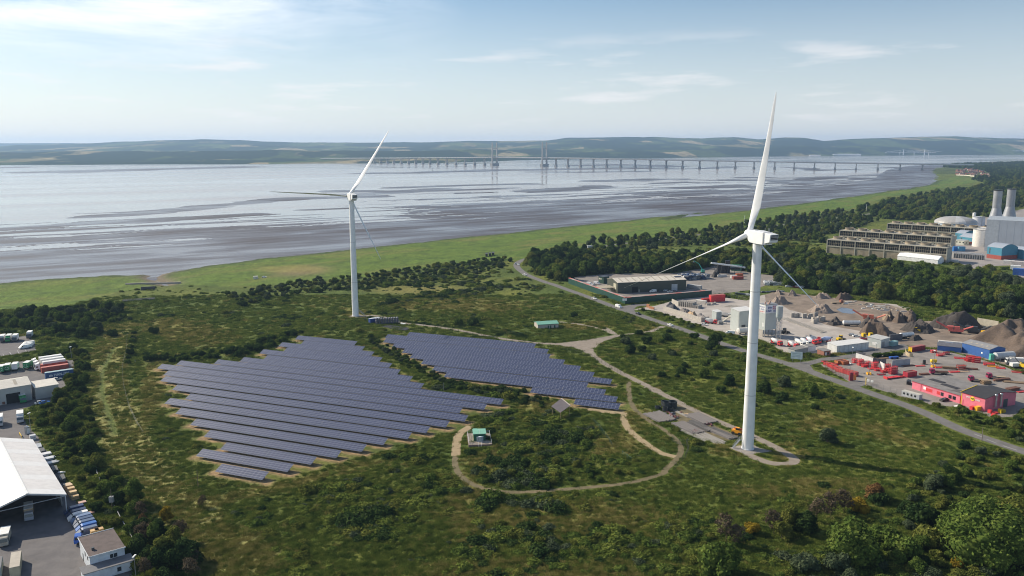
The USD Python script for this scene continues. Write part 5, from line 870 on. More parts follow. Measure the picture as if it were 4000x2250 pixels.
solid_wall('sea_wall', 'short pale sea wall curving below the village', 'wall', gs('T', (1170, 500), (1185, 530), (1260, 570)), 3.0, mats['pale_wall'], 30, .6)
shed('white_house', 'white house with a dark roof standing on the far point', 'house', g('T', 1350, 212), g('T', 1412, 212), 14, 9, 5, wall=paint(WHITE), roof=tiles_[2])
# buoys and posts out in the water, beacon on the marsh
for k, x, y, h, lab in (('b', 252, 383, 14, 'dark channel post in the water behind the far turbine blade'), ('b', 719, 402, 16, 'dark channel post at the edge of the long mud bank'), ('b', 1399, 347, 14, 'dark channel post between the bridge towers')):
    t = thing('channel_post', lab, 'post', (*g(k, x, y, ZW), ZW)); obj('pile', MB().cyl((0, 0, -3), (0, 0, h * .7), 1.3, 1.0, 6), paint(DARK), t); obj('top_mark', MB().cyl((0, 0, h * .7), (0, 0, h), 1.8, .3, 6), paint(DARK), t)
for k, x, y, yt, lab in (('a', 1442, 683, 640, 'slim white marker pole on the marsh, right one'), ('a', 565, 775, 722, 'slim white marker pole on the marsh left of the turbine blade')):
    t = thing('marker_pole', lab, 'pole', (*g(k, x, y), 0)); h = hgt(k, x, y, yt); obj('pole', MB().cyl((0, 0, 0), (0, 0, h), .35, .25, 6), paint(WHITE), t); obj('cross_arm', MB().box(-1, -.1, h - .6, 1, .1, h - .3), paint(WHITE), t)

# ------------------------------------------------------------------ scrap yard
dk_green, dgc = mat('dark_green_cladding', (.055, .062, .045), .55, var=.08), mat('fence_green', (.008, .055, .042), .5, var=.2)
wh_c, wh_p = g('D', 965, 612), g('D', 1948, 562)
shed('warehouse', 'long dark green warehouse with a cream roof inside the scrap yard', 'warehouse', wh_c, wh_p, 22, 8.3, 2.0, wall=dk_green, roof=mat('cream_roof', (.66, .60, .50), .55, var=.12, scale=.3),
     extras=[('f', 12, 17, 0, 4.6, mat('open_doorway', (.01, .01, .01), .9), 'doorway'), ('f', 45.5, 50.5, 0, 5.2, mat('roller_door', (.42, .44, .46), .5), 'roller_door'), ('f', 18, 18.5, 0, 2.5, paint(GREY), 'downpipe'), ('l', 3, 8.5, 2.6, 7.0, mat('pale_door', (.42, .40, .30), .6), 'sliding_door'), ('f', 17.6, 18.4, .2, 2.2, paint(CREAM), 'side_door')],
     strips=[(4 + k * 5.6, 5.0 + k * 5.6, 1.2, 10.0, light_sheet, 'rooflight') for k in range(9)] + [(51, 57, 5.2, 8.6, mat('roof_panel_dark', (.06, .06, .07), .4), 'solar_patch')])
solid_wall('green_fence', 'tall dark green sheet fence with a red and white coping, facing the road', 'fence', gs('D', (258, 468), (1070, 762)), 4.5, dgc, 5.5, .2, [mat('coping_red', (.52, .16, .13), .7), mat('coping_pale', (.42, .33, .31), .7), mat('coping_rose', (.40, .22, .20), .7)], copw=1.8)
solid_wall('green_fence', 'tall dark green sheet fence in shade facing the concrete works', 'fence', gs('D', (1072, 764), (2318, 652)), 4.5, dgc, 5.5, .2, [mats['coping_red'], mats['coping_pale'], mats['coping_pale'], mats['coping_rose']], copw=1.8)
t = thing('fence_sign', 'small white notice at the corner of the green fence', 'sign', (*(g('D', 1068, 766) + [-.1, -.3]), 0)); obj('board', MB().box(-1.6, -.1, 2.5, .1, 0, 4.2).box(.2, -.1, 2.5, 1.6, 0, 4.2, .4), paint(WHITE), t)
t = thing('canopy', 'low slatted canopy at the left end of the warehouse', 'canopy', (*g('D', 860, 590), 0), math.radians(15))
for k in range(10): obj('roof_slat', MB().box(-9 + k * 1.25, -2, 3.6, -8.2 + k * 1.25, 9, 3.75), mat('slat_wood', (.38, .34, .26), .7), t)
obj('posts', MB().box(-9, -2, 0, -8.8, -1.8, 3.6).box(3, -2, 0, 3.2, -1.8, 3.6).box(-9, 8.8, 0, -8.8, 9, 3.6).box(-9, -2, 3.4, 3.4, -1.7, 3.6).box(-9, 8.7, 3.4, 3.4, 9, 3.6), paint(DARK), t)
shed('site_hut', 'two-storey dark green hut beside the warehouse', 'hut', g('D', 690, 460), g('D', 765, 475), 6, 5.6, .3, 'flat', paint((.02, .06, .04)), paint(DARK), [('f', .6, 1.8, 3.2, 4.4, paint(CREAM), 'window'), ('f', 2.6, 3.8, 3.2, 4.4, paint(CREAM), 'window')])
for k, a, b, col, lab in (('D', (1400, 600), (1545, 590), WHITE, 'white van parked along the dark warehouse wall'),): c, r = head(k, a, b); put('van', van, (col, None), c, r + 3.14, 'van', lab, 'van')
for k, x, y, col, r, lab in (('D', 1580, 595, DARK, .3, 'dark car between the white van and white cars at the warehouse'), ('D', 1650, 575, WHITE, .4, 'white car, farther of two by the warehouse wall'), ('D', 1720, 598, WHITE, .3, 'white car, nearer of two by the warehouse wall'), ('D', 1790, 590, GREY, .3, 'grey car right of the white cars at the warehouse'), ('D', 620, 492, WHITE, 1.0, 'white car between two vans behind the green fence')): put('car', car, (col,), g(k, x, y), r, 'car', lab, 'car')
for k, x, y, lab in (('D', 565, 488, 'white van behind the green fence, left one'), ('D', 668, 480, 'white van behind the green fence, near the hut')): put('van', van, (WHITE, None), g(k, x, y), -.6, 'van', lab, 'van')
t = put('ctr', container, ((.36, .37, .38), 12.2, (.55, .55, .54), None, 2.9), (g('D', 1970, 528) + g('D', 2168, 552)) / 2, math.radians(-40), 'trailer', 'long grey trailer body at the right end of the warehouse', 'trailer')
scrapc = [(.05, .09, .20), (.06, .065, .075), (.42, .43, .44), (.20, .22, .25), (.03, .05, .11), (.65, .66, .66), (.25, .27, .30), (.33, .03, .03)]
sg = np.random.default_rng(9)
def pile(k, a, b, depth, nx, nz, cols, where, prob=(1, .95, .85, .6)):
    A, B = g(k, *a), g(k, *b); e = (B - A) / np.linalg.norm(B - A); n = np.array([-e[1], e[0]]); L = np.linalg.norm(B - A); ny = max(1, int(depth / 2.2))
    for i_ in range(nx):
        for j in range(ny):
            for q in range(nz):
                if sg.random() > prob[min(q, 3)]: break
                p = A + e * (L * (i_ + .5) / nx + sg.normal(0, .2)) + n * (j * 2.2 + sg.normal(0, .15)); ci_ = cols[sg.integers(len(cols))]; put('cr', crushed, (scrapc[ci_], int(sg.integers(3)) + ci_ * 3), p, math.atan2(e[1], e[0]) + sg.normal(0, .08) + (math.pi if sg.random() < .5 else 0), 'scrap_car', f'{["dark blue", "black", "silver", "grey", "navy", "white", "mid grey", "red"][ci_]} crushed car, {["lowest", "second", "third", "topmost"][q]}, {ordn(i_ + 1)} column, {where}', 'scrap car', f'crushed cars in the {where}', z=.05 + q * .98)
pile('D', (1900, 425), (2290, 402), 14, 6, 4, [0, 1, 1, 2, 3, 4, 4, 6], 'big dark stack behind the warehouse')
pile('a', (715, 1222), (865, 1225), 9, 5, 3, [1, 5, 5, 2, 5, 3], 'white heap right of the near turbine tower')
pile('a', (868, 1238), (985, 1242), 4, 5, 2, [5, 5, 7, 2], 'low row of white and red wrecks', (1, .6, .3, 0))
pile('a', (692, 1275), (850, 1268), 4, 6, 1, [1, 1, 5, 3], 'single row of dark wrecks along the yard edge')
pile('B', (1370, 330), (1530, 345), 4, 4, 2, [1, 1, 3, 5], 'dark heap by the fence left of the near turbine')
t = thing('material_handler', 'grey-green scrap grab crane with raised turquoise arm behind the wrecks', 'crane', (*g('D', 2190, 330), 0)); obj('cab', MB().box(-1.5, -1.2, 1.6, 1.5, 1.2, 3.6), paint((.05, .28, .22)), t); obj('tracks', MB().box(-2, -1.6, 0, 2, -.8, 1.2).box(-2, .8, 0, 2, 1.6, 1.2), paint(BLACK), t); obj('arm', MB().cyl((0, 0, 3), (-3.5, 1, 9), .4, .3, 6).cyl((-3.5, 1, 9), (-8, 1.5, 11.5), .3, .2, 6), paint((.05, .40, .32)), t); obj('grab', MB().ball((-8, 1.5, 10.4), (.9, .9, .9)), paint(DARK), t)
t = thing('shredder', 'black shredding plant with a long white conveyor tube at the back of the scrap yard', 'machine', (*g('a', 440, 1135), 0)); obj('frame', MB().box(-8, 0, 0, -2, 5, 8).box(-1, 1, 0, 3, 4, 11).box(3, 0, 3, 12, 4, 5).box(-5, -1, 6, 4, 0, 7), paint(BLACK), t); obj('conveyor_tube', MB().cyl((-15, -2, 9.5), (8, -2, 6.5), .8, n=10).cyl((8, -2, 6.5), (16, 0, 5), .8, n=10), paint(WHITE), t); lt = MB()
for k in range(5): lt.cyl((-12 + k * 6, -2, 0), (-11 + k * 6, -2, 9 - k * .6), .2, n=5)
obj('props', lt, paint(DARK), t)
for k, x, y, col, L, lab in (('a', 520, 1180, (.30, .06, .04), 9, 'rusty red container block below the white conveyor'), ('a', 530, 1160, (.48, .14, .06), 6, 'orange-red container behind the rusty block'), ('a', 490, 1172, (.62, .58, .54), 5, 'white cabin in front of the shredding plant')): put('ctr', container, (col, L), g(k, x, y), .1, 'container', lab, 'container')
shed('site_hut', 'green-roofed cabin behind the white conveyor tube', 'hut', g('a', 470, 1118), g('a', 545, 1122), 5, 5, .2, 'flat', paint((.05, .16, .10)), paint((.04, .14, .09)))
solid_wall('block_wall', 'short wall of white concrete blocks beside the black heap', 'wall', gs('a', (376, 1166), (440, 1160)), 2.2, mat('white_block', (.62, .60, .56), .8), 1.6, .8)
heap('shingle_heap', 'black heap of shredded waste beside the white block wall', 'a', [(326, 1160), (345, 1140), (375, 1136), (395, 1150), (380, 1164), (345, 1168)], 3.5, mat('black_waste', (.03, .028, .028), .9), 3)
t = put('ctr', container, (RED, 12.0, (.45, .16, .13), None, 5.2, 3.0), g('B', 1128, 412), math.radians(20), 'container', 'two bright red containers high, beside the end of the green fence', 'container')
put('ctr', container, ((.42, .05, .04), 6.06), g('B', 985, 414), math.radians(25), 'container', 'small dark red container left of the tall red ones', 'container')
put('ctr', container, ((.62, .58, .52), 8.0, (.68, .66, .62), (.85, .35, .08)), g('B', 930, 440), math.radians(-40), 'container', 'dirty white container with orange lettering smears', 'container')
wire_fence('palisade_fence', 'grey palisade fence between the scrap yard and the concrete works', gs('B', (1060, 330), (1210, 290), (1300, 345), (1500, 405)), 2.4, 4, GREY, .6)
wire_fence('palisade_fence', 'long grey palisade fence at the far side of the scrap yard', gs('a', (690, 1185), (870, 1210), (990, 1240)), 2.4, 6, GREY, 1.0)
# ------------------------------------------------------------------ concrete works
solid_wall('bay_wall', 'long pale concrete wall of the aggregate bays facing the road', 'wall', gs('B', (455, 520), (930, 672)), 3.0, concrete, 3.2, .4)
solid_wall('bay_wall', 'short end wall closing the aggregate bays by the red lorry', 'wall', gs('B', (932, 672), (1030, 655)), 3.0, concrete, 3, .4)
solid_wall('bay_wall', 'back wall behind the dark gravel heap', 'wall', gs('B', (560, 432), (640, 470)), 3.2, concrete, 3, .4)
for nm, lab, pts, h, c in (('gravel_heap', 'dark blue-grey gravel heap at the left end of the bays', [(460, 500), (500, 470), (560, 460), (650, 505), (630, 545), (540, 540)], 4.2, (.075, .075, .085)), ('gravel_heap', 'low grey gravel heap second in the bays', [(650, 535), (720, 525), (800, 545), (760, 580), (690, 570)], 2.2, (.16, .145, .135)), ('sand_heap', 'pale brown sand heap in the bays', [(740, 575), (800, 555), (880, 590), (840, 612), (780, 600)], 3.0, (.42, .30, .19)), ('gravel_heap', 'grey gravel heap at the right end of the bays', [(850, 610), (920, 595), (1020, 630), (1000, 655), (930, 650)], 2.6, (.23, .21, .20))): heap(nm, lab, 'B', pts, h, mat('heap_%03d' % int(c[0] * 1000), c, .95, var=.3, scale=1.5), int(h * 10))
br = mat('orange_brick', (.52, .24, .12), .85, var=.25, scale=2)
for q, (x, y, n) in enumerate(((255, 485, 3), (285, 500, 2), (312, 508, 2))): put('blk%d' % q, blocks, (2, n, br, 1.1, 1.1, .8), g('B', x, y), math.radians(-45), 'brick_pallet', f'{["tallest", "middle", "right"][q]} stack of orange bricks by the concrete works entrance', 'brick pallet')
e0, e1 = g('B', 655, 470), g('B', 905, 502); eb = (e1 - e0) / np.linalg.norm(e1 - e0); nb_ = np.array([-eb[1], eb[0]])
for k in range(11):
    for j in range(2): put('blk', blocks, (2, 5 if k < 8 else 3), e0 + eb * (k * 1.45) + nb_ * j * 3.4, math.atan2(nb_[1], nb_[0]), 'block_stack', f'{"front" if j == 0 else "back"} row stack of concrete blocks, {ordn(k + 1)} from the left, beside the dark fence', 'block stack', 'stacks of concrete blocks')
for k, (x, y) in enumerate([(1010, 458), (1045, 456), (1080, 450), (1110, 447), (2070, 612), (2100, 610), (2130, 612), (2165, 612), (2215, 622), (2250, 620), (2290, 622), (2325, 620), (2360, 600), (2335, 670), (2370, 672), (2405, 660), (2440, 662), (2480, 655), (2350, 690)]): put('blk', blocks, (2, 2 if k < 4 else 4), g('B', x, y), math.radians(20 + 70 * (k % 2)), 'block_stack', f'grey block stack, {ordn(k + 1 if k < 4 else k - 3)} from the left, {"by the white container" if k < 4 else "beyond the batching tower"}', 'block stack', 'stacks of concrete blocks')
def mat_row(a, b, c_, nx, ny, where):
    A, B, C_ = g('B', *a), g('B', *b), g('B', *c_); n_ = 0
    for i_ in range(nx):
        for j in range(ny):
            n_ += 1; p = A + (B - A) * (i_ + .5) / nx + (C_ - A) * (j + .5) / ny; d = C_ - A; put('slab', lambda t, x: obj('slab', MB().box(-.55, -.35, 0, .55, .35, .4).box(-.3, -.36, .4, .3, .36, .45), concrete, t), (0,), p, math.atan2(d[1], d[0]), 'concrete_block', f'cast block, {ordn(i_ + 1)} along and {ordn(j + 1)} across, in the field {where}', 'concrete block', f'cast blocks {where}')
mat_row((1940, 632), (2440, 812), (2010, 620), 34, 5, 'right of the batching tower'); mat_row((1215, 478), (1440, 500), (1290, 458), 14, 4, 'behind the grey batching shed')
shed('batching_shed', 'tall grey batching shed half hidden by the near turbine tower', 'building', g('B', 1402, 792), g('B', 1402, 792) + np.array([math.cos(.45), math.sin(.45)]) * 12, 8, 12.6, .8, 'flat', extras=[('l', .2, .5, 0, 12, paint(GREY), 'corner_trim'), ('f', 2, 5, 0, 4, paint(DARK), 'doorway')], wall=mat('pale_clad', (.46, .49, .47), .5, var=.06))
shed('control_hut', 'small tall grey hut left of the batching shed', 'hut', g('B', 1118, 660), g('B', 1118, 660) + np.array([math.cos(.5), math.sin(.5)]) * 4.6, 4.2, 6, .6, 'flat', wall=mats['pale_clad'], extras=[('f', .2, 4.2, .3, 5.6, mat('shutter_grey', (.30, .33, .34), .5), 'shutter')])
t = thing('conveyor', 'cream inclined conveyor rising to the batching shed', 'conveyor', (*g('B', 1175, 690), 0)); q = g('B', 1330, 700) - g('B', 1175, 690); obj('belt', MB().cyl((0, 0, .6), (*q, 6.8), .55, n=6), paint(CREAM), t); obj('trestle', MB().cyl((*(q * .5), 0), (*(q * .5), 3.5), .12, n=5).cyl((*(q * .85), 0), (*(q * .85), 5.8), .12, n=5), paint(GREY), t); obj('feed_hopper', MB().box(-1.4, -1.4, .3, 1.4, 1.4, 1.8), paint(GREY), t)
tw_c = g('B', 1725, 862); tw_a = math.radians(27); TL = 9.2
t = thing('batching_tower', 'grey concrete batching tower with large white signs at its top', 'tower', (*tw_c, 0), tw_a)
obj('wall', MB().box(0, 0, 4.2, TL, 6, 19.4), mats['pale_clad'], t); obj('roof', MB().box(-.15, -.15, 19.4, TL + .15, 6.15, 19.65), paint(GREY), t); obj('wall_left_leg', MB().box(0, 1.5, 0, .3, 6, 4.2), concrete, t)
for x in (0, 3, 6, TL - .4):
    for y in (0, 5.6): obj('leg', MB().box(x, y, 0, x + .4, y + .4, 4.2), paint(GREY), t)
obj('roof_vents', MB().cyl((1.5, 2, 19.6), (1.5, 2, 21), .4).cyl((6, 3, 19.6), (6, 3, 21.2), .5).box(3, 1, 19.6, 4, 2, 20.6), paint((.5, .32, .25)), t); obj('door', MB().box(-.06, 1, 6.2, .02, 2.2, 8.6), paint(WHITE), t)
sgn = obj('sign_board', MB().box(.05, -.14, 14.4, TL - .05, -.02, 19.2), paint((.74, .74, .78)), t); blue_t, red_t = paint((.03, .06, .30)), paint((.42, .03, .09))
def text3(s, h, x, z, m_, par, y=-.16, face='f', nm='lettering', wmax=None):
    tm = meshkit.text_mesh(s, h, .03, True); v = np.array(tm.vertices)
    if wmax and v[:, 0].max() > wmax: v[:, 0] *= wmax / v[:, 0].max()
    w_ = np.stack([x + v[:, 0], y - v[:, 2], z + v[:, 1]], 1) if face == 'f' else np.stack([y - v[:, 2], x - v[:, 0], z + v[:, 1]], 1)
    if isinstance(par, str) and par: obj(nm, (w_, np.array(tm.faces)), m_, par)
    return w_
text3('Bristol', 1.35, 1.5, 17.1, blue_t, sgn, wmax=3.4); text3('&', 1.3, .3, 15.3, blue_t, sgn, wmax=.9); text3('Bath', 1.35, 1.5, 15.2, blue_t, sgn, wmax=3.0); text3('READY', .95, 5.4, 17.7, red_t, sgn, wmax=3.3); text3('MIXED', .95, 5.4, 16.4, red_t, sgn, wmax=3.4); text3('CONCRETE', .5, 5.7, 15.5, blue_t, sgn, wmax=2.6); text3('BLOCKS', .5, 6.0, 14.8, blue_t, sgn, wmax=2.2)
sg2 = obj('sign_board', MB().box(-.14, .1, 14.4, -.02, 5.9, 19.2), paint(WHITE), t)
text3('Bristol', 1.1, 5.2, 17.6, paint((.35, .38, .52)), sg2, face='l', wmax=4.4); text3('& Bath', 1.1, 5.4, 16.1, paint((.35, .38, .52)), sg2, face='l', wmax=4.6); text3('CONCRETE', .8, 5.4, 14.8, paint((.70, .30, .30)), sg2, face='l', wmax=4.6)
so = g('B', 1897, 878)
t = thing('cement_silo', 'grey cement silo on a lattice frame right of the batching tower', 'silo', (*so, 0)); obj('shell', MB().cyl((0, 0, 13.2), (0, 0, 19.6), 1.9, n=20).cyl((0, 0, 10.2), (0, 0, 13.2), .4, 1.9, 20), mat('silo_grey', (.36, .40, .40), .45), t, smooth=40); lt = MB()
for a in range(4):
    x, y = 1.5 * math.cos(a * 1.5708 + .78), 1.5 * math.sin(a * 1.5708 + .78); x2, y2 = 1.5 * math.cos(a * 1.5708 + 2.35), 1.5 * math.sin(a * 1.5708 + 2.35); lt.cyl((x, y, 0), (x, y, 13.5), .14, n=5)
    for k in range(5): lt.cyl((x, y, k * 2.6), (x2, y2, k * 2.6 + 2.4), .07, n=4); lt.cyl((x, y, k * 2.6 + 2.4), (x2, y2, k * 2.6 + 2.4), .07, n=4)
obj('lattice_frame', lt, steel, t); obj('ladder', MB().box(1.9, -.25, 0, 1.96, -.2, 20).box(1.9, .2, 0, 1.96, .25, 20), steel, t)
def htank(t, L, r, col): obj('tank', loft([np.stack([np.full(18, x), rr * np.cos(np.arange(18) * math.pi / 9), r + .5 + rr * np.sin(np.arange(18) * math.pi / 9)], 1) for x, rr in ((-L / 2, r * .5), (-L / 2 + .3, r), (L / 2 - .3, r), (L / 2, r * .5))]), paint(col, .5), t, smooth=40); [obj('saddle', MB().box(x - .2, -r * .8, 0, x + .2, r * .8, r * .7), concrete, t) for x in (-L * .3, L * .3)]
put('ht', htank, (7., 1.7, (.62, .60, .56)), g('B', 1450, 818), .35, 'storage_tank', 'white horizontal tank at the foot of the batching shed', 'tank')
put('ht', htank, (12., 1.9, (.42, .44, .46)), (g('C', 2330, 440) + g('C', 2135, 460)) / 2, math.radians(14), 'storage_tank', 'big grey horizontal tank beside the blue building', 'tank')
put('van', van, (WHITE, YELLOW), g('B', 1295, 822), math.radians(160), 'van', 'white van with a yellow back beside the white tank', 'van')
put('tipper', tipper, ((.6, .58, .55),), g('B', 1245, 605), math.radians(-35), 'tipper_lorry', 'pale tipper lorry loaded with aggregate behind the small hut', 'lorry')
put('mixer', mixer, (RED,), g('B', 1048, 690), math.radians(-25), 'mixer_lorry', 'red concrete mixer beside the end of the bay wall', 'lorry'); put('car', car, (WHITE,), g('B', 970, 712), math.radians(-30), 'car', 'white car by the bay wall inside the concrete works', 'car')
for x, y, col, dr, a, lab in ((1870, 955, RED, (.66, .66, .64), -62, 'red mixer lorry parked alone near the batching tower'), (2080, 990, RED, (.5, .49, .5), -70, 'red mixer lorry at the left end of the parked row'), (2165, 965, WHITE, (.74, .74, .72), -70, 'white-cabbed mixer lorry, left of the two white ones'), (2235, 955, WHITE, (.60, .62, .64), -70, 'white-cabbed mixer lorry, right of the two white ones'), (2310, 940, RED, (.58, .62, .68), -70, 'red mixer lorry with a blue-grey drum in the row'), (2360, 928, RED, (.64, .62, .56), -70, 'red mixer lorry with a cream drum in the row'), (2480, 925, RED, (.34, .42, .62), 160, 'red lorry with a blue drum pointing the other way at the end of the row')): put('mixer', mixer, (col, dr), g('B', x, y), math.radians(a), 'mixer_lorry', lab, 'lorry', 'concrete mixer lorries in the works')
def loader(t, col):
    obj('body', hullbox(sym([(-2.6, .9), (-2.5, 2.0), (-.4, 2.1), (.2, 1.0)], .9)), paint(col), t); obj('cab', MB().box(-.6, -.75, 1.6, .9, .75, 3.2), glass, t); obj('cab_roof', MB().box(-.7, -.8, 3.2, 1.0, .8, 3.35), paint(col), t); obj('arm', MB().cyl((.8, -.5, 1.6), (2.9, -.5, .9), .16, n=5).cyl((.8, .5, 1.6), (2.9, .5, .9), .16, n=5), paint(col), t); obj('bucket', MB().hexa([(2.7, -1.3, .2), (3.8, -1.3, .2), (3.8, 1.3, .2), (2.7, 1.3, .2), (2.6, -1.3, 1.4), (2.9, -1.3, 1.4), (2.9, 1.3, 1.4), (2.6, 1.3, 1.4)]), paint(DARK), t); wheels(t, (-1.6, 1.4), 1.15, .75)
def excavator(t, col):
    obj('tracks', MB().box(-2.2, -1.5, 0, 2.2, -.9, 1).box(-2.2, .9, 0, 2.2, 1.5, 1), paint(BLACK), t); obj('house', MB().box(-2.6, -1.35, 1.1, .8, 1.35, 2.5), paint(col), t); obj('cab', MB().box(-.2, -1.3, 1.2, 1.4, -.2, 3.1), glass, t); obj('boom', MB().cyl((.9, .2, 2), (4.2, .2, 5), .3, .25, 6).cyl((4.2, .2, 5), (7, .2, 4), .25, .2, 6), paint(DARK), t); obj('stick', MB().cyl((7, .2, 4), (7.8, .2, 1.2), .22, .15, 6), paint(DARK), t); obj('bucket', MB().box(7.2, -.4, .3, 8.3, .8, 1.3), paint(DARK), t)
put('loader', loader, (YELLOW,), g('C', 385, 235), .4, 'wheel_loader', 'yellow wheel loader behind the long white shed', 'loader'); put('loader', loader, (YELLOW,), g('C', 1235, 140), 2.6, 'wheel_loader', 'yellow wheel loader beside the dark earth heap', 'loader'); put('loader', loader, (BLACK,), g('B', 1975, 815), .4, 'wheel_loader', 'black wheel loader under the cement silo', 'loader')
put('exc', excavator, ((.72, .42, .03),), g('C', 2030, 165), .35, 'excavator', 'yellow excavator digging the big earth bank', 'excavator')
shed('white_shed', 'long low white shed at the entrance of the concrete works', 'shed', g('C', 343, 374), g('C', 702, 328), 7.2, 3.9, .5, 'flat', wall=mat('white_wall', (.56, .57, .56), .5), roof=roofw, extras=[('f', 2 + k * 3.1, 2.08 + k * 3.1, .1, 3.8, paint(GREY), 'panel_joint') for k in range(7)])
shed('grey_store', 'grey flat-roofed store with a small notice right of the white shed', 'shed', g('C', 840, 320), g('C', 938, 292), 8, 4.8, .4, 'flat', wall=mats['pale_clad'], roof=mat('grey_roof', (.5, .5, .48), .6), extras=[('l', 3, 5, 1.2, 2.7, paint(WHITE), 'notice'), ('f', 1, 4, 0, 3.4, paint(GREY), 'door')])
put('ctr', container, ((.25, .42, .42), 5), g('C', 985, 290), math.radians(30), 'container', 'small teal tank container beside the grey store', 'container')
shed('brick_hut', 'low red brick hut with a flat grey roof by the works gate', 'hut', g('C', 195, 412), g('C', 272, 402), 5, 2.8, .2, 'flat', wall=mat('hut_brick', (.30, .13, .09), .85), roof=mat('felt_grey', (.22, .21, .20), .85), extras=[('f', 1, 2, .1, 2.1, paint(WHITE), 'door'), ('f', 2.6, 3.6, 1, 2, glass, 'window')])
shed('grey_hut', 'low pale hut with a flat roof left of the brick hut', 'hut', g('R', 480, 612), g('R', 590, 590), 4.5, 2.6, .2, 'flat', wall=mat('hut_pale', (.42, .42, .40), .7), roof=mats['felt_grey']); shed('grey_hut', 'small white-topped hut joined to the brick hut', 'hut', g('R', 590, 588), g('R', 655, 580), 4, 3.0, .2, 'flat', wall=paint(WHITE), roof=mats['felt_grey'])
solid_wall('block_wall', 'dark block wall behind the grey store', 'wall', gs('C', (945, 235), (1085, 225)), 3.6, mat('dark_block', (.10, .10, .11), .8), 1.8, .8)
c, r = head('C', (380, 66), (640, 66)); put('tanker', tanker, (11.5, 1.3), c, r, 'tank_trailer', 'white powder tank trailer in front of the brown heap', 'trailer'); c, r = head('C', (1035, 215), (1230, 195)); put('tanker', tanker, (10.5, 1.3), c, r, 'tank_trailer', 'white powder tank trailer near the dark block wall', 'trailer')
for x, y, col, a, lab in ((518, 178, (.5, .52, .54), -.5, 'silver pick-up, left of two cars beyond the white shed'), (565, 190, WHITE, -.1, 'white car, right of two beyond the white shed'), (648, 220, (.30, .02, .05), -.2, 'dark red car in front of the yellow machines')): put('car', car, (col,), g('C', x, y), a, 'car', lab, 'car')
for x, y, lab in ((648, 190, 'yellow generator box, left one'), (725, 188, 'yellow generator box, right one')): t = thing('generator', lab, 'generator', (*g('C', x, y), 0), .3); obj('housing', MB().box(-1.1, -.8, .3, 1.1, .8, 2.3), paint(YELLOW), t); obj('base', MB().box(-1.2, -.9, 0, 1.2, .9, .3), paint(DARK), t); obj('grille', MB().box(-.6, -.85, .8, .6, -.79, 1.8), paint(DARK), t)
earth, earth2, earth3 = mat('brown_earth', (.115, .084, .064), .95, var=.35, scale=1.2, bump=.6), mat('dark_earth', (.055, .047, .043), .95, var=.35, scale=1.2, bump=.6), mat('pale_earth', (.25, .20, .165), .95, var=.3, scale=1.2, bump=.6)
for nm, lab, k, pts, h, m_ in (('earth_heap', 'big pointed brown earth heap behind the grey store', 'C', [(590, 150), (640, 90), (720, 55), (830, 60), (960, 150), (930, 195), (780, 175), (660, 175)], 6.5, earth), ('earth_heap', 'dark pointed earth heap behind the powder trailer', 'C', [(1050, 110), (1150, 75), (1280, 70), (1470, 130), (1400, 160), (1200, 150)], 6.5, earth2), ('earth_heap', 'long dark earth bank behind the red screening machine', 'C', [(1330, 70), (1450, 20), (1650, -10), (1900, 40), (2010, 100), (1900, 130), (1700, 120), (1500, 100)], 8, earth2),
    ('earth_bank', 'huge brown earth bank rising to the right edge beyond the blue building', 'C', [(1820, 215), (2000, 160), (2120, 90), (2300, 60), (2600, 60), (2700, 400), (2330, 420), (2270, 330), (2080, 250), (1900, 235)], 7.5, earth), ('earth_heap', 'low dark spoil heap before the powder trailer', 'C', [(1140, 220), (1200, 185), (1290, 200), (1320, 225), (1220, 240)], 2.2, earth2), ('earth_heap', 'grey-brown heap right of the tower sign', 'R', [(275, 180), (320, 160), (400, 160), (435, 185), (380, 195), (300, 195)], 4.2, earth3), ('earth_heap', 'wide pale heap at the tip of the turbine blade', 'R', [(580, 245), (640, 215), (720, 220), (810, 255), (770, 270), (640, 268)], 4.2, earth3), ('earth_heap', 'small pale heap at the back of the earth yard', 'R', [(310, 105), (340, 85), (375, 100), (360, 112)], 3.0, earth3), ('earth_heap', 'second small pale heap at the back of the earth yard', 'R', [(415, 120), (450, 105), (500, 115), (480, 125)], 3.0, earth3),
    ('earth_heap', 'grassy brown heap by the trees behind the blade tip', 'R', [(630, 140), (690, 115), (780, 125), (790, 142), (700, 148)], 3.2, earth3), ('earth_heap', 'dark brown heap right of the blade tip by the trees', 'R', [(815, 145), (870, 115), (970, 140), (930, 155), (850, 155)], 4, earth), ('earth_heap', 'black heap left of the powder trailer', 'R', [(745, 355), (800, 325), (860, 330), (870, 365), (800, 372)], 3, earth2), ('earth_heap', 'dark heap right of the powder trailer', 'R', [(1010, 380), (1050, 335), (1130, 345), (1140, 385), (1060, 400)], 4, earth2), ('earth_heap', 'brown heap beside the cream wall, left one', 'R', [(1215, 310), (1270, 275), (1310, 300), (1300, 335), (1240, 335)], 4.2, earth), ('earth_heap', 'brown heap beside the cream wall, middle one', 'R', [(1290, 335), (1340, 285), (1400, 310), (1410, 345), (1340, 350)], 4.5, earth), ('earth_heap', 'brown heap beside the cream wall, right one', 'R', [(1370, 300), (1420, 270), (1500, 285), (1500, 350), (1420, 345)], 5, earth)): heap(nm, lab, k, pts, h, m_, len(lab) % 17)
sheet('puddle', Pg(gs('R', (830, 235), (870, 215), (960, 230), (1015, 255), (960, 270), (880, 262))), .075, mats.setdefault('puddle_water', mat('puddle_water', (.16, .17, .20), .08)), 'grey puddle on the earth yard')
jr = np.random.default_rng(3)
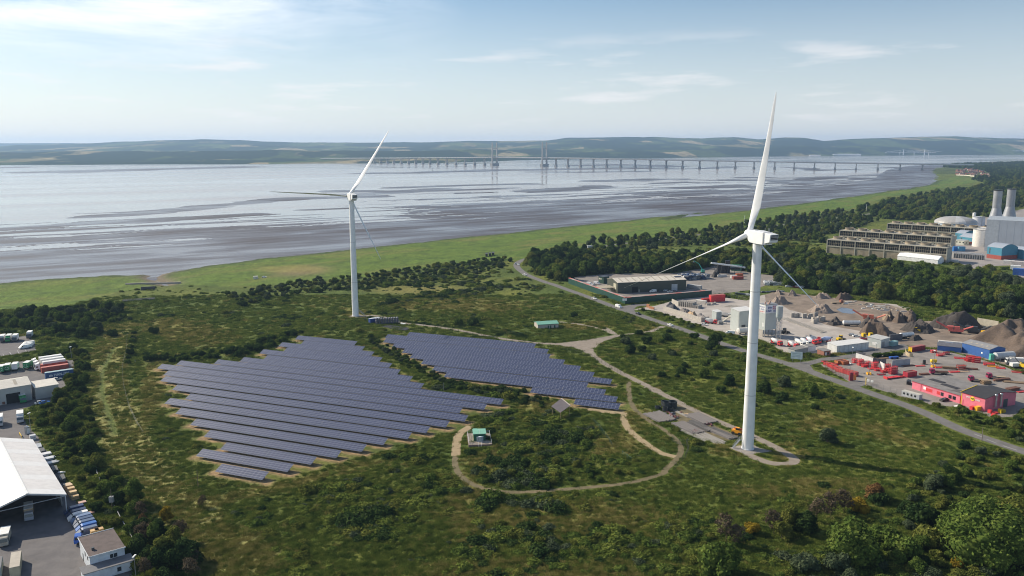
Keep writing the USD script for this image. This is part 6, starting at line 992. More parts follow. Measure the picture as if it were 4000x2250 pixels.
for k in range(46):                              # loose pale slabs and beams on the earth yard
    u_ = jr.random(); x, y = (jr.uniform(880, 1240), 0) if u_ < .6 else (jr.uniform(1180, 1420), 0); y = 178 + (x - 880) * .11 + jr.normal(0, 14) if u_ < .6 else 240 - (x - 1180) * .04 + jr.normal(0, 14)
    s_ = float(jr.choice([1.5, 2.5, 4.0, 6.0])); cw = int(jr.integers(3)); put('beam', lambda t, L, q: (obj('beam', MB().box(-L / 2, -.5, 0, L / 2, .5, .5), paint([(.62, .62, .6), (.5, .42, .32), (.36, .36, .36)][q]), t)), (s_, cw), g('R', x, y), jr.uniform(-.3, .5), 'concrete_beam', f'{["white", "cream", "grey"][cw]} loose concrete beam lying {"below the trees" if u_ < .6 else "at the far right of the heaps"} in the earth yard', 'beam', 'loose beams on the earth yard')
t = put('flat', flatbed, ((.30, .12, .08), None), g('R', 835, 185), .1, 'flatbed_lorry', 'brown flatbed lorry at the back of the earth yard', 'lorry')
solid_wall('cream_wall', 'cream concrete panel wall beside the three brown heaps', 'wall', gs('R', (1212, 318), (1275, 330)), 4.0, mat('cream_panel', (.48, .38, .26), .8), 2, .3)
solid_wall('panel_wall', 'tall pale concrete panels standing above the earth bank', 'wall', gs('C', (1925, 80), (2165, 125)), 6.0, mats['cream_panel'] if 0 else mat('panel_pale', (.46, .42, .33), .8), 3.2, .3)
def screener(t, col): obj('frame', MB().box(-4, -1.2, 1.2, 4, 1.2, 2.6).box(-2, -1, 2.6, 1, 1, 4.2), paint(col), t); obj('conveyor', MB().cyl((3, 0, 2.2), (11, 0, 6.5), .5, n=4).cyl((-3, 0, 2.2), (-9, 0, 5.0), .5, n=4), paint(col), t); obj('tracks', MB().box(-3, -1.4, 0, 3, -.8, 1.1).box(-3, .8, 0, 3, 1.4, 1.1), paint(BLACK), t); obj('hopper', MB().hexa([(2, -1, 2.6), (4, -1, 2.6), (4, 1, 2.6), (2, 1, 2.6), (1.4, -1.6, 4.3), (4.8, -1.6, 4.3), (4.8, 1.6, 4.3), (1.4, 1.6, 4.3)]), paint(col), t)
put('scr', screener, ((.55, .12, .10),), g('C', 1690, 150), math.radians(155), 'screening_machine', 'red screening machine with raised conveyors below the dark bank', 'machine'); put('scr', screener, (DARK,), g('C', 1890, 150), math.radians(160), 'screening_machine', 'dark screening machine left of the yellow excavator', 'machine'); put('scr', screener, ((.55, .16, .10),), g('R', 1110, 330), math.radians(150), 'screening_machine', 'orange-red screening machine at the edge of the earth yard', 'machine')
# blue building group
bb_c, bb_p = g('C', 1757, 362), g('C', 2065, 445)
shed('blue_building', 'bright blue industrial building with a grey ridged roof', 'building', bb_c, bb_p, 11.5, 5.2, 1.3, wall=mat('blue_cladding', (.035, .11, .33), .5, var=.1), roof=mat('fibre_roof', (.24, .24, .25), .8, var=.2), extras=[('f', 12, 12.9, 2.0, 2.9, paint(WHITE), 'wall_lamp'), ('f', 2, 5, 0, .02, paint(DARK), 'sill')], strips=[(3 + k * 3.2, 3.9 + k * 3.2, 2.2, 3.4, light_sheet, 'rooflight') for k in range(4)])
shed('blue_annex', 'low blue annex left of the blue building', 'building', g('C', 1480, 345), g('C', 1752, 372), 8, 2.8, .2, 'flat', wall=mats['blue_cladding'], roof=mat('felt_dark', (.12, .12, .14), .8))
t = put('ctr', container, ((.62, .61, .58), 12.2, (.55, .52, .48)), (g('C', 1530, 285) + g('C', 1725, 300)) / 2, math.radians(-25), 'container', 'long white container with a white square sign behind the blue annex', 'container', z=.06)
obj('sign', MB().box(-2.5, -1.32, .9, 1.2, -1.27, 2.4), paint((.80, .82, .84)), t)
t = put('ctr', container, (MAROON, 11, (.34, .11, .10), YELLOW, 2.8), (g('C', 1150, 352) + g('C', 1345, 345)) / 2, math.radians(28), 'container', 'long maroon container with a yellow end by the earth yard', 'container')
solid_wall('curved_wall', 'curved tan wall with yellow posts beside the maroon container', 'wall', smooth_line(gs('C', (1118, 355), (1120, 390), (1150, 415), (1205, 420))), 2.0, mat('tan_board', (.42, .34, .22), .8), 1.2, .15)
t = thing('crate_stack', 'stack of turquoise crates beside the grey tank', 'crates', (*g('C', 2092, 458), 0))
for k in range(4): obj('crate', MB().box(-.9, -.9, k * .9, .9, .9, k * .9 + .84), paint((.10, .42, .33)), t)
put('blr', box_lorry, ((.62, .62, .60), (.62, .60, .58), 8.5, 3.2), (g('C', 2450, 488) + g('C', 2260, 500)) / 2, math.radians(170), 'box_lorry', 'white lorry parked right of the grey tank', 'lorry'); put('blr', box_lorry, (YELLOW, (.6, .6, .58), 6.5, 2.6), g('C', 2380, 540), .1, 'box_lorry', 'white and yellow lorry at the right edge of the steel yard', 'lorry'); put('exc', excavator, (YELLOW,), g('C', 2440, 548), 2.0, 'excavator', 'small yellow digger at the right edge of the steel yard', 'excavator')
# ------------------------------------------------------------------ steel yard
pink = mat('pink_wall', (.66, .17, .225), .6, var=.12, scale=.5); felt, felt2 = mat('felt_roof', (.20, .19, .185), .85, var=.3, scale=.35), mat('black_roof', (.035, .035, .04), .8)
pk_c, pk_p = g('Q', 180, 110), g('Q', 722, 282)
Lp = np.linalg.norm(pk_p - pk_c)
shed('pink_workshop', 'long low pink workshop with a flat patched grey roof', 'building', pk_c, pk_p, 21, 3.7, .25, 'flat', pink, felt, [('f', 4.8, 5.1, 0, 3.6, paint((.35, .03, .05)), 'downpipe'), ('f', 6.2, 7.6, 1.5, 2.8, paint(WHITE), 'notice'), ('f', 7.6, 11, 1.0, 2.5, paint(RED), 'shutter'), ('f', 13.4, 15.0, 1.1, 2.6, paint(RED), 'shutter'), ('f', 15.4, 16.9, 1.0, 2.6, glass, 'window'), ('f', 19.4, 21, 1.0, 2.6, glass, 'window'), ('f', 21.5, 23.1, 1.0, 2.6, glass, 'window'), ('f', 0, Lp, 3.3, 3.72, paint((.45, .06, .09)), 'gutter', .12)],
     strips=[(2, 9, 8, 11, felt2, 'roof_patch'), (10, 18, 6, 9, felt2, 'roof_patch'), (18.5, 24, 2.5, 6.5, mat('stained_felt', (.11, .10, .10), .9), 'roof_patch')])
pt_c, pt_p = g('Q', 735, 292), g('Q', 1003, 372)
sh2 = shed('pink_hall', 'taller pink hall with a black ridged roof and a yellow round sign', 'building', pt_c, pt_p, 21, 5.6, 1.5, wall=pink, roof=felt2, extras=[('f', -.02, .3, 0, 5.8, paint(YELLOW), 'corner_trim'), ('f', .9, 1.1, 0, 2.6, paint((.35, .03, .05)), 'post'), ('f', 0, 10.8, 5.3, 5.62, paint((.45, .04, .07)), 'gutter', .1), ('r', 12.5, 15.5, 0, 3.6, paint(DARK), 'doorway')])
for y in (6.2, 9.6): obj('duct', MB().cyl((11.6, y, 1.2), (11.6, y, 6.6), .42, n=12).ball((11.6, y, 6.6), (.62, .62, .5), 2), mat('silver_duct', (.55, .56, .57), .35, .7), sh2, smooth=40)
obj('verge_trim', MB().hexa([(-.35, -.3, 5.7), (-.15, -.3, 5.7), (-.15, 10.5, 7.3), (-.35, 10.5, 7.3), (-.35, -.3, 5.95), (-.15, -.3, 5.95), (-.15, 10.5, 7.5), (-.35, 10.5, 7.5)]), paint(YELLOW), sh2)
ds = obj('round_sign', MB().cyl((5.2, -.02, 4.1), (5.2, -.14, 4.1), .95, n=28), paint((.85, .66, .04)), sh2); text3('mgf', .75, 4.55, 3.85, paint((.10, .09, .04)), ds, wmax=1.3, nm='logo_letters'); text3('SAFETY', .62, 2.2, 4.05, paint(WHITE), sh2, y=-.06, wmax=1.9); text3('SHORING', .62, 6.45, 3.75, paint(WHITE), sh2, y=-.06, wmax=2.2)
t = put('ctr', container, ((.45, .46, .48), 8.6, (.50, .48, .42)), (g('Q', 95, 195) + g('Q', 245, 245)) / 2 + [.6, .6], math.radians(-59), 'portable_cabin', 'pale grey portable cabin beside the pink workshop', 'cabin')
for k in range(4): obj('window', MB().box(-3.4 + k * 1.8, -1.3, 1.1, -2.6 + k * 1.8, -1.24, 2.0), glass, t)
put('car', car, (BLACK,), g('Q', 548, 252), math.radians(-160), 'car', 'black car parked in front of the pink workshop', 'car')
rust = mat('rusty_steel', (.16, .075, .05), .8, var=.4); redst = mat('red_steel', (.48, .05, .045), .6, var=.25)
for q, (k, x, y, n, col, a, L, lab) in enumerate((('N', 545, 108, 3, RED, .4, 2.2, 'small red rack stack nearest the grey gate'), ('N', 612, 135, 4, RED, .4, 3.2, 'tall red rack stack, first of the long row'), ('N', 660, 155, 2, RED, .4, 3.2, 'low red rack stack in front of the tall ones'), ('N', 690, 140, 3, RED, .4, 3., 'red rack stack behind the lamp post'), ('N', 775, 165, 4, RED, .4, 3.2, 'tall red rack stack, middle of the long row'), ('N', 735, 180, 1, RED, .4, 3.2, 'single red rack on the ground in the middle of the row'), ('N', 805, 198, 2, RED, .3, 3.2, 'low red rack stack before the white board'), ('N', 915, 190, 4, (.5, .06, .06), .35, 3.4, 'red rack stack right of the white board'), ('N', 985, 235, 5, (.45, .05, .06), .35, 4.2, 'tallest red rack stack, right end of the row'), ('N', 880, 215, 2, RED, .35, 3., 'low red rack stack by the dark pipes'), ('N', 945, 215, 3, RED, .35, 3, 'red rack stack before the tallest one'), ('O', 385, 335, 2, RED, .2, 3, 'bright red rack stack near the grass strip'), ('O', 455, 372, 2, RED, .2, 4, 'red racks lying left of the grass strip'), ('O', 520, 355, 2, MAROON, .2, 3, 'dark red racks below the blue annex'), ('O', 765, 430, 4, RED, -.3, 4, 'big red rack stack before the blue building, left half'), ('O', 825, 440, 4, RED, -.3, 4, 'big red rack stack before the blue building, right half'), ('O', 665, 400, 1, RED, -.3, 6, 'flat red racks left of the big stack'), ('O', 735, 420, 2, RED, -.3, 3, 'low red racks at the foot of the big stack'), ('O', 960, 470, 2, RED, -.35, 5, 'red racks right of the big stack, upper row'), ('O', 1000, 485, 1, (.62, .30, .04), -.35, 5, 'orange racks in front of the upper row'), ('O', 1080, 502, 1, RED, -.35, 4, 'bright red racks lying near the fence'), ('O', 1265, 545, 1, (.5, .06, .05), -.35, 6, 'red racks lying at the far right of the yard'), ('O', 670, 510, 3, (.42, .07, .05), .2, 4.5, 'square red rack stack in the middle of the yard'), ('O', 450, 495, 1, RED, .1, 5, 'flat red racks by the second lamp post'), ('O', 600, 540, 1, RED, .1, 5, 'flat red racks in front of the square stack'), ('O', 700, 535, 1, wood and (.50, .36, .25), .1, 5, 'flat timber-topped racks right of the flat red ones'), ('N', 200, 100, 1, RED, .4, 2, 'small red box at the corner of the steel yard fence'))): put('st', stillage, (n, col, L), g(k, x, y), a, 'steel_rack', lab, 'steel rack', '')
for k, x, y, L, w, h, col, lab in (('N', 250, 140, 5, 2.2, 1.6, (.5, .07, .06), 'red open bin at the left end of the fence row'), ('N', 300, 165, 5, 2.2, 1.8, RED, 'bright red open bin second in the fence row'), ('N', 345, 190, 5, 2.2, 1.9, (.5, .06, .06), 'red open bin third in the fence row'), ('N', 400, 218, 6, 2.3, 2., (.52, .08, .07), 'red open bin fourth in the fence row'), ('N', 500, 245, 7.5, 2.5, 2.2, (.42, .06, .06), 'large dull red open bin at the right end of the fence row'), ('N', 385, 115, 6, 2.4, 1.9, (.46, .17, .06), 'orange-brown open bin in the corner of the yard'), ('N', 430, 125, 4, 2.4, 1.9, (.42, .13, .05), 'smaller orange-brown bin beside the corner one'), ('N', 330, 125, 6, 2, .8, RED, 'low red tray in the corner of the yard'), ('N', 1175, 262, 6.5, 2.8, 2.6, (.36, .03, .05), 'deep dark red bin behind the pink workshop'), ('N', 1085, 275, 2.5, 1.2, .8, RED, 'small red tray left of the deep bin')): put('skip', skip, (col, float(L), w, h), g(k, x, y), math.radians(-60 if x < 320 or x > 330 and x < 520 and y > 135 else 25), 'steel_bin', lab, 'bin')
t = thing('flat_tray', 'long flat red tray lying in the middle of the steel yard', 'tray', (*g('N', 975, 285), 0), .35); obj('deck', MB().box(-4.2, -1.2, .5, 4.2, 1.2, .75), paint(RED), t); obj('end_board', MB().box(-4.3, -1.25, .2, -3.9, 1.25, 1.4), paint(RED), t); obj('bearer', MB().box(-3, -1, 0, -2.6, 1, .5).box(2.6, -1, 0, 3, 1, .5), paint(DARK), t)
put('st', stillage, (1, MAROON, 4.), g('N', 850, 245), .3, 'steel_rack', 'dark red frame lying left of the flat tray', 'steel rack', '')
for k, a, b, h, c, lab in (('N', (560, 50), (755, 110), 2.6, (.55, .55, .54), 'white board wall behind the red racks'), ('N', (560, 38), (665, 62), 3.0, (.08, .08, .09), 'dark board wall behind the white one'), ('N', (755, 108), (905, 122), 2.6, (.10, .10, .11), 'dark low wall right of the white board wall'), ('N', (972, 150), (1178, 128), 3.2, (.34, .36, .38), 'grey board wall standing in the middle of the steel yard'), ('N', (832, 165), (882, 195), 3.4, (.58, .58, .57), 'white board standing between the red racks')): solid_wall('board_wall', lab, 'wall', gs(k, a, b), h, mat('board_%03d' % int(c[0] * 1000), c, .7), 2.5, .2)
for k, x, y, r_, lab in (('O', 845, 635, 172, 'dark red flatbed lorry, left of two at the back of the pink building'), ('O', 1030, 605, 172, 'dark red flatbed lorry, right of two at the back of the pink building'), ('O', 440, 560, 170, 'dark red flatbed lorry loaded with pipes close behind the pink roof')): put('flat', flatbed, ((.34, .03, .09), 1 if x == 440 else None), g(k, x, y), math.radians(r_), 'flatbed_lorry', lab, 'lorry')
timb = mat('old_timber', (.22, .15, .09), .85, var=.35, scale=2)
for q, (k, x, y, nx, nz, L, r, m_, a, lab) in enumerate((('O', 925, 660, 5, 4, 4, .22, timb, .15, 'tan timber stack behind the pink hall'), ('O', 1090, 625, 4, 3, 9, .18, rust, .25, 'brown stack of long steel beams behind the timber'), ('O', 1260, 650, 6, 1, 12, .25, timb, -.35, 'timber sleepers lying at the right of the yard'), ('O', 1200, 725, 5, 3, 7, .22, rust, .4, 'rusty beam stack near the right edge'), ('O', 1300, 745, 4, 1, 5, .2, redst, .2, 'red beams by the right edge'), ('O', 550, 505, 4, 3, 6, .2, timb, -.3, 'brown timber stack left of the square red racks'), ('O', 770, 510, 4, 2, 6, .2, rust, -.3, 'dark beam stack right of the square red racks'), ('O', 290, 565, 4, 2, 5, .2, rust, .2, 'dark tangled beams beside the deep red bin'), ('O', 130, 660, 4, 4, 4, .22, mat('black_pipe', (.03, .03, .032), .5), 1.1, 'stack of black pipes at the left end of the pink workshop'), ('O', 130, 475, 5, 1, 7, .2, rust, .3, 'rusty bars lying below the grey board wall'), ('O', 250, 478, 4, 1, 5, .2, redst, .1, 'red bars right of the grey board wall'), ('N', 870, 60, 5, 1, 7, .2, timb, .2, 'dark timbers lying behind the board walls'))): put('bm%d' % q, beams, (nx, nz, L, r, m_, .0, q, True), g(k, x, y), a, 'beam_stack', lab, 'beams')
for k, x, y, lab in (('N', 710, 242, 'lamp post on a yellow base among the red racks'), ('O', 385, 488, 'lamp post on a yellow base in the middle of the yard')):
    t = thing('lamp_post', lab, 'lamp post', (*g(k, x, y), 0)); lamp_post(t, hgt(k, x, y, y - (175 if k == 'N' else 175))); obj('guard', MB().box(-.9, -.9, 0, -.7, .9, 1.1).box(.7, -.9, 0, .9, .9, 1.1).box(-.7, -.9, .8, .7, -.7, 1.1).box(-.7, .7, .8, .7, .9, 1.1), paint((.75, .38, .02)), t)
t = put('ht', htank, (3.4, .9, YELLOW), g('O', 385, 448), .1, 'storage_tank', 'yellow tank standing near the second lamp post', 'tank')
t = thing('drum', 'black upright drum on a plate left of the yellow tank', 'drum', (*g('O', 290, 458), 0)); obj('drum_body', MB().cyl((0, 0, .2), (0, 0, 2.3), .8, .7, 12), paint(BLACK), t); obj('base_plate', MB().box(-1.6, -1, 0, 1.6, 1, .2), paint((.25, .08, .06)), t)
t = thing('digger_arm', 'blue machine part lying behind the board walls', 'machine', (*g('N', 995, 62), 0), .2); obj('beam', MB().box(-2.6, -.7, .3, 2.4, .7, 1.3), paint(BLUE), t); obj('wheel', MB().cyl((-1.5, -.9, .5), (-1.5, .9, .5), .5).cyl((1.5, -.9, .5), (1.5, .9, .5), .5), rubber, t)
for k, x, y, c, sx_, sz, lab in (('Q', 870, 350, RED, 2.2, 1.4, 'red crate against the pink hall wall'), ('Q', 930, 360, (.80, .45, .02), 2.6, 1.8, 'yellow crates against the pink hall wall'), ('Q', 1065, 390, RED, 1, 1.4, 'small red pump at the corner of the pink hall'), ('Q', 1115, 436, (.70, .05, .05), 2.2, 1.2, 'red crate at the hedge right of the pink hall'), ('Q', 1180, 390, YELLOW, .8, 1.8, 'yellow frame at the shaded end of the pink hall'), ('Q', 1215, 385, (.5, .36, .03), 1.6, 1.4, 'second yellow frame at the shaded end of the pink hall'), ('Q', 695, 322, WHITE, 2.4, .6, 'white box by the hedge in front of the pink hall'), ('Q', 750, 322, (.45, .05, .05), 2.4, .5, 'dull red tray right of the white box'), ('Q', 1120, 395, (.6, .05, .05), 3, .5, 'red tray beside the small red pump')):
    t = thing('crate', lab, 'crate', (*g(k, x, y), 0), .4); obj('body', MB().box(-sx_ / 2, -.7, .1, sx_ / 2, .7, sz), paint(c), t); obj('lid', MB().box(-sx_ / 2 - .05, -.75, sz, sx_ / 2 + .05, .75, sz + .1), paint(c), t)
t = thing('gate_pillar', 'red steel gate pillar with an orange notice at the yard entrance', 'gate', (*g('N', 505, 310), 0), .2); obj('pillar', MB().box(-.9, -.5, 0, .9, .5, 4.0), paint(MAROON), t); obj('notice', MB().box(.95, -.6, .3, 2.4, -.5, 3.0), paint((.75, .22, .05)), t)
wire_fence('palisade_fence', 'dark palisade fence in front of the red bins', gs('N', (215, 175), (330, 235), (420, 282), (490, 312)), 2.4, 2.8, (.13, .09, .085), .4); wire_fence('palisade_fence', 'grey mesh fence along the road side of the steel yard', gs('N', (690, 362), (800, 395), (950, 440), (1105, 490)), 2.4, 3., GREY, .45)
t = thing('notice_boards', 'two small white notices on the yard gate', 'sign', (*g('N', 722, 352), 0), -.8); obj('board', MB().box(-1.5, -.1, 1.1, -.3, 0, 2.2).box(.3, -.1, 1.1, 1.5, 0, 2.2), paint(WHITE), t); obj('post', MB().box(-.1, 0, 0, .1, .1, 2.4), paint(GREY), t)
t = thing('gate_post', 'yellow gate post left of the white notices', 'post', (*g('N', 675, 358), 0)); obj('post', MB().cyl((0, 0, 0), (0, 0, 3.2), .18, n=8), paint(YELLOW), t); obj('cap', MB().cyl((0, 0, 3.2), (0, 0, 3.4), .25, n=8), paint(YELLOW), t)
t = thing('road_sign', 'pale blue-green site board at the entrance of the concrete works', 'sign', (*g('B', 2127, 1178), 0), -.35); obj('board', MB().box(-2.9, -.1, 1.9, 2.9, 0, 5.8), paint((.50, .58, .56)), t); obj('text_lines', MB().box(-2.2, -.13, 4.6, 2.0, -.1, 4.9).box(-2.2, -.13, 3.8, 1.5, -.1, 4.1).box(-2.2, -.13, 3.0, 1.8, -.1, 3.3), paint((.30, .38, .38)), t); obj('post', MB().box(-2, 0, 0, -1.8, .2, 2).box(1.8, 0, 0, 2, .2, 2), paint(GREY), t)
hg = ribbon(gs('C', (755, 425), (850, 420), (950, 405), (1080, 405)), 4.0); x, y = in_poly(hg, 2.4, jr)
for a, b in zip(x, y): plant('low', 0, 'dark', (a, b, -.2), .5, a, 'clipped dark hedge bush inside the steel yard', 'hedge bushes inside the steel yard', 'bush', 'bush')
for k, x, y, yt, lab in (('C', 785, 380, 260, 'grey lamp column by the grey store'), ('C', 522, 400, 310, 'grey lamp column before the long white shed'), ('C', 490, 590, 490, 'grey lamp column behind the red bins'), ('C', 1985, 1370, 1205, 'dark roadside pole at the bottom right bend'), ('h', 655, 705, 595, 'grey pole with a lamp in the scrub by the lorry yard'), ('i', 945, 865, 660, 'wooden pole carrying a grey transformer box in the left scrub'), ('L', 762, 819, 705, 'floodlight column behind the brown-roofed office'), ('i', 1662, 660, 505, 'dark wooden pole at the front corner of the solar field'), ('h', 1238, 750, 712, 'short camera post at the left corner of the solar field'), ('F', 480, 578, 505, 'pale camera post between the two solar fields'), ('h', 285, 1400, 1200, 'grey lamp column by the white tank in the lorry yard'), ('F', 1562, 885, 850, 'pale short post right of the shelter'), ('V', 2415, 300, 175, 'slim grey pole beside the road at the right')):
    t = thing('lamp_post' if 'lamp' in lab or 'flood' in lab else 'pole', lab, 'lamp post' if 'lamp' in lab or 'flood' in lab else 'pole', (*g(k, x, y), 0)); h = hgt(k, x, y, yt); lamp_post(t, h, 'lamp' in lab or 'flood' in lab, (.16, .12, .09) if 'dark' in lab or 'wooden' in lab else GREY)
    if 'transformer' in lab: obj('transformer', MB().box(-.6, -.5, h * .45, .6, .5, h * .45 + 1.8), paint(GREY), t)

# ------------------------------------------------------------------ road traffic and signs
put('van', van, (WHITE, None), g('D', 980, 815), math.radians(-58), 'van', 'white van driving on the road at the corner of the green fence', 'van'); put('car', car, (BLACK,), g('D', 1265, 915), math.radians(-62), 'car', 'black pick-up on the road below the brick stacks', 'car'); put('car', car, (WHITE,), g('D', 1725, 1075), math.radians(-66), 'car', 'white car on the road below the aggregate bays', 'car'); put('car', car, (WHITE,), g('D', 632, 692), math.radians(-55), 'car', 'white car on the road beside the long green fence', 'car')
for x, y, col, a, lab in ((1312, 1072, (.5, .52, .54), 100, 'silver car, left of two on the far bend'), (1335, 1076, WHITE, -80, 'white car, right of two on the far bend'), (1380, 1152, WHITE, -50, 'white car just below the far road bend')): put('car', car, (col,), g('b', x, y), math.radians(a), 'car', lab, 'car')
put('blr', box_lorry, ((.5, .5, .5), (.42, .44, .46), 7.5, 3.4), g('b', 1850, 958), math.radians(25), 'box_lorry', 'grey lorry on the far shore road behind the trees', 'lorry')
put('coach', lambda t, c: (obj('body', hullbox(sym([(-6, .5), (6, .5), (6.1, 2.2), (5.4, 3.4), (-5.8, 3.5), (-6, 2.4)], 1.25)), paint(c, .3), t), obj('window_band', MB().box(-5.6, -1.28, 1.7, 5.2, 1.28, 2.6), glass, t), wheels(t, (-3.6, 4), 1.25, .5)), (WHITE,), g('A', 1372, 456), math.radians(35), 'coach', 'white coach on the shore road near the far wood', 'coach')
for x, y, lab in ((1205, 455, 'white car parked left of the coach on the shore road'), (1262, 462, 'grey car left of the coach'), (1108, 488, 'white car at the left of the shore road car park'), (1500, 440, 'pale car right of the coach')): put('car', car, (WHITE if 'white' in lab else (.5, .5, .5),), g('A', x, y), .5, 'car', lab, 'car')
put('car', car, (WHITE,), g('c', 1900, 1168), .2, 'car', 'white vehicle parked alone on the salt marsh', 'car'); put('ctr', container, ((.60, .58, .50), 4), g('c', 1838, 1178), .3, 'container', 'cream box beside the vehicle on the salt marsh', 'container')
for x, y, lab in ((1105, 1018, 'small dark hut, leftmost of three at the marsh edge'), (1130, 1014, 'small dark hut, middle of three at the marsh edge'), (1152, 1010, 'small dark hut, rightmost of three at the marsh edge')): shed('marsh_hut', lab, 'hut', g('b', x - 8, y), g('b', x + 8, y), 4, 3, .4, 'flat', wall=paint((.06, .05, .045)), roof=paint((.08, .075, .07)))
# ------------------------------------------------------------------ power station
cool_wall, cool_dark, cool_trim = mat('tower_timber', (.30, .25, .18), .85, var=.3, scale=.2), mat('tower_louvre', (.035, .033, .032), .8), mat('tower_concrete', (.40, .37, .30), .85, var=.2, scale=.2)
def cooling(label, c, p, D, h, low):
    c, p = np.asarray(c), np.asarray(p); d = p - c; L = np.linalg.norm(d); t = thing('cooling_tower', label, 'cooling tower', (*c, 0), math.atan2(d[1], d[0]), 'banks of cooling towers')
    obj('core', MB().box(.3, .5, 0, L - .3, D - .5, h - .6), cool_dark, t); obj('end_wall', MB().box(L - .29, 0, 0, L, D, h), cool_trim, t); obj('end_wall', MB().box(0, 0, 0, .29, D, h), cool_wall, t); obj('deck', MB().box(-.3, -.4, h - .6, L + .3, D + .4, h), cool_trim, t); obj('base_wall', MB().box(0, .2, 0, L, .49, low), cool_wall, t); obj('middle_beam', MB().box(-.1, -.3, low, L + .1, .6, low + 1.1), cool_trim, t)
    n = 8
    for k in range(n + 1): x = L * k / n; obj('column', MB().box(x - .45, -.35, 0, x + .45, .35, h), cool_trim, t)
    for k in range(n):
        x0, x1 = L * k / n + .5, L * (k + 1) / n - .5
        b = MB(); [b.box(x0 + (x1 - x0) * q / 7 - .12, .1, low + 1.1, x0 + (x1 - x0) * q / 7 + .12, .45, h - .6) for q in range(1, 7)]; b.box(x0, .15, (low + h) / 2 - .1, x1, .4, (low + h) / 2 + .15); obj('bay_frame', b, cool_wall, t)
        xc = (x0 + x1) / 2; obj('fan_stack', loft([np.stack([xc + r * np.cos(np.arange(18) * math.pi / 9), D / 2 + r * np.sin(np.arange(18) * math.pi / 9), np.full(18, z)], 1) for r, z in ((5.0, h), (4.6, h + 1.2), (4.9, h + 2.6), (4.2, h + 2.6), (4.2, h + 1.2))]), cool_wall, t); obj('motor_box', MB().box(xc + 5.2, D / 2 - 2, h, xc + 7, D / 2 + 1, h + 2.0), cool_trim, t)
    r = MB()
    for z in (.6, 1.1): r.box(0, -.3, h + z, L, -.22, h + z + .07)
    for k in range(40): r.box(L * k / 39 - .04, -.3, h, L * k / 39 + .04, -.22, h + 1.15)
    obj('railing', r, steel, t); return t
c1, p1_ = g('A', 228, 985), g('A', 1578, 1097); cooling('front bank of cooling towers, nearest the trees', c1, p1_, 20, 15, 7.6)
u1 = (p1_ - c1) / np.linalg.norm(p1_ - c1); v1 = np.array([-u1[1], u1[0]])
def topc(k, x, y, z): return g(k, x, y, z)
c2, p2_ = topc('A', 380, 722, 14.5), topc('A', 1583, 816, 14.5); cooling('middle bank of cooling towers behind the front one', c2, c2 + u1 * np.linalg.norm(p2_ - c2), 20, 14.5, 7.2)
c3 = topc('A', 918, 645, 14.5); cooling('rear bank of cooling towers beside the domed building', c3, c3 + u1 * 118, 20, 14.5, 7.2)
gh_c, gh_p = g('A', 2150, 985), g('A', 2600, 1050); bgrey = mat('station_cladding', (.29, .32, .37), .5, var=.08, scale=.05)
gcor = g('A', 2012, 960); ud = u1
shed('turbine_hall', 'huge plain grey power station hall at the right edge', 'building', gcor, gcor + ud * 95, 40, 34, 2.5, 'barrel', wall=bgrey, roof=mat('hall_roof', (.34, .38, .42), .5), extras=[('f', 12.0 + k * 7, 12.25 + k * 7, .2, 33, mat('joint_blue', (.30, .33, .38), .5), 'panel_joint') for k in range(11)] + [('f', .2, 11.8, .2, 33.6, mat('pale_corner', (.33, .36, .40), .5), 'corner_bay')])
for x, y0, yt, r, lab in ((2160, 600, 265, 4.5, 'left one of the two tall silver chimneys'), (2312, 585, 250, 4.5, 'right one of the two tall silver chimneys')):
    b = gcor + v1 * 75 + ud * (8 if x == 2160 else 55); o = np.array(ray(*px('A', x, 400))[:2]); dist = np.linalg.norm(b); b = o / np.linalg.norm(o) * (np.hypot(*gcor) + (70 if x == 2160 else 105)); dt = ray(*px('A', x, yt)); top = HC + dt[2] * np.linalg.norm(b) / np.hypot(dt[0], dt[1])
    t = thing('chimney', lab, 'chimney', (*b, 0)); sv = mat('chimney_steel', (.30, .31, .33), .42, .25, var=.15, scale=.2); obj('stack', MB().cyl((0, 0, 42), (0, 0, top), r, r, 28, cap=False), sv, t, smooth=40); obj('rim', MB().cyl((0, 0, top - 1), (0, 0, top), r + .25, n=28), paint((.03, .03, .03)), t); obj('cone_base', MB().cyl((0, 0, 0), (0, 0, 30), r * 1.6, r * 1.6, 28, cap=False).cyl((0, 0, 30), (0, 0, 42), r * 1.6, r, 28, cap=False), sv, t, smooth=40); obj('platform', MB().cyl((0, 0, top - 28), (0, 0, top - 27), r + 1.4, n=28), paint(GREY), t); f = MB(); [f.cyl((math.cos(a) * (r + .6), math.sin(a) * (r + .6), top - 48), (math.cos(a) * (r + .6), math.sin(a) * (r + .6), top - 33), .2, n=4) for a in np.arange(12) * math.pi / 6]; obj('frame', f, paint(GREY), t); obj('ladder', MB().box(r, -.4, 2, r + .3, .4, top), paint(GREY), t)
rb = gcor + v1 * 46 + ud * 45; shed('boiler_house', 'white building between and behind the two chimneys', 'building', rb, rb + ud * 40, 26, 44, 1, 'flat', wall=paint((.72, .72, .70)), roof=paint((.5, .52, .54)))
dc = g('A', 1685, 690)
t = thing('dome_building', 'low round building with a shallow grey segmented dome', 'building', (*dc, 0)); R = 26.5
obj('drum', MB().cyl((0, 0, 0), (0, 0, 7), R, n=32), mat('dome_wall', (.38, .44, .52), .6), t)
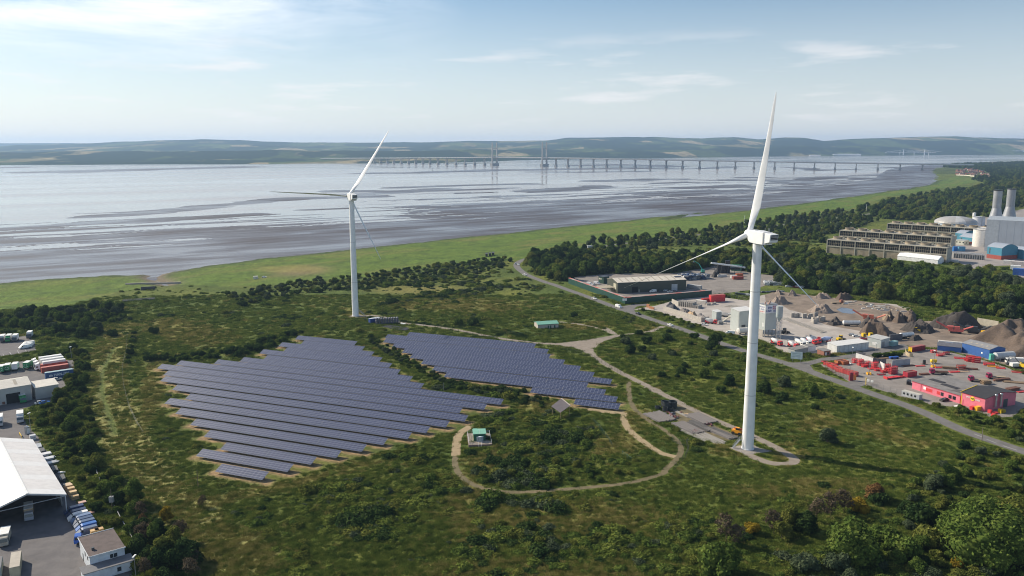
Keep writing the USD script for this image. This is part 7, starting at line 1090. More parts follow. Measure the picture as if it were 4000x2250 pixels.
for k in range(12):
    a0, a1 = k * math.pi / 6, (k + 1) * math.pi / 6; m = MB(); rings = [(R * math.cos(q * .262) + .6, 7 + 8.5 * math.sin(q * .262)) for q in range(7)]; rings[-1] = (0.02, 15.5)
    for (ra, za), (rb_, zb) in zip(rings[:-1], rings[1:]):
        am = [a0 + (a1 - a0) * q / 3 for q in range(4)]
        for x0, x1 in zip(am[:-1], am[1:]): m.add([(ra * math.cos(x0), ra * math.sin(x0), za), (ra * math.cos(x1), ra * math.sin(x1), za), (rb_ * math.cos(x1), rb_ * math.sin(x1), zb), (rb_ * math.cos(x0), rb_ * math.sin(x0), zb)], [(0, 1, 2, 3)])
    obj('dome_segment', m, mat('dome_sheet', (.36, .35, .34), .5, var=.12, scale=.1) if k % 4 else mat('dome_sheet_pale', (.48, .48, .48), .5, var=.1, scale=.1), t)
def vtank(t, r, h, col): obj('shell', MB().cyl((0, 0, 0), (0, 0, h), r, n=26), paint(col, .45), t, smooth=40); obj('roof', MB().cyl((0, 0, h), (0, 0, h + .9), r * 1.01, r * .1, 26), paint(col, .5), t, smooth=40); obj('rail', MB().cyl((0, 0, h + .05), (0, 0, h + .35), r * 1.03, n=26), paint(GREY), t); obj('ladder', MB().box(-.4, -r - .2, 0, .4, -r + .02, h + 1), steel, t)
put('vt', vtank, (8.2, 19., (.74, .70, .64)), g('A', 1965, 905), 0, 'storage_tank', 'large cream storage tank beside the big grey hall', 'tank'); put('vt', vtank, (8.0, 18., (.68, .66, .62)), g('A', 2010, 875), 0, 'storage_tank', 'cream storage tank half hidden behind the first', 'tank'); put('vt', vtank, (8.0, 12., (.56, .58, .62)), g('A', 1945, 668), 0, 'storage_tank', 'grey-blue storage tank right of the dome', 'tank'); put('vt', vtank, (2.2, 17., (.74, .74, .72)), g('A', 1890, 660), 0, 'storage_tank', 'slim white tank right of the dome', 'tank')
bl_w, bl_r, brk = mat('teal_cladding', (.05, .21, .30), .5, var=.06), mat('teal_roof', (.30, .34, .40), .5, var=.08), mat('brick_red_wall', (.30, .07, .05), .85)
def bshed(lab, k, c, p, D, h, r, brick=0):
    c, p = g(k, *c), g(k, *p); L = np.linalg.norm(p - c); shed('barrel_shed', lab, 'building', c, p, D, h, r, 'barrel', bl_w, bl_r, ([('f', 0, L, .01, brick, brk, 'brick_base', .12), ('r', 0, D, .01, brick, brk, 'brick_base', .12)] if brick else []) + [('f', L * .15, L * .22, brick + 1, h - 1, paint(DARK), 'door')])
bshed('teal building with a curved roof and brick base in front of the grey hall', 'A', (2038, 1035), (2203, 1058), 22, 11.5, 3.6, 4); bshed('teal curved-roof building at the right edge of the power station', 'A', (2285, 1030), (2450, 1052), 16, 9, 2.5); bshed('teal curved-roof building beyond the cooling towers, left one', 'A', (1680, 838), (1780, 850), 20, 9, 3.2); bshed('long teal curved-roof building beyond the cooling towers, right one', 'A', (1725, 860), (1870, 880), 22, 7, 3.5)
shed('office_block', 'low pale office block with small windows beside the teal buildings', 'building', g('A', 1675, 880), g('A', 1780, 892), 9, 5, .2, 'flat', wall=paint((.45, .46, .40)), roof=paint((.42, .43, .42)), extras=[('f', 2 + k * 4, 3.6 + k * 4, 2.2, 3.6, glass, 'window') for k in range(6)]); put('ctr', container, (YELLOW, 5), g('A', 1822, 878), .3, 'container', 'yellow container before the long teal building', 'container'); put('ctr', container, ((.45, .10, .06), 8), g('A', 1850, 880), .3, 'container', 'red-brown container beside the yellow one', 'container')
put('ctr', container, ((.03, .18, .5), 10, None, None, 5.0, 4.0), g('A', 1695, 958), .2, 'container', 'blue tank box near the end of the cooling towers, left one', 'container'); put('ctr', container, ((.12, .35, .55), 8, None, None, 5.0, 4.0), g('A', 1745, 960), .2, 'container', 'light blue tank box near the end of the cooling towers, right one', 'container')
tn_c, tn_p = g('A', 1030, 1062), g('A', 1535, 1105)
shed('marquee', 'long white ridged tent in front of the cooling towers', 'tent', topc('A', 1042, 1010, 4) - v1 * 3, topc('A', 1500, 1058, 4) - v1 * 3, 12, 4.2, 3.2, wall=paint((.74, .74, .74)), roof=paint((.78, .78, .78)))
pr_a, pr_b = g('A', 1668, 1035), g('A', 2012, 1062); t = thing('pipe_rack', 'long pipe rack on stilts across the power station yard', 'pipe rack', (*pr_a, 0)); d = pr_b - pr_a; m = MB(); [m.cyl((0, q, 5 + q * .3), (*(d + [0, q]), 5 + q * .3), .35, n=6) for q in (0, 1.5, 3)]; obj('pipes', m, steel, t)
for k in range(14): o = d * k / 13; obj('post', MB().box(o[0] - .3, o[1] - .3, 0, o[0] + .3, o[1] + 3.3, 4.7), paint(GREY), t)
for k, x, y, L, h, col, lab in (('A', 1640, 1090, 12, 3, (.5, .5, .5), 'grey cabin at the foot of the cooling tower end'), ('A', 2290, 1105, 9, 3.6, (.66, .64, .60), 'pale cabin left of three at the right edge of the station'), ('A', 2420, 1125, 14, 4.2, (.62, .56, .52), 'pale pinkish store at the right edge of the station'), ('A', 2365, 1175, 8, 4.4, WHITE, 'white cabin above the trees at the right edge'), ('A', 2440, 1235, 14, 6, (.04, .12, .40), 'blue building behind the trees at the right edge')): put('ctr', container, (col, float(L), None, None, float(h), 5.0), g(k, x, y), -.6, 'cabin', lab, 'cabin')
t = thing('substation', 'electrical substation equipment inside a fence among the trees', 'substation', (*g('U', 1450, 1010), 0))
ss = np.random.default_rng(4)
for k in range(26): x, y = (k % 9) * 4.2 - 16, (k // 9) * 5 - 5; obj('insulator', MB().cyl((x, y, 0), (x, y, 2.2), .5, .4, 6).cyl((x, y, 2.2), (x, y, 4.2), .25, .15, 6).box(x - .8, y - .1, 4.1, x + .8, y + .1, 4.3), steel, t)
wire_fence('palisade_fence', 'grey fence round the substation among the trees', gs('U', (1580, 985), (1800, 1000), (2069, 1032)), 3.0, 5, GREY, .8)
for k, x, y, yt, lab in (('U', 1315, 985, 900, 'thin lamp column, left one by the substation'), ('U', 1592, 975, 895, 'thin lamp column, right one by the substation'), ('a', 1330, 812, 770, 'thin mast behind the rear cooling towers'), ('A', 502, 690, 630, 'thin mast behind the middle cooling towers')): t = thing('lamp_post', lab, 'lamp post', (*g(k, x, y), 0)); lamp_post(t, hgt(k, x, y, yt), True, GREY)
sheet('field', Pg(gs('X', (1690, 628), (1800, 632), (1830, 642), (1780, 652), (1690, 648))), .12, ground_mat('bright_grass', (.10, .17, .03), (.17, .21, .05), .05), 'bright green clearing behind the woods'); sheet('field', Pg(gs('A', (60, 880), (240, 838), (236, 880), (120, 905))), .12, mats.get('x') or ground_mat('bright_grass_b', (.12, .17, .035), (.19, .20, .055), .05), 'pale green field left of the cooling towers')
# ------------------------------------------------------------------ lorry yards at the left
aS = math.radians(-52)
for k, x, y, logo, lab in ((0, 18, 100, False, 'white box lorry, leftmost of three facing the camera in the upper lorry park'), (1, 66, 97, False, 'white and green box lorry, middle of three in the upper lorry park'), (2, 113, 95, False, 'white box lorry, rightmost of three in the upper lorry park'), (3, 218, 72, False, 'white box lorry standing alone at the corner of the upper lorry park')): put('bl', box_lorry, ((.10, .11, .12) if k != 1 else GREEN, WHITE, 7.5, 3.7, False, GREEN if k == 1 else None), g('M', x, y), math.radians(-70), 'box_lorry', lab, 'lorry')
for x, y, lab in ((185, 150, 'white van, nearest of three parked together'), (196, 138, 'white van, middle of three parked together'), (206, 127, 'white van, farthest of three parked together')): put('van', van, (WHITE, None, 6.4), g('M', x, y), math.radians(228), 'van', lab, 'van')
for x, y, col, lab in ((16, 322, GREEN, 'green lorry body with a smiling face, leftmost of the row'), (62, 312, GREEN, 'green lorry body with a smiling face, second of the row'), (116, 304, WHITE, 'plain white lorry body in the row of green ones'), (208, 294, GREEN, 'green lorry body with a smiling face beside the white articulated lorries')): put('bl', box_lorry, (col, col, 7.0, 3.7, col == GREEN), g('M', x, y), math.radians(112 if x != 208 else 100), 'box_lorry', lab, 'lorry')
for x, y, lab in ((342, 262, 'white articulated lorry, farthest of three side by side'), (355, 278, 'white articulated lorry, middle of three side by side'), (368, 296, 'white articulated lorry, nearest of three side by side')): put('art', artic, (WHITE, (.66, .66, .64), 10.5), g('M', x, y), math.radians(219), 'articulated_lorry', lab, 'lorry')
put('ctr', container, ((.42, .09, .06), 12.2, (.45, .12, .09), None, 2.9), (g('M', 300, 322) + g('M', 495, 292)) / 2 + [-2.2, 3.8], math.radians(38), 'container', 'long red container, farther of two beside the blue one', 'container'); put('ctr', container, ((.42, .09, .06), 12.2, (.48, .14, .11), None, 2.9), (g('M', 310, 338) + g('M', 508, 305)) / 2 + [-1.5, 1.6], math.radians(38), 'container', 'long red container, nearer of two beside the blue one', 'container')
bc = (g('M', 345, 377) + g('M', 520, 350)) / 2; tb = put('ctr', container, ((.04, .10, .24), 12.2, (.30, .42, .46), None, 3.6), bc, math.radians(37), 'container', 'long dark blue container lettered HANJIN beside the lorry yard warehouse', 'container')
text3('HANJIN', 1.25, -2.6, 1.4, paint((.70, .74, .78)), tb, y=-1.27, wmax=7.2); lgm = MB(); [lgm.box(-4.6 + q * .42, -1.29, 1.4, -4.3 + q * .42, -1.26, 2.6 - abs(q - 1.5) * .25) for q in range(4)]; obj('logo', lgm, paint((.70, .74, .78)), tb)
wA = g('M', 0, 566); wd = np.array([math.cos(math.radians(40)), math.sin(math.radians(40))]); wcn = g('M', 236, 525)
shed('lorry_warehouse', 'pale grey warehouse with a cream roof in the left lorry yard', 'warehouse', wcn - wd * 30, wcn, 16, 7.2, 1.8, wall=mat('warehouse_grey', (.40, .40, .38), .55, var=.08), roof=mat('cream_sheet', (.66, .62, .54), .55, var=.12), extras=[('f', 20, 25.5, 0, 4.6, mats['open_doorway'], 'doorway'), ('f', 18.3, 19.4, .2, 1.4, paint((.16, .07, .05)), 'skip')], strips=[(8 + k * 8, 9.2 + k * 8, 2, 7, light_sheet, 'rooflight') for k in range(3)])
an = g('M', 263, 524); shed('warehouse_annex', 'lower grey annex at the right end of the lorry yard warehouse', 'building', an, an + wd * 9.4, 9, 5.4, .9, 'flat', wall=mats['warehouse_grey'], roof=mats['cream_sheet'], extras=[('f', 6.5, 8.2, 1.2, 2.4, glass, 'window'), ('f', 6.3, 8.4, 1.05, 1.2, paint(WHITE), 'sill')])
put('bl', box_lorry, (GREEN, GREEN, 6.5, 3.4, False, (.03, .20, .07)), g('M', 165, 540), math.radians(-52), 'box_lorry', 'green lorry backing into the warehouse door', 'lorry'); put('car', car, (WHITE,), g('M', 293, 553), math.radians(40), 'car', 'white car beside the warehouse annex', 'car'); put('car', car, ((.05, .16, .5),), g('M', 326, 553), math.radians(40), 'car', 'blue car beside the warehouse annex', 'car'); put('car', car, ((.6, .6, .58),), g('M', 418, 382), math.radians(38), 'car', 'pale car behind the annex under the blue container', 'car'); put('bl', box_lorry, ((.45, .47, .5), WHITE, 7.5, 3.8), g('M', 150, 680), math.radians(-60), 'box_lorry', 'white box lorry facing the camera left of the lamp column', 'lorry'); put('bl', box_lorry, ((.45, .47, .5), WHITE, 7.5, 3.8), g('M', 0, 706), math.radians(-60), 'box_lorry', 'white box lorry cut by the left edge of the photograph', 'lorry')
put('vt', vtank, (.9, 2.4, WHITE), g('M', 200, 770), 0, 'storage_tank', 'small white tank beside the yellow barrier', 'tank'); t = thing('barrier', 'yellow leaning barrier beside the small white tank', 'barrier', (*g('M', 150, 795), 0), -.9); obj('beam', MB().box(-2.6, -.1, .9, 2.6, .1, 1.25), paint(YELLOW), t); obj('post', MB().box(-2.4, -.1, 0, -2.2, .1, .9).box(2.2, -.1, 0, 2.4, .1, .9), paint(YELLOW), t)
# big open shed
E1 = np.array([-137.8, 238.9]); ua = math.radians(128.3); LS, WS, HS, RS = 62., 20.2, 6.8, 3.0
t = thing('open_shed', 'large open-fronted shed with a white ribbed roof at the left edge', 'shed', (*E1, 0), ua)
for q in range(13):
    x0, x1 = q * LS / 13 + .03, (q + 1) * LS / 13 - .03
    for ya, yb, za, zb in ((-.3, WS / 2, HS - .1, HS + RS), (WS / 2, WS + .3, HS + RS, HS - .1)): obj('roof_sheet', MB().hexa([(x0, ya, za), (x1, ya, za), (x1, yb, zb), (x0, yb, zb), (x0, ya, za + .12), (x1, ya, za + .12), (x1, yb, zb + .12), (x0, yb, zb + .12)]), mat('shed_roof', (.76, .73, .70), .55, var=.1, scale=.5) if q % 3 else mat('shed_roof_pale', (.80, .79, .77), .55, var=.06, scale=.5), t)
obj('ridge_cap', MB().box(-.1, WS / 2 - .35, HS + RS + .08, LS, WS / 2 + .35, HS + RS + .2), paint(WHITE), t); obj('gable_truss', MB().hexa([(.1, -.2, HS - .45), (.3, -.2, HS - .45), (.3, WS / 2, HS + RS - .45), (.1, WS / 2, HS + RS - .45), (.1, -.2, HS - .1), (.3, -.2, HS - .1), (.3, WS / 2, HS + RS - .05), (.1, WS / 2, HS + RS - .05)]).hexa([(.1, WS + .2, HS - .45), (.3, WS + .2, HS - .45), (.3, WS / 2, HS + RS - .45), (.1, WS / 2, HS + RS - .45), (.1, WS + .2, HS - .1), (.3, WS + .2, HS - .1), (.3, WS / 2, HS + RS - .05), (.1, WS / 2, HS + RS - .05)]), paint((.5, .52, .54)), t); obj('tie_beam', MB().cyl((.2, 0, HS - .5), (.2, WS, HS - .5), .1, n=5), paint((.4, .42, .44)), t)
for q in range(8):
    for y in (.1, WS - .1): obj('column', MB().box(q * LS / 7.2 + .1, y - .15, 0, q * LS / 7.2 + .4, y + .15, HS - .1), paint((.4, .42, .44)), t)
obj('side_wall', MB().box(8, -.02, 0, LS, .06, HS - .3), mats['warehouse_grey'], t); obj('side_wall', MB().box(2, WS - .06, 0, LS, WS + .02, HS - .3), mats['warehouse_grey'], t); obj('back_wall', MB().box(LS - .2, .1, 0, LS - .1, WS - .1, HS), mats['warehouse_grey'], t)
put('bl', box_lorry, ((.30, .32, .36), (.36, .27, .17), 8, 3.5), g('L', 165, 488), math.radians(-60), 'box_lorry', 'brown box lorry parked inside the open shed', 'lorry'); put('bl', box_lorry, ((.35, .33, .28), (.46, .40, .30), 7.5, 3.3), g('L', 30, 630), math.radians(-65), 'box_lorry', 'beige box lorry at the left edge before the open shed', 'lorry'); put('ctr', container, ((.50, .44, .30), 9.6, (.40, .36, .30), None, 2.9), g('L', 92, 780), math.radians(118), 'container', 'beige container standing alone on the dark tarmac', 'container'); put('ctr', container, ((.36, .42, .40), 7, (.12, .12, .13), None, 2.9), g('L', -14, 800), math.radians(118), 'container', 'grey-green cabin at the bottom left corner', 'container')
vcol = [(.03, .05, .12), (.03, .045, .10), WHITE, (.16, .22, .34), (.06, .09, .16), (.10, .14, .22), (.04, .14, .42), (.12, .16, .24)]
vw = ['dark blue van, farthest of the row of vans', 'dark blue van, second of the row of vans', 'white and green van, third of the row of vans', 'grey-blue van, fourth of the row of vans', 'dark van, fifth of the row of vans', 'blue-grey van, sixth of the row of vans', 'bright blue van, seventh of the row of vans', 'blue van with a yellow end, nearest of the row of vans']
for q, (x, y) in enumerate(((415, 465), (428, 485), (438, 500), (455, 515), (465, 530), (475, 545), (485, 563), (488, 585))): put('van', van, (vcol[q], None if q not in (2, 7) else ((.30, .5, .08) if q == 2 else YELLOW), 5.6), g('L', x, y), math.radians(218), 'van', vw[q], 'van')
put('flat', flatbed, ((.04, .12, .45), None), g('L', 510, 625), math.radians(205), 'flatbed_lorry', 'blue-cabbed flatbed lorry carrying pale timber packs', 'lorry')
pal = lambda t, n, c, w, l, hh: [obj('pallet', MB().box(-w / 2, -l / 2, q * hh, w / 2, l / 2, q * hh + hh * .82), c if not isinstance(c, tuple) else paint(c), t) for q in range(n)]
for q, (x, y, n, col, z, lab) in enumerate(((535, 605, 2, (.62, .40, .17), 1.2, 'pale timber pack on the flatbed lorry, left'), (560, 598, 2, (.60, .38, .16), 1.2, 'pale timber pack on the flatbed lorry, right'), (378, 322, 2, (.66, .48, .30), 0, 'stack of pale pallets, farthest by the shed eave'), (388, 340, 3, (.62, .45, .27), 0, 'stack of pale pallets, second by the shed eave'), (400, 356, 3, (.66, .46, .24), 0, 'stack of pale pallets, third by the shed eave'), (412, 376, 3, (.70, .50, .26), 0, 'stack of pale pallets, fourth by the shed eave'), (422, 388, 2, (.60, .42, .22), 0, 'stack of pale pallets, nearest by the shed eave'), (462, 412, 1, (.55, .36, .28), 0, 'single pallet leaning in the scrub edge'), (508, 470, 1, (.50, .30, .24), 0, 'red-brown pallet beside the row of vans'))): put('pal%d' % q, pal, (n, col, 2.2, 1.6, .75), g('L', x, y), math.radians(38), 'pallet_stack', lab, 'pallets', z=z)
for q, (x, y, nx, nz, L, m_, a, lab) in enumerate(((215, 95, 5, 2, 5, steel, 125, 'bundle of steel bars, farthest along the shed wall'), (235, 120, 4, 2, 4, mat('dark_bar', (.08, .085, .09), .6), 125, 'dark bundle of bars along the shed wall'), (258, 140, 6, 2, 3.4, paint((.66, .66, .68)), 40, 'white plank bundle along the shed wall, farther one'), (272, 165, 6, 2, 3.6, paint((.60, .63, .66)), 40, 'white plank bundle along the shed wall, middle one'), (288, 190, 6, 2, 4, steel, 40, 'grey bar bundle along the shed wall'), (308, 228, 4, 3, 5, mats['dark_bar'], 125, 'dark rail stack along the shed wall, farther one'), (350, 280, 4, 3, 5, mats['dark_bar'], 125, 'dark rail stack along the shed wall, nearer one'))): put('bar%d' % q, beams, (nx, nz, L, .2, m_, 0, q, True), g('L', x, y), math.radians(a), 'bar_stack', lab, 'bars')
put('pal', pal, (2, (.55, .56, .58), 2, 1.8, 1.0), g('L', 185, 52), math.radians(38), 'bag_stack', 'white bags stacked by the corner of the open shed', 'bags'); t = thing('sheet', 'crumpled white sheet lying by the dark rails', 'sheet', (*g('L', 342, 240), 0)); obj('sheet_fold', MB().ball((0, 0, .2), (1.2, .7, .4), 1), paint(WHITE), t); obj('sheet_edge', MB().ball((.8, .3, .1), (.8, .5, .2), 1), paint(WHITE), t)
of_c, of_a = g('L', 512, 812), math.radians(38); of_p = of_c + np.array([math.cos(of_a), math.sin(of_a)]) * 8.6
sh3 = shed('yard_office', 'white two-storey office with a flat brown roof in the lorry yard', 'building', of_c, of_p, 13.5, 5.0, .1, 'flat', wall=mat('office_white', (.62, .66, .70), .6), roof=mat('brown_felt', (.115, .09, .085), .9, var=.25), extras=[('f', 4.9, 6.7, 3.1, 4.2, glass, 'window'), ('f', 4.8, 6.8, 3.0, 3.1, paint(WHITE), 'sill'), ('f', 5.75, 5.85, 3.1, 4.2, paint(WHITE), 'mullion', .09), ('l', 2.5, 3.6, 2.9, 4.1, glass, 'window'), ('l', 5.5, 6.6, 2.9, 4.1, glass, 'window'), ('l', 9, 10, .1, 2.2, paint(DARK), 'door')])
obj('vent', MB().box(1.2, 3.2, 5.1, 1.9, 3.9, 5.9), paint(DARK), sh3); obj('roof_edge', MB().box(-.3, -.32, 5.05, 8.9, -.2, 5.32).box(-.32, -.3, 5.05, -.2, 13.8, 5.32).box(-.3, 13.7, 5.1, 8.9, 13.82, 5.42), paint((.66, .68, .70)), sh3)
ex = of_c - np.array([math.cos(of_a), math.sin(of_a)]) * 2.4 + np.array([math.sin(of_a), -math.cos(of_a)]) * 4.2; shed('office_extension', 'single-storey extension with a flat grey roof before the office', 'building', ex, ex + np.array([math.cos(of_a), math.sin(of_a)]) * 12.2, 4.1, 2.7, .1, 'flat', wall=mats['office_white'], roof=mat('grey_felt', (.17, .17, .18), .9), extras=[('f', 8, 9, .8, 2, glass, 'window')])
pp = gs('L', (530, 182), (545, 250), (575, 320), (610, 390), (650, 450), (680, 510), (720, 580), (765, 650), (800, 720)); t = thing('surface_pipe', 'thin white pipe winding through the scrub left of the dry strip', 'pipe', (*pp[0], 0))
for a, b in zip(pp[:-1], pp[1:]): obj('pipe_length', MB().cyl((*(a - pp[0]), .9), (*(b - pp[0]), .9), .13, n=6), paint((.34, .34, .33)), t)
for x, y in ((20, 190), (70, 178), (125, 165), (180, 155)):                # parking lines
    a, b = g('M', x, y), g('M', x + 14, y + 22); e = (b - a); n = np.array([-e[1], e[0]]) / np.linalg.norm(e) * .06
    sheet('bay_line', Pg([a - n, b - n, b + n, a + n]), .056, paint((.62, .62, .60)), 'white parking bay line')
for pts in ([('C', 1900, 1290), ('C', 1985, 1325)], [('C', 2040, 1352), ('C', 2150, 1395)], [('C', 2230, 1425), ('C', 2380, 1475)]):
    a, b = g(*pts[0]), g(*pts[1]); e = b - a; n = np.array([-e[1], e[0]]) / np.linalg.norm(e) * .09; sheet('road_line', Pg([a - n, b - n, b + n, a + n]), .066, paint((.66, .66, .64)), 'white centre line of the road')
# ------------------------------------------------------------------ things in the meadow
ghr = mat('mint_roof', (.20, .44, .33), .55, var=.08)
shed('green_roofed_hut', 'pale brick hut with a mint green roof in the meadow', 'hut', g('F', 1245, 78), g('F', 1411, 68), 8.5, 3.1, 1.1, wall=mat('pale_block', (.40, .37, .32), .8, var=.1), roof=ghr, extras=[('f', 6.4, 7.2, .1, 2.2, paint(DGREEN), 'door'), ('f', 7.8, 8.6, .1, 2.2, paint(DGREEN), 'door'), ('f', 10.4, 11.3, .1, 2.2, paint(DGREEN), 'door'), ('f', -.25, 13.6, 2.9, 3.08, paint(DGREEN), 'gutter', .3)])
kc = g('J', 208, 668); kr = math.radians(6); t = thing('platform', 'brick-edged raised platform with railings below the solar field', 'platform', (*kc, 0), kr)
PW, PD = 9.0, 13.0
obj('base', MB().box(0, 0, 0, PW, PD, .9), mat('platform_brick', (.20, .14, .13), .9, var=.3, scale=3), t); obj('floor', MB().box(.15, .15, .9, PW - .15, PD - .15, .96), mat('platform_floor', (.27, .23, .19), .9, var=.3, scale=2), t)
for x0, y0, x1, y1 in ((.2, .2, 3.6, .2), (5.2, .2, PW - .2, .2), (.2, .2, .2, PD - .2), (PW - .2, .2, PW - .2, PD - .2), (.2, PD - .2, PW - .2, PD - .2)):
    r = MB()
    for z in (1.5, 2.0): r.cyl((x0, y0, z), (x1, y1, z), .05, n=4)
    n = max(2, int(math.hypot(x1 - x0, y1 - y0) / 1.6)); [r.cyl((x0 + (x1 - x0) * q / n, y0 + (y1 - y0) * q / n, .9), (x0 + (x1 - x0) * q / n, y0 + (y1 - y0) * q / n, 2.05), .05, n=4) for q in range(n + 1)]; obj('railing', r, steel, t)
sr = MB(); [sr.cyl((x, -.9, 0), (x, .2, .95), .06, n=4).cyl((x, -.9, 1.0), (x, .2, 2.0), .05, n=4).cyl((x, -.9, 0), (x, -.9, 1.0), .05, n=4) for x in (3.8, 4.9)]; [sr.box(3.8, -.75 + q * .3, .15 + q * .25, 4.9, -.5 + q * .3, .2 + q * .25) for q in range(4)]; obj('steps', sr, steel, t)
def local(o, rz, x, y): return np.array([o[0] + x * math.cos(rz) - y * math.sin(rz), o[1] + x * math.sin(rz) + y * math.cos(rz)])
kk = local(kc, kr, 2.2, 4.2); t = thing('kiosk', 'dark green electrical kiosk with a mint green roof on the platform', 'kiosk', (*kk, .96), kr); obj('wall', MB().box(0, 0, 0, 4.6, 4.2, 2.7), paint((.015, .10, .06)), t); obj('roof', MB().hexa([(-.25, -.3, 2.7), (4.85, -.3, 2.7), (4.85, 4.5, 3.1), (-.25, 4.5, 3.1), (-.25, -.3, 2.85), (4.85, -.3, 2.85), (4.85, 4.5, 3.25), (-.25, 4.5, 3.25)]), ghr, t); obj('roof_seam', MB().hexa([(2.25, -.31, 2.86), (2.4, -.31, 2.86), (2.4, 4.5, 3.26), (2.25, 4.5, 3.26), (2.25, -.31, 2.92), (2.4, -.31, 2.92), (2.4, 4.5, 3.32), (2.25, 4.5, 3.32)]), paint((.45, .6, .52)), t); obj('corner_post', MB().box(-.05, -.06, 0, .1, .05, 2.7), paint((.35, .5, .1)), t); obj('door', MB().box(.6, -.05, .1, 1.7, .01, 2.2), paint((.02, .14, .08)), t)
for x, y, w, h, lab in ((2.4, 9.3, 1.5, 2.6, 'green cabinet, left one behind the kiosk'), (5.6, 9.1, 1.3, 2.2, 'green cabinet, right one behind the kiosk')): q = local(kc, kr, x, y); t = thing('cabinet', lab, 'cabinet', (*q, .96), kr); obj('body', MB().box(0, 0, 0, w, 1.2, h), paint((.03, .20, .13)), t); obj('lid', MB().box(-.08, -.08, h, w + .08, 1.28, h + .12), ghr, t)
for x, y, w, h, lab in ((4.0, 2.6, 1.1, 2.0, 'grey cabinet with a white top before the kiosk'), (4.9, 3.2, .9, 1.8, 'small grey cabinet beside the first one before the kiosk'), (3.3, 3.3, .6, 1.6, 'narrow pale cabinet before the kiosk')): q = local(kc, kr, x, y); t = thing('cabinet', lab, 'cabinet', (*q, .96), kr); obj('body', MB().box(0, 0, 0, w, .8, h), paint((.30, .36, .40)), t); obj('lid', MB().box(-.05, -.05, h, w + .05, .85, h + .08), paint((.7, .74, .76)), t)
q = local(kc, kr, 1.7, 5.6); t = thing('satellite_dish', 'white dish at the left side of the kiosk', 'dish', (*q, .96), kr); obj('dish', MB().ball((0, 0, 2.0), (.1, .45, .45), 2), paint(WHITE), t); obj('pole', MB().cyl((0, 0, 0), (0, 0, 2), .05, n=5), steel, t)
# leaning shelter on the mound
la, lb, lcn, ld = [np.array([*g('F', x, y, z), z]) for x, y, z in ((1353, 706, 3.6), (1432, 655, 3.9), (1505, 706, 3.9), (1425, 752, 3.6))]
t = thing('shelter', 'tilted dark sheet roof on poles on the bushy mound', 'shelter', (*ld[:2], 0)); o = np.array([*ld[:2], 0]); tilt_ = lambda P_, z: P_ - o + [0, 0, z]
obj('roof', MB().hexa([tilt_(ld, 0), tilt_(lcn, .6), tilt_(lb, 1.0), tilt_(la, .4), tilt_(ld, .15), tilt_(lcn, .75), tilt_(lb, 1.15), tilt_(la, .55)]), mat('shelter_roof', (.115, .10, .105), .7, var=.2), t); obj('roof_edge', MB().hexa([tilt_(lcn, .62), tilt_(lcn, .62) + [.25, .2, 0], tilt_(lb, 1.02) + [.25, .2, 0], tilt_(lb, 1.02), tilt_(lcn, .9), tilt_(lcn, .9) + [.25, .2, 0], tilt_(lb, 1.3) + [.25, .2, 0], tilt_(lb, 1.3)]), paint((.50, .44, .38)), t)
for P_ in (la, lb, lcn, ld): c_ = P_ - o; obj('pole', MB().cyl((c_[0] * .9 + .4, c_[1] * .9 + .3, 0), (c_[0] * .95, c_[1] * .95, 3.9), .09, n=5), wood, t)
# pipe stacks by the near turbine
gp = mat('plastic_pipe', (.135, .125, .125), .8, var=.15, scale=1); gp2 = mat('pale_pipe', (.22, .21, .195), .8, var=.15)
for q, (a, b, nx, nz, L, m_, wob, lab) in enumerate((((130, 230), (300, 310), 16, 2, 12, gp, 0, 'flat stack of grey pipes, leftmost beside the black rings'), ((800, 270), (880, 320), 14, 2, 13, gp, 0, 'flat stack of grey pipes nearest the stony track'), ((560, 390), (720, 480), 12, 2, 14, gp, .012, 'flat stack of grey pipes in the middle of the pipe yard'), ((640, 500), (820, 590), 5, 1, 15, gp2, .01, 'row of pale pipes at the grassy edge of the pipe yard'), ((760, 370), (900, 440), 7, 2, 13, mat('dark_pipe', (.07, .068, .07), .8), .03, 'crossed dark pipes in the middle of the pipe yard'), ((880, 540), (1040, 620), 9, 1, 15, gp2, .04, 'loose splayed pipes at the near end of the pipe yard'), ((1020, 470), (1190, 570), 5, 2, 14, gp, .03, 'loose pipes lying toward the near turbine'), ((1100, 470), (1280, 560), 4, 2, 14, mats['dark_pipe'], .005, 'dark pipe bundle ending near the orange tractor'), ((480, 190), (600, 250), 3, 1, 11, gp2, .05, 'three bent pale pipes behind the black rings'))): c, r = head('P', a, b); r = math.radians(-66 + q * .8); put('pip%d' % q, beams, (nx, nz, float(L), .20, m_, wob, q), c, r, 'pipe_stack', lab, 'pipes')
pc = np.random.default_rng(8)
for q, (x, y, r, h, lab) in enumerate(((190, 140, 1.3, 1.4, 'black plastic ring, leftmost of the group'), (290, 100, 1.5, 2.6, 'black plastic ring behind the tall ones'), (320, 130, 1.7, 3.0, 'tall black plastic ring in the middle of the group'), (410, 110, 1.9, 2.8, 'wide black plastic ring, rightmost of the group'), (300, 175, 1.2, 2.0, 'grey-black ring lying in front of the group'), (370, 160, 1.4, 1.5, 'low black ring in front of the wide one'))):
    t = thing('manhole_ring', lab, 'ring', (*g('P', x, y + 8), 0)); an_ = np.arange(20) * math.pi / 10; cc_, ss_ = np.cos(an_), np.sin(an_); obj('ring', loft([np.stack([rr * cc_, rr * ss_, np.full(20, z)], 1) for rr, z in ((r, 0), (r, h), (r * .86, h), (r * .86, .3))]), paint((.03, .035, .035), .5), t); obj('rib', MB().cyl((0, 0, h * .45), (0, 0, h * .55), r * 1.05, n=20), paint((.03, .035, .035), .5), t)
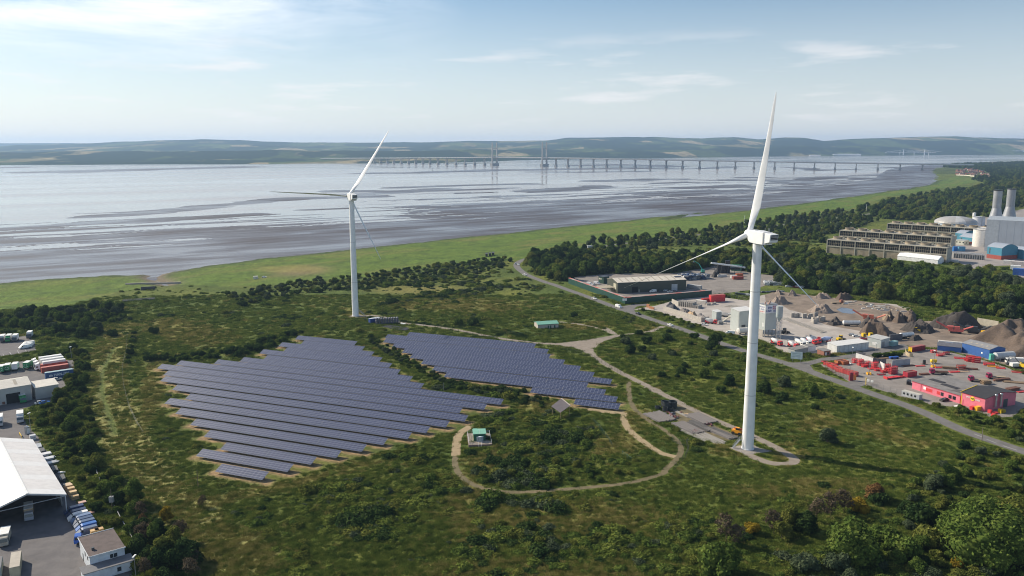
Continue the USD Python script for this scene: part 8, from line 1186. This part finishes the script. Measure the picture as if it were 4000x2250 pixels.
for q in range(22): x, y = pc.uniform(250, 540), pc.uniform(195, 300); put('pf', lambda t, k: (obj('pipe', MB().cyl((-.6, 0, .3), (.6, 0, .3), .28, n=7), paint([(.36, .37, .38), (.10, .10, .11), (.24, .08, .07)][k]), t), obj('socket', MB().cyl((.5, 0, .3), (.8, 0, .3), .36, n=7), paint([(.36, .37, .38), (.10, .10, .11), (.24, .08, .07)][k]), t)), (int(q % 3),), g('P', x, y), pc.uniform(0, 3), 'pipe_fitting', f'{["grey", "black", "dark red"][q % 3]} pipe fitting in the loose heap below the black rings', 'pipe fitting', 'loose pipe fittings')
for q, (x, y, lab) in enumerate(((450, 265, 'dark red fittings at the end of the left pipe stack'), (970, 385, 'dark red fittings at the end of the track-side pipe stack'), (750, 485, 'dark red fittings between the middle pipe stacks'))):
    t = thing('fitting_heap', lab, 'fittings', (*g('P', x, y), 0))
    for _ in range(14): a = pc.normal(0, .9, 2); obj('fitting', MB().cyl((a[0], a[1], .2), (a[0] + pc.normal(0, .3), a[1] + pc.normal(0, .3), .7), .22, n=6), paint((.16, .05, .045)), t)
for x, y, lab in ((645, 228, 'pale timber pieces beside the track-side pipes'), (455, 395, 'cream boards at the edge of the middle pipe stack')): put('tb', beams, (4, 1, 3.0, .16, wood, 0, 2, True), g('P', x, y), -.9, 'timber_pieces', lab, 'timber')
t = thing('tractor', 'orange telescopic tractor parked beside the near turbine stair', 'tractor', (*g('P', 1385, 528), 0), math.radians(-38)); obj('body', hullbox(sym([(-2.2, .8), (-2.2, 2.0), (.8, 2.1), (1.6, 1.6), (1.6, .8)], .95)), paint((.80, .33, .015)), t); obj('cab', MB().box(-.6, -.8, 1.8, .7, .2, 2.9), glass, t); obj('cab_roof', MB().box(-.7, -.85, 2.9, .8, .25, 3.05), paint((.80, .33, .015)), t); obj('boom', MB().box(-1.8, .35, 2.1, 4.0, .75, 2.5), paint((.55, .10, .05)), t); obj('forks', MB().box(3.6, -.5, .3, 3.8, .9, 2.2).box(3.8, -.3, .3, 4.9, -.2, .4).box(3.8, .6, .3, 4.9, .7, .4), paint(DARK), t); wheels(t, (-1.5, 1.1), 1.15, .68)
# black pipes and containers by the far turbine
put('ctr', container, ((.03, .07, .25), 7.5, (.50, .55, .60), None, 3.4), g('Y', 1400, 960), math.radians(40), 'container', 'blue container with a pale roof below the far turbine', 'container')
t = thing('pallet_wall', 'long row of grey pipe ends stacked behind the blue container', 'pipes', (*g('Y', 1440, 1020), 0), math.radians(14)); rr_ = MB()
for q in range(9):
    for z in range(3): obj('pipe_end', MB().cyl((q * 1.65 + .8, 0, .75 + z * 1.3), (q * 1.65 + .8, 3, .75 + z * 1.3), .72, n=10), mat('slate_pipe', (.085, .085, .11), .6), t)
for q, (a, b, nx, L, lab) in enumerate((((1620, 1120), (2000, 1020), 7, 9, 'black pipes lying nearest the blue container'), ((1850, 1150), (2150, 1060), 8, 12, 'black pipes in the middle of the dark stack'), ((2100, 1210), (2420, 1110), 8, 12, 'black pipes at the near edge of the dark stack'), ((2400, 1190), (2560, 1120), 5, 9, 'black pipes at the right end of the dark stack'))): c, r = head('Y', a, b); put('bp%d' % q, beams, (nx, 1, float(L), .26, mats['black_pipe'], .02, q), c, math.radians(-25), 'pipe_stack', lab, 'pipes')
t = thing('white_tube', 'short white tube lying on the black pipes', 'pipe', (*g('Y', 2365, 1020), .0), -.5); obj('tube', MB().cyl((-1.8, 0, .7), (1.8, 0, .7), .5, n=10), paint(WHITE), t); obj('bearer', MB().box(-1, -.6, 0, -.8, .6, .25).box(.8, -.6, 0, 1, .6, .25), wood, t)
# fences of the solar field and paths
fg = (.03, .085, .06)
wire_fence('mesh_fence', 'dark mesh fence behind the right solar field beside the track', [g('F', x, y) for x, y in ((430, 70), (640, 112), (900, 165), (1180, 200), (1330, 225), (1450, 250), (1560, 275), (1700, 320), (1820, 380), (1940, 455))], 2.2, 4, (.07, .075, .06), 1.2); wire_fence('mesh_fence', 'green mesh fence descending through the bushes inside the looping path', [g('F', x, y) for x, y in ((1690, 830), (1740, 880), (1800, 960), (1850, 1040))], 2.0, 3, fg, .5); wire_fence('mesh_fence', 'short green mesh fence lower on the bushy mound', [g('F', x, y) for x, y in ((1925, 1095), (1965, 1125), (2005, 1155))], 2.0, 3, (.06, .16, .13), .5)
wire_fence('gate', 'grey field gate across the path left of the pipe yard', [g('E', x, y) for x, y in ((655, 800), (735, 835), (812, 838))], 2.4, 3.2, (.10, .10, .09), .5); wire_fence('mesh_fence', 'dark mesh fence running along the path below the field gate', [g('E', x, y) for x, y in ((812, 838), (840, 900), (800, 990), (740, 1060), (670, 1120))], 2.2, 3.2, (.07, .07, .055), .8); wire_fence('mesh_fence', 'dark mesh fence along the right edge of the dry grass strip', [g('h', x, y) for x, y in ((1165, 500), (1160, 620), (1120, 800), (1130, 960), (1180, 1150), (1250, 1300), (1310, 1405))], 1.8, 5, (.08, .09, .05), 2.0)
# sluice and low bridge by the creek
solid_wall('sluice_bridge', 'low pale bridge parapet where the creek passes under the sea bank', 'bridge', gs('c', (900, 1222), (1300, 1212)), 1.6, mat('sluice_stone', (.36, .32, .27), .85), 8, 1.2); solid_wall('sluice_wall', 'dark stone wing wall below the creek bridge', 'wall', gs('h', (1290, 80), (1420, 72)), 2.6, mat('sluice_dark', (.09, .085, .085), .85), 6, .8); t = thing('culvert', 'grey low trough bridge over the ditch in the rough meadow', 'bridge', (*g('h', 1120, 190), 0), .35); obj('deck', MB().box(0, 0, .3, 22, 4, .7), mats['sluice_stone'], t); obj('parapet', MB().box(0, -.2, .7, 22, 0, 1.6), mats['sluice_stone'], t); obj('parapet', MB().box(0, 4, .7, 22, 4.2, 1.6), mats['sluice_stone'], t)
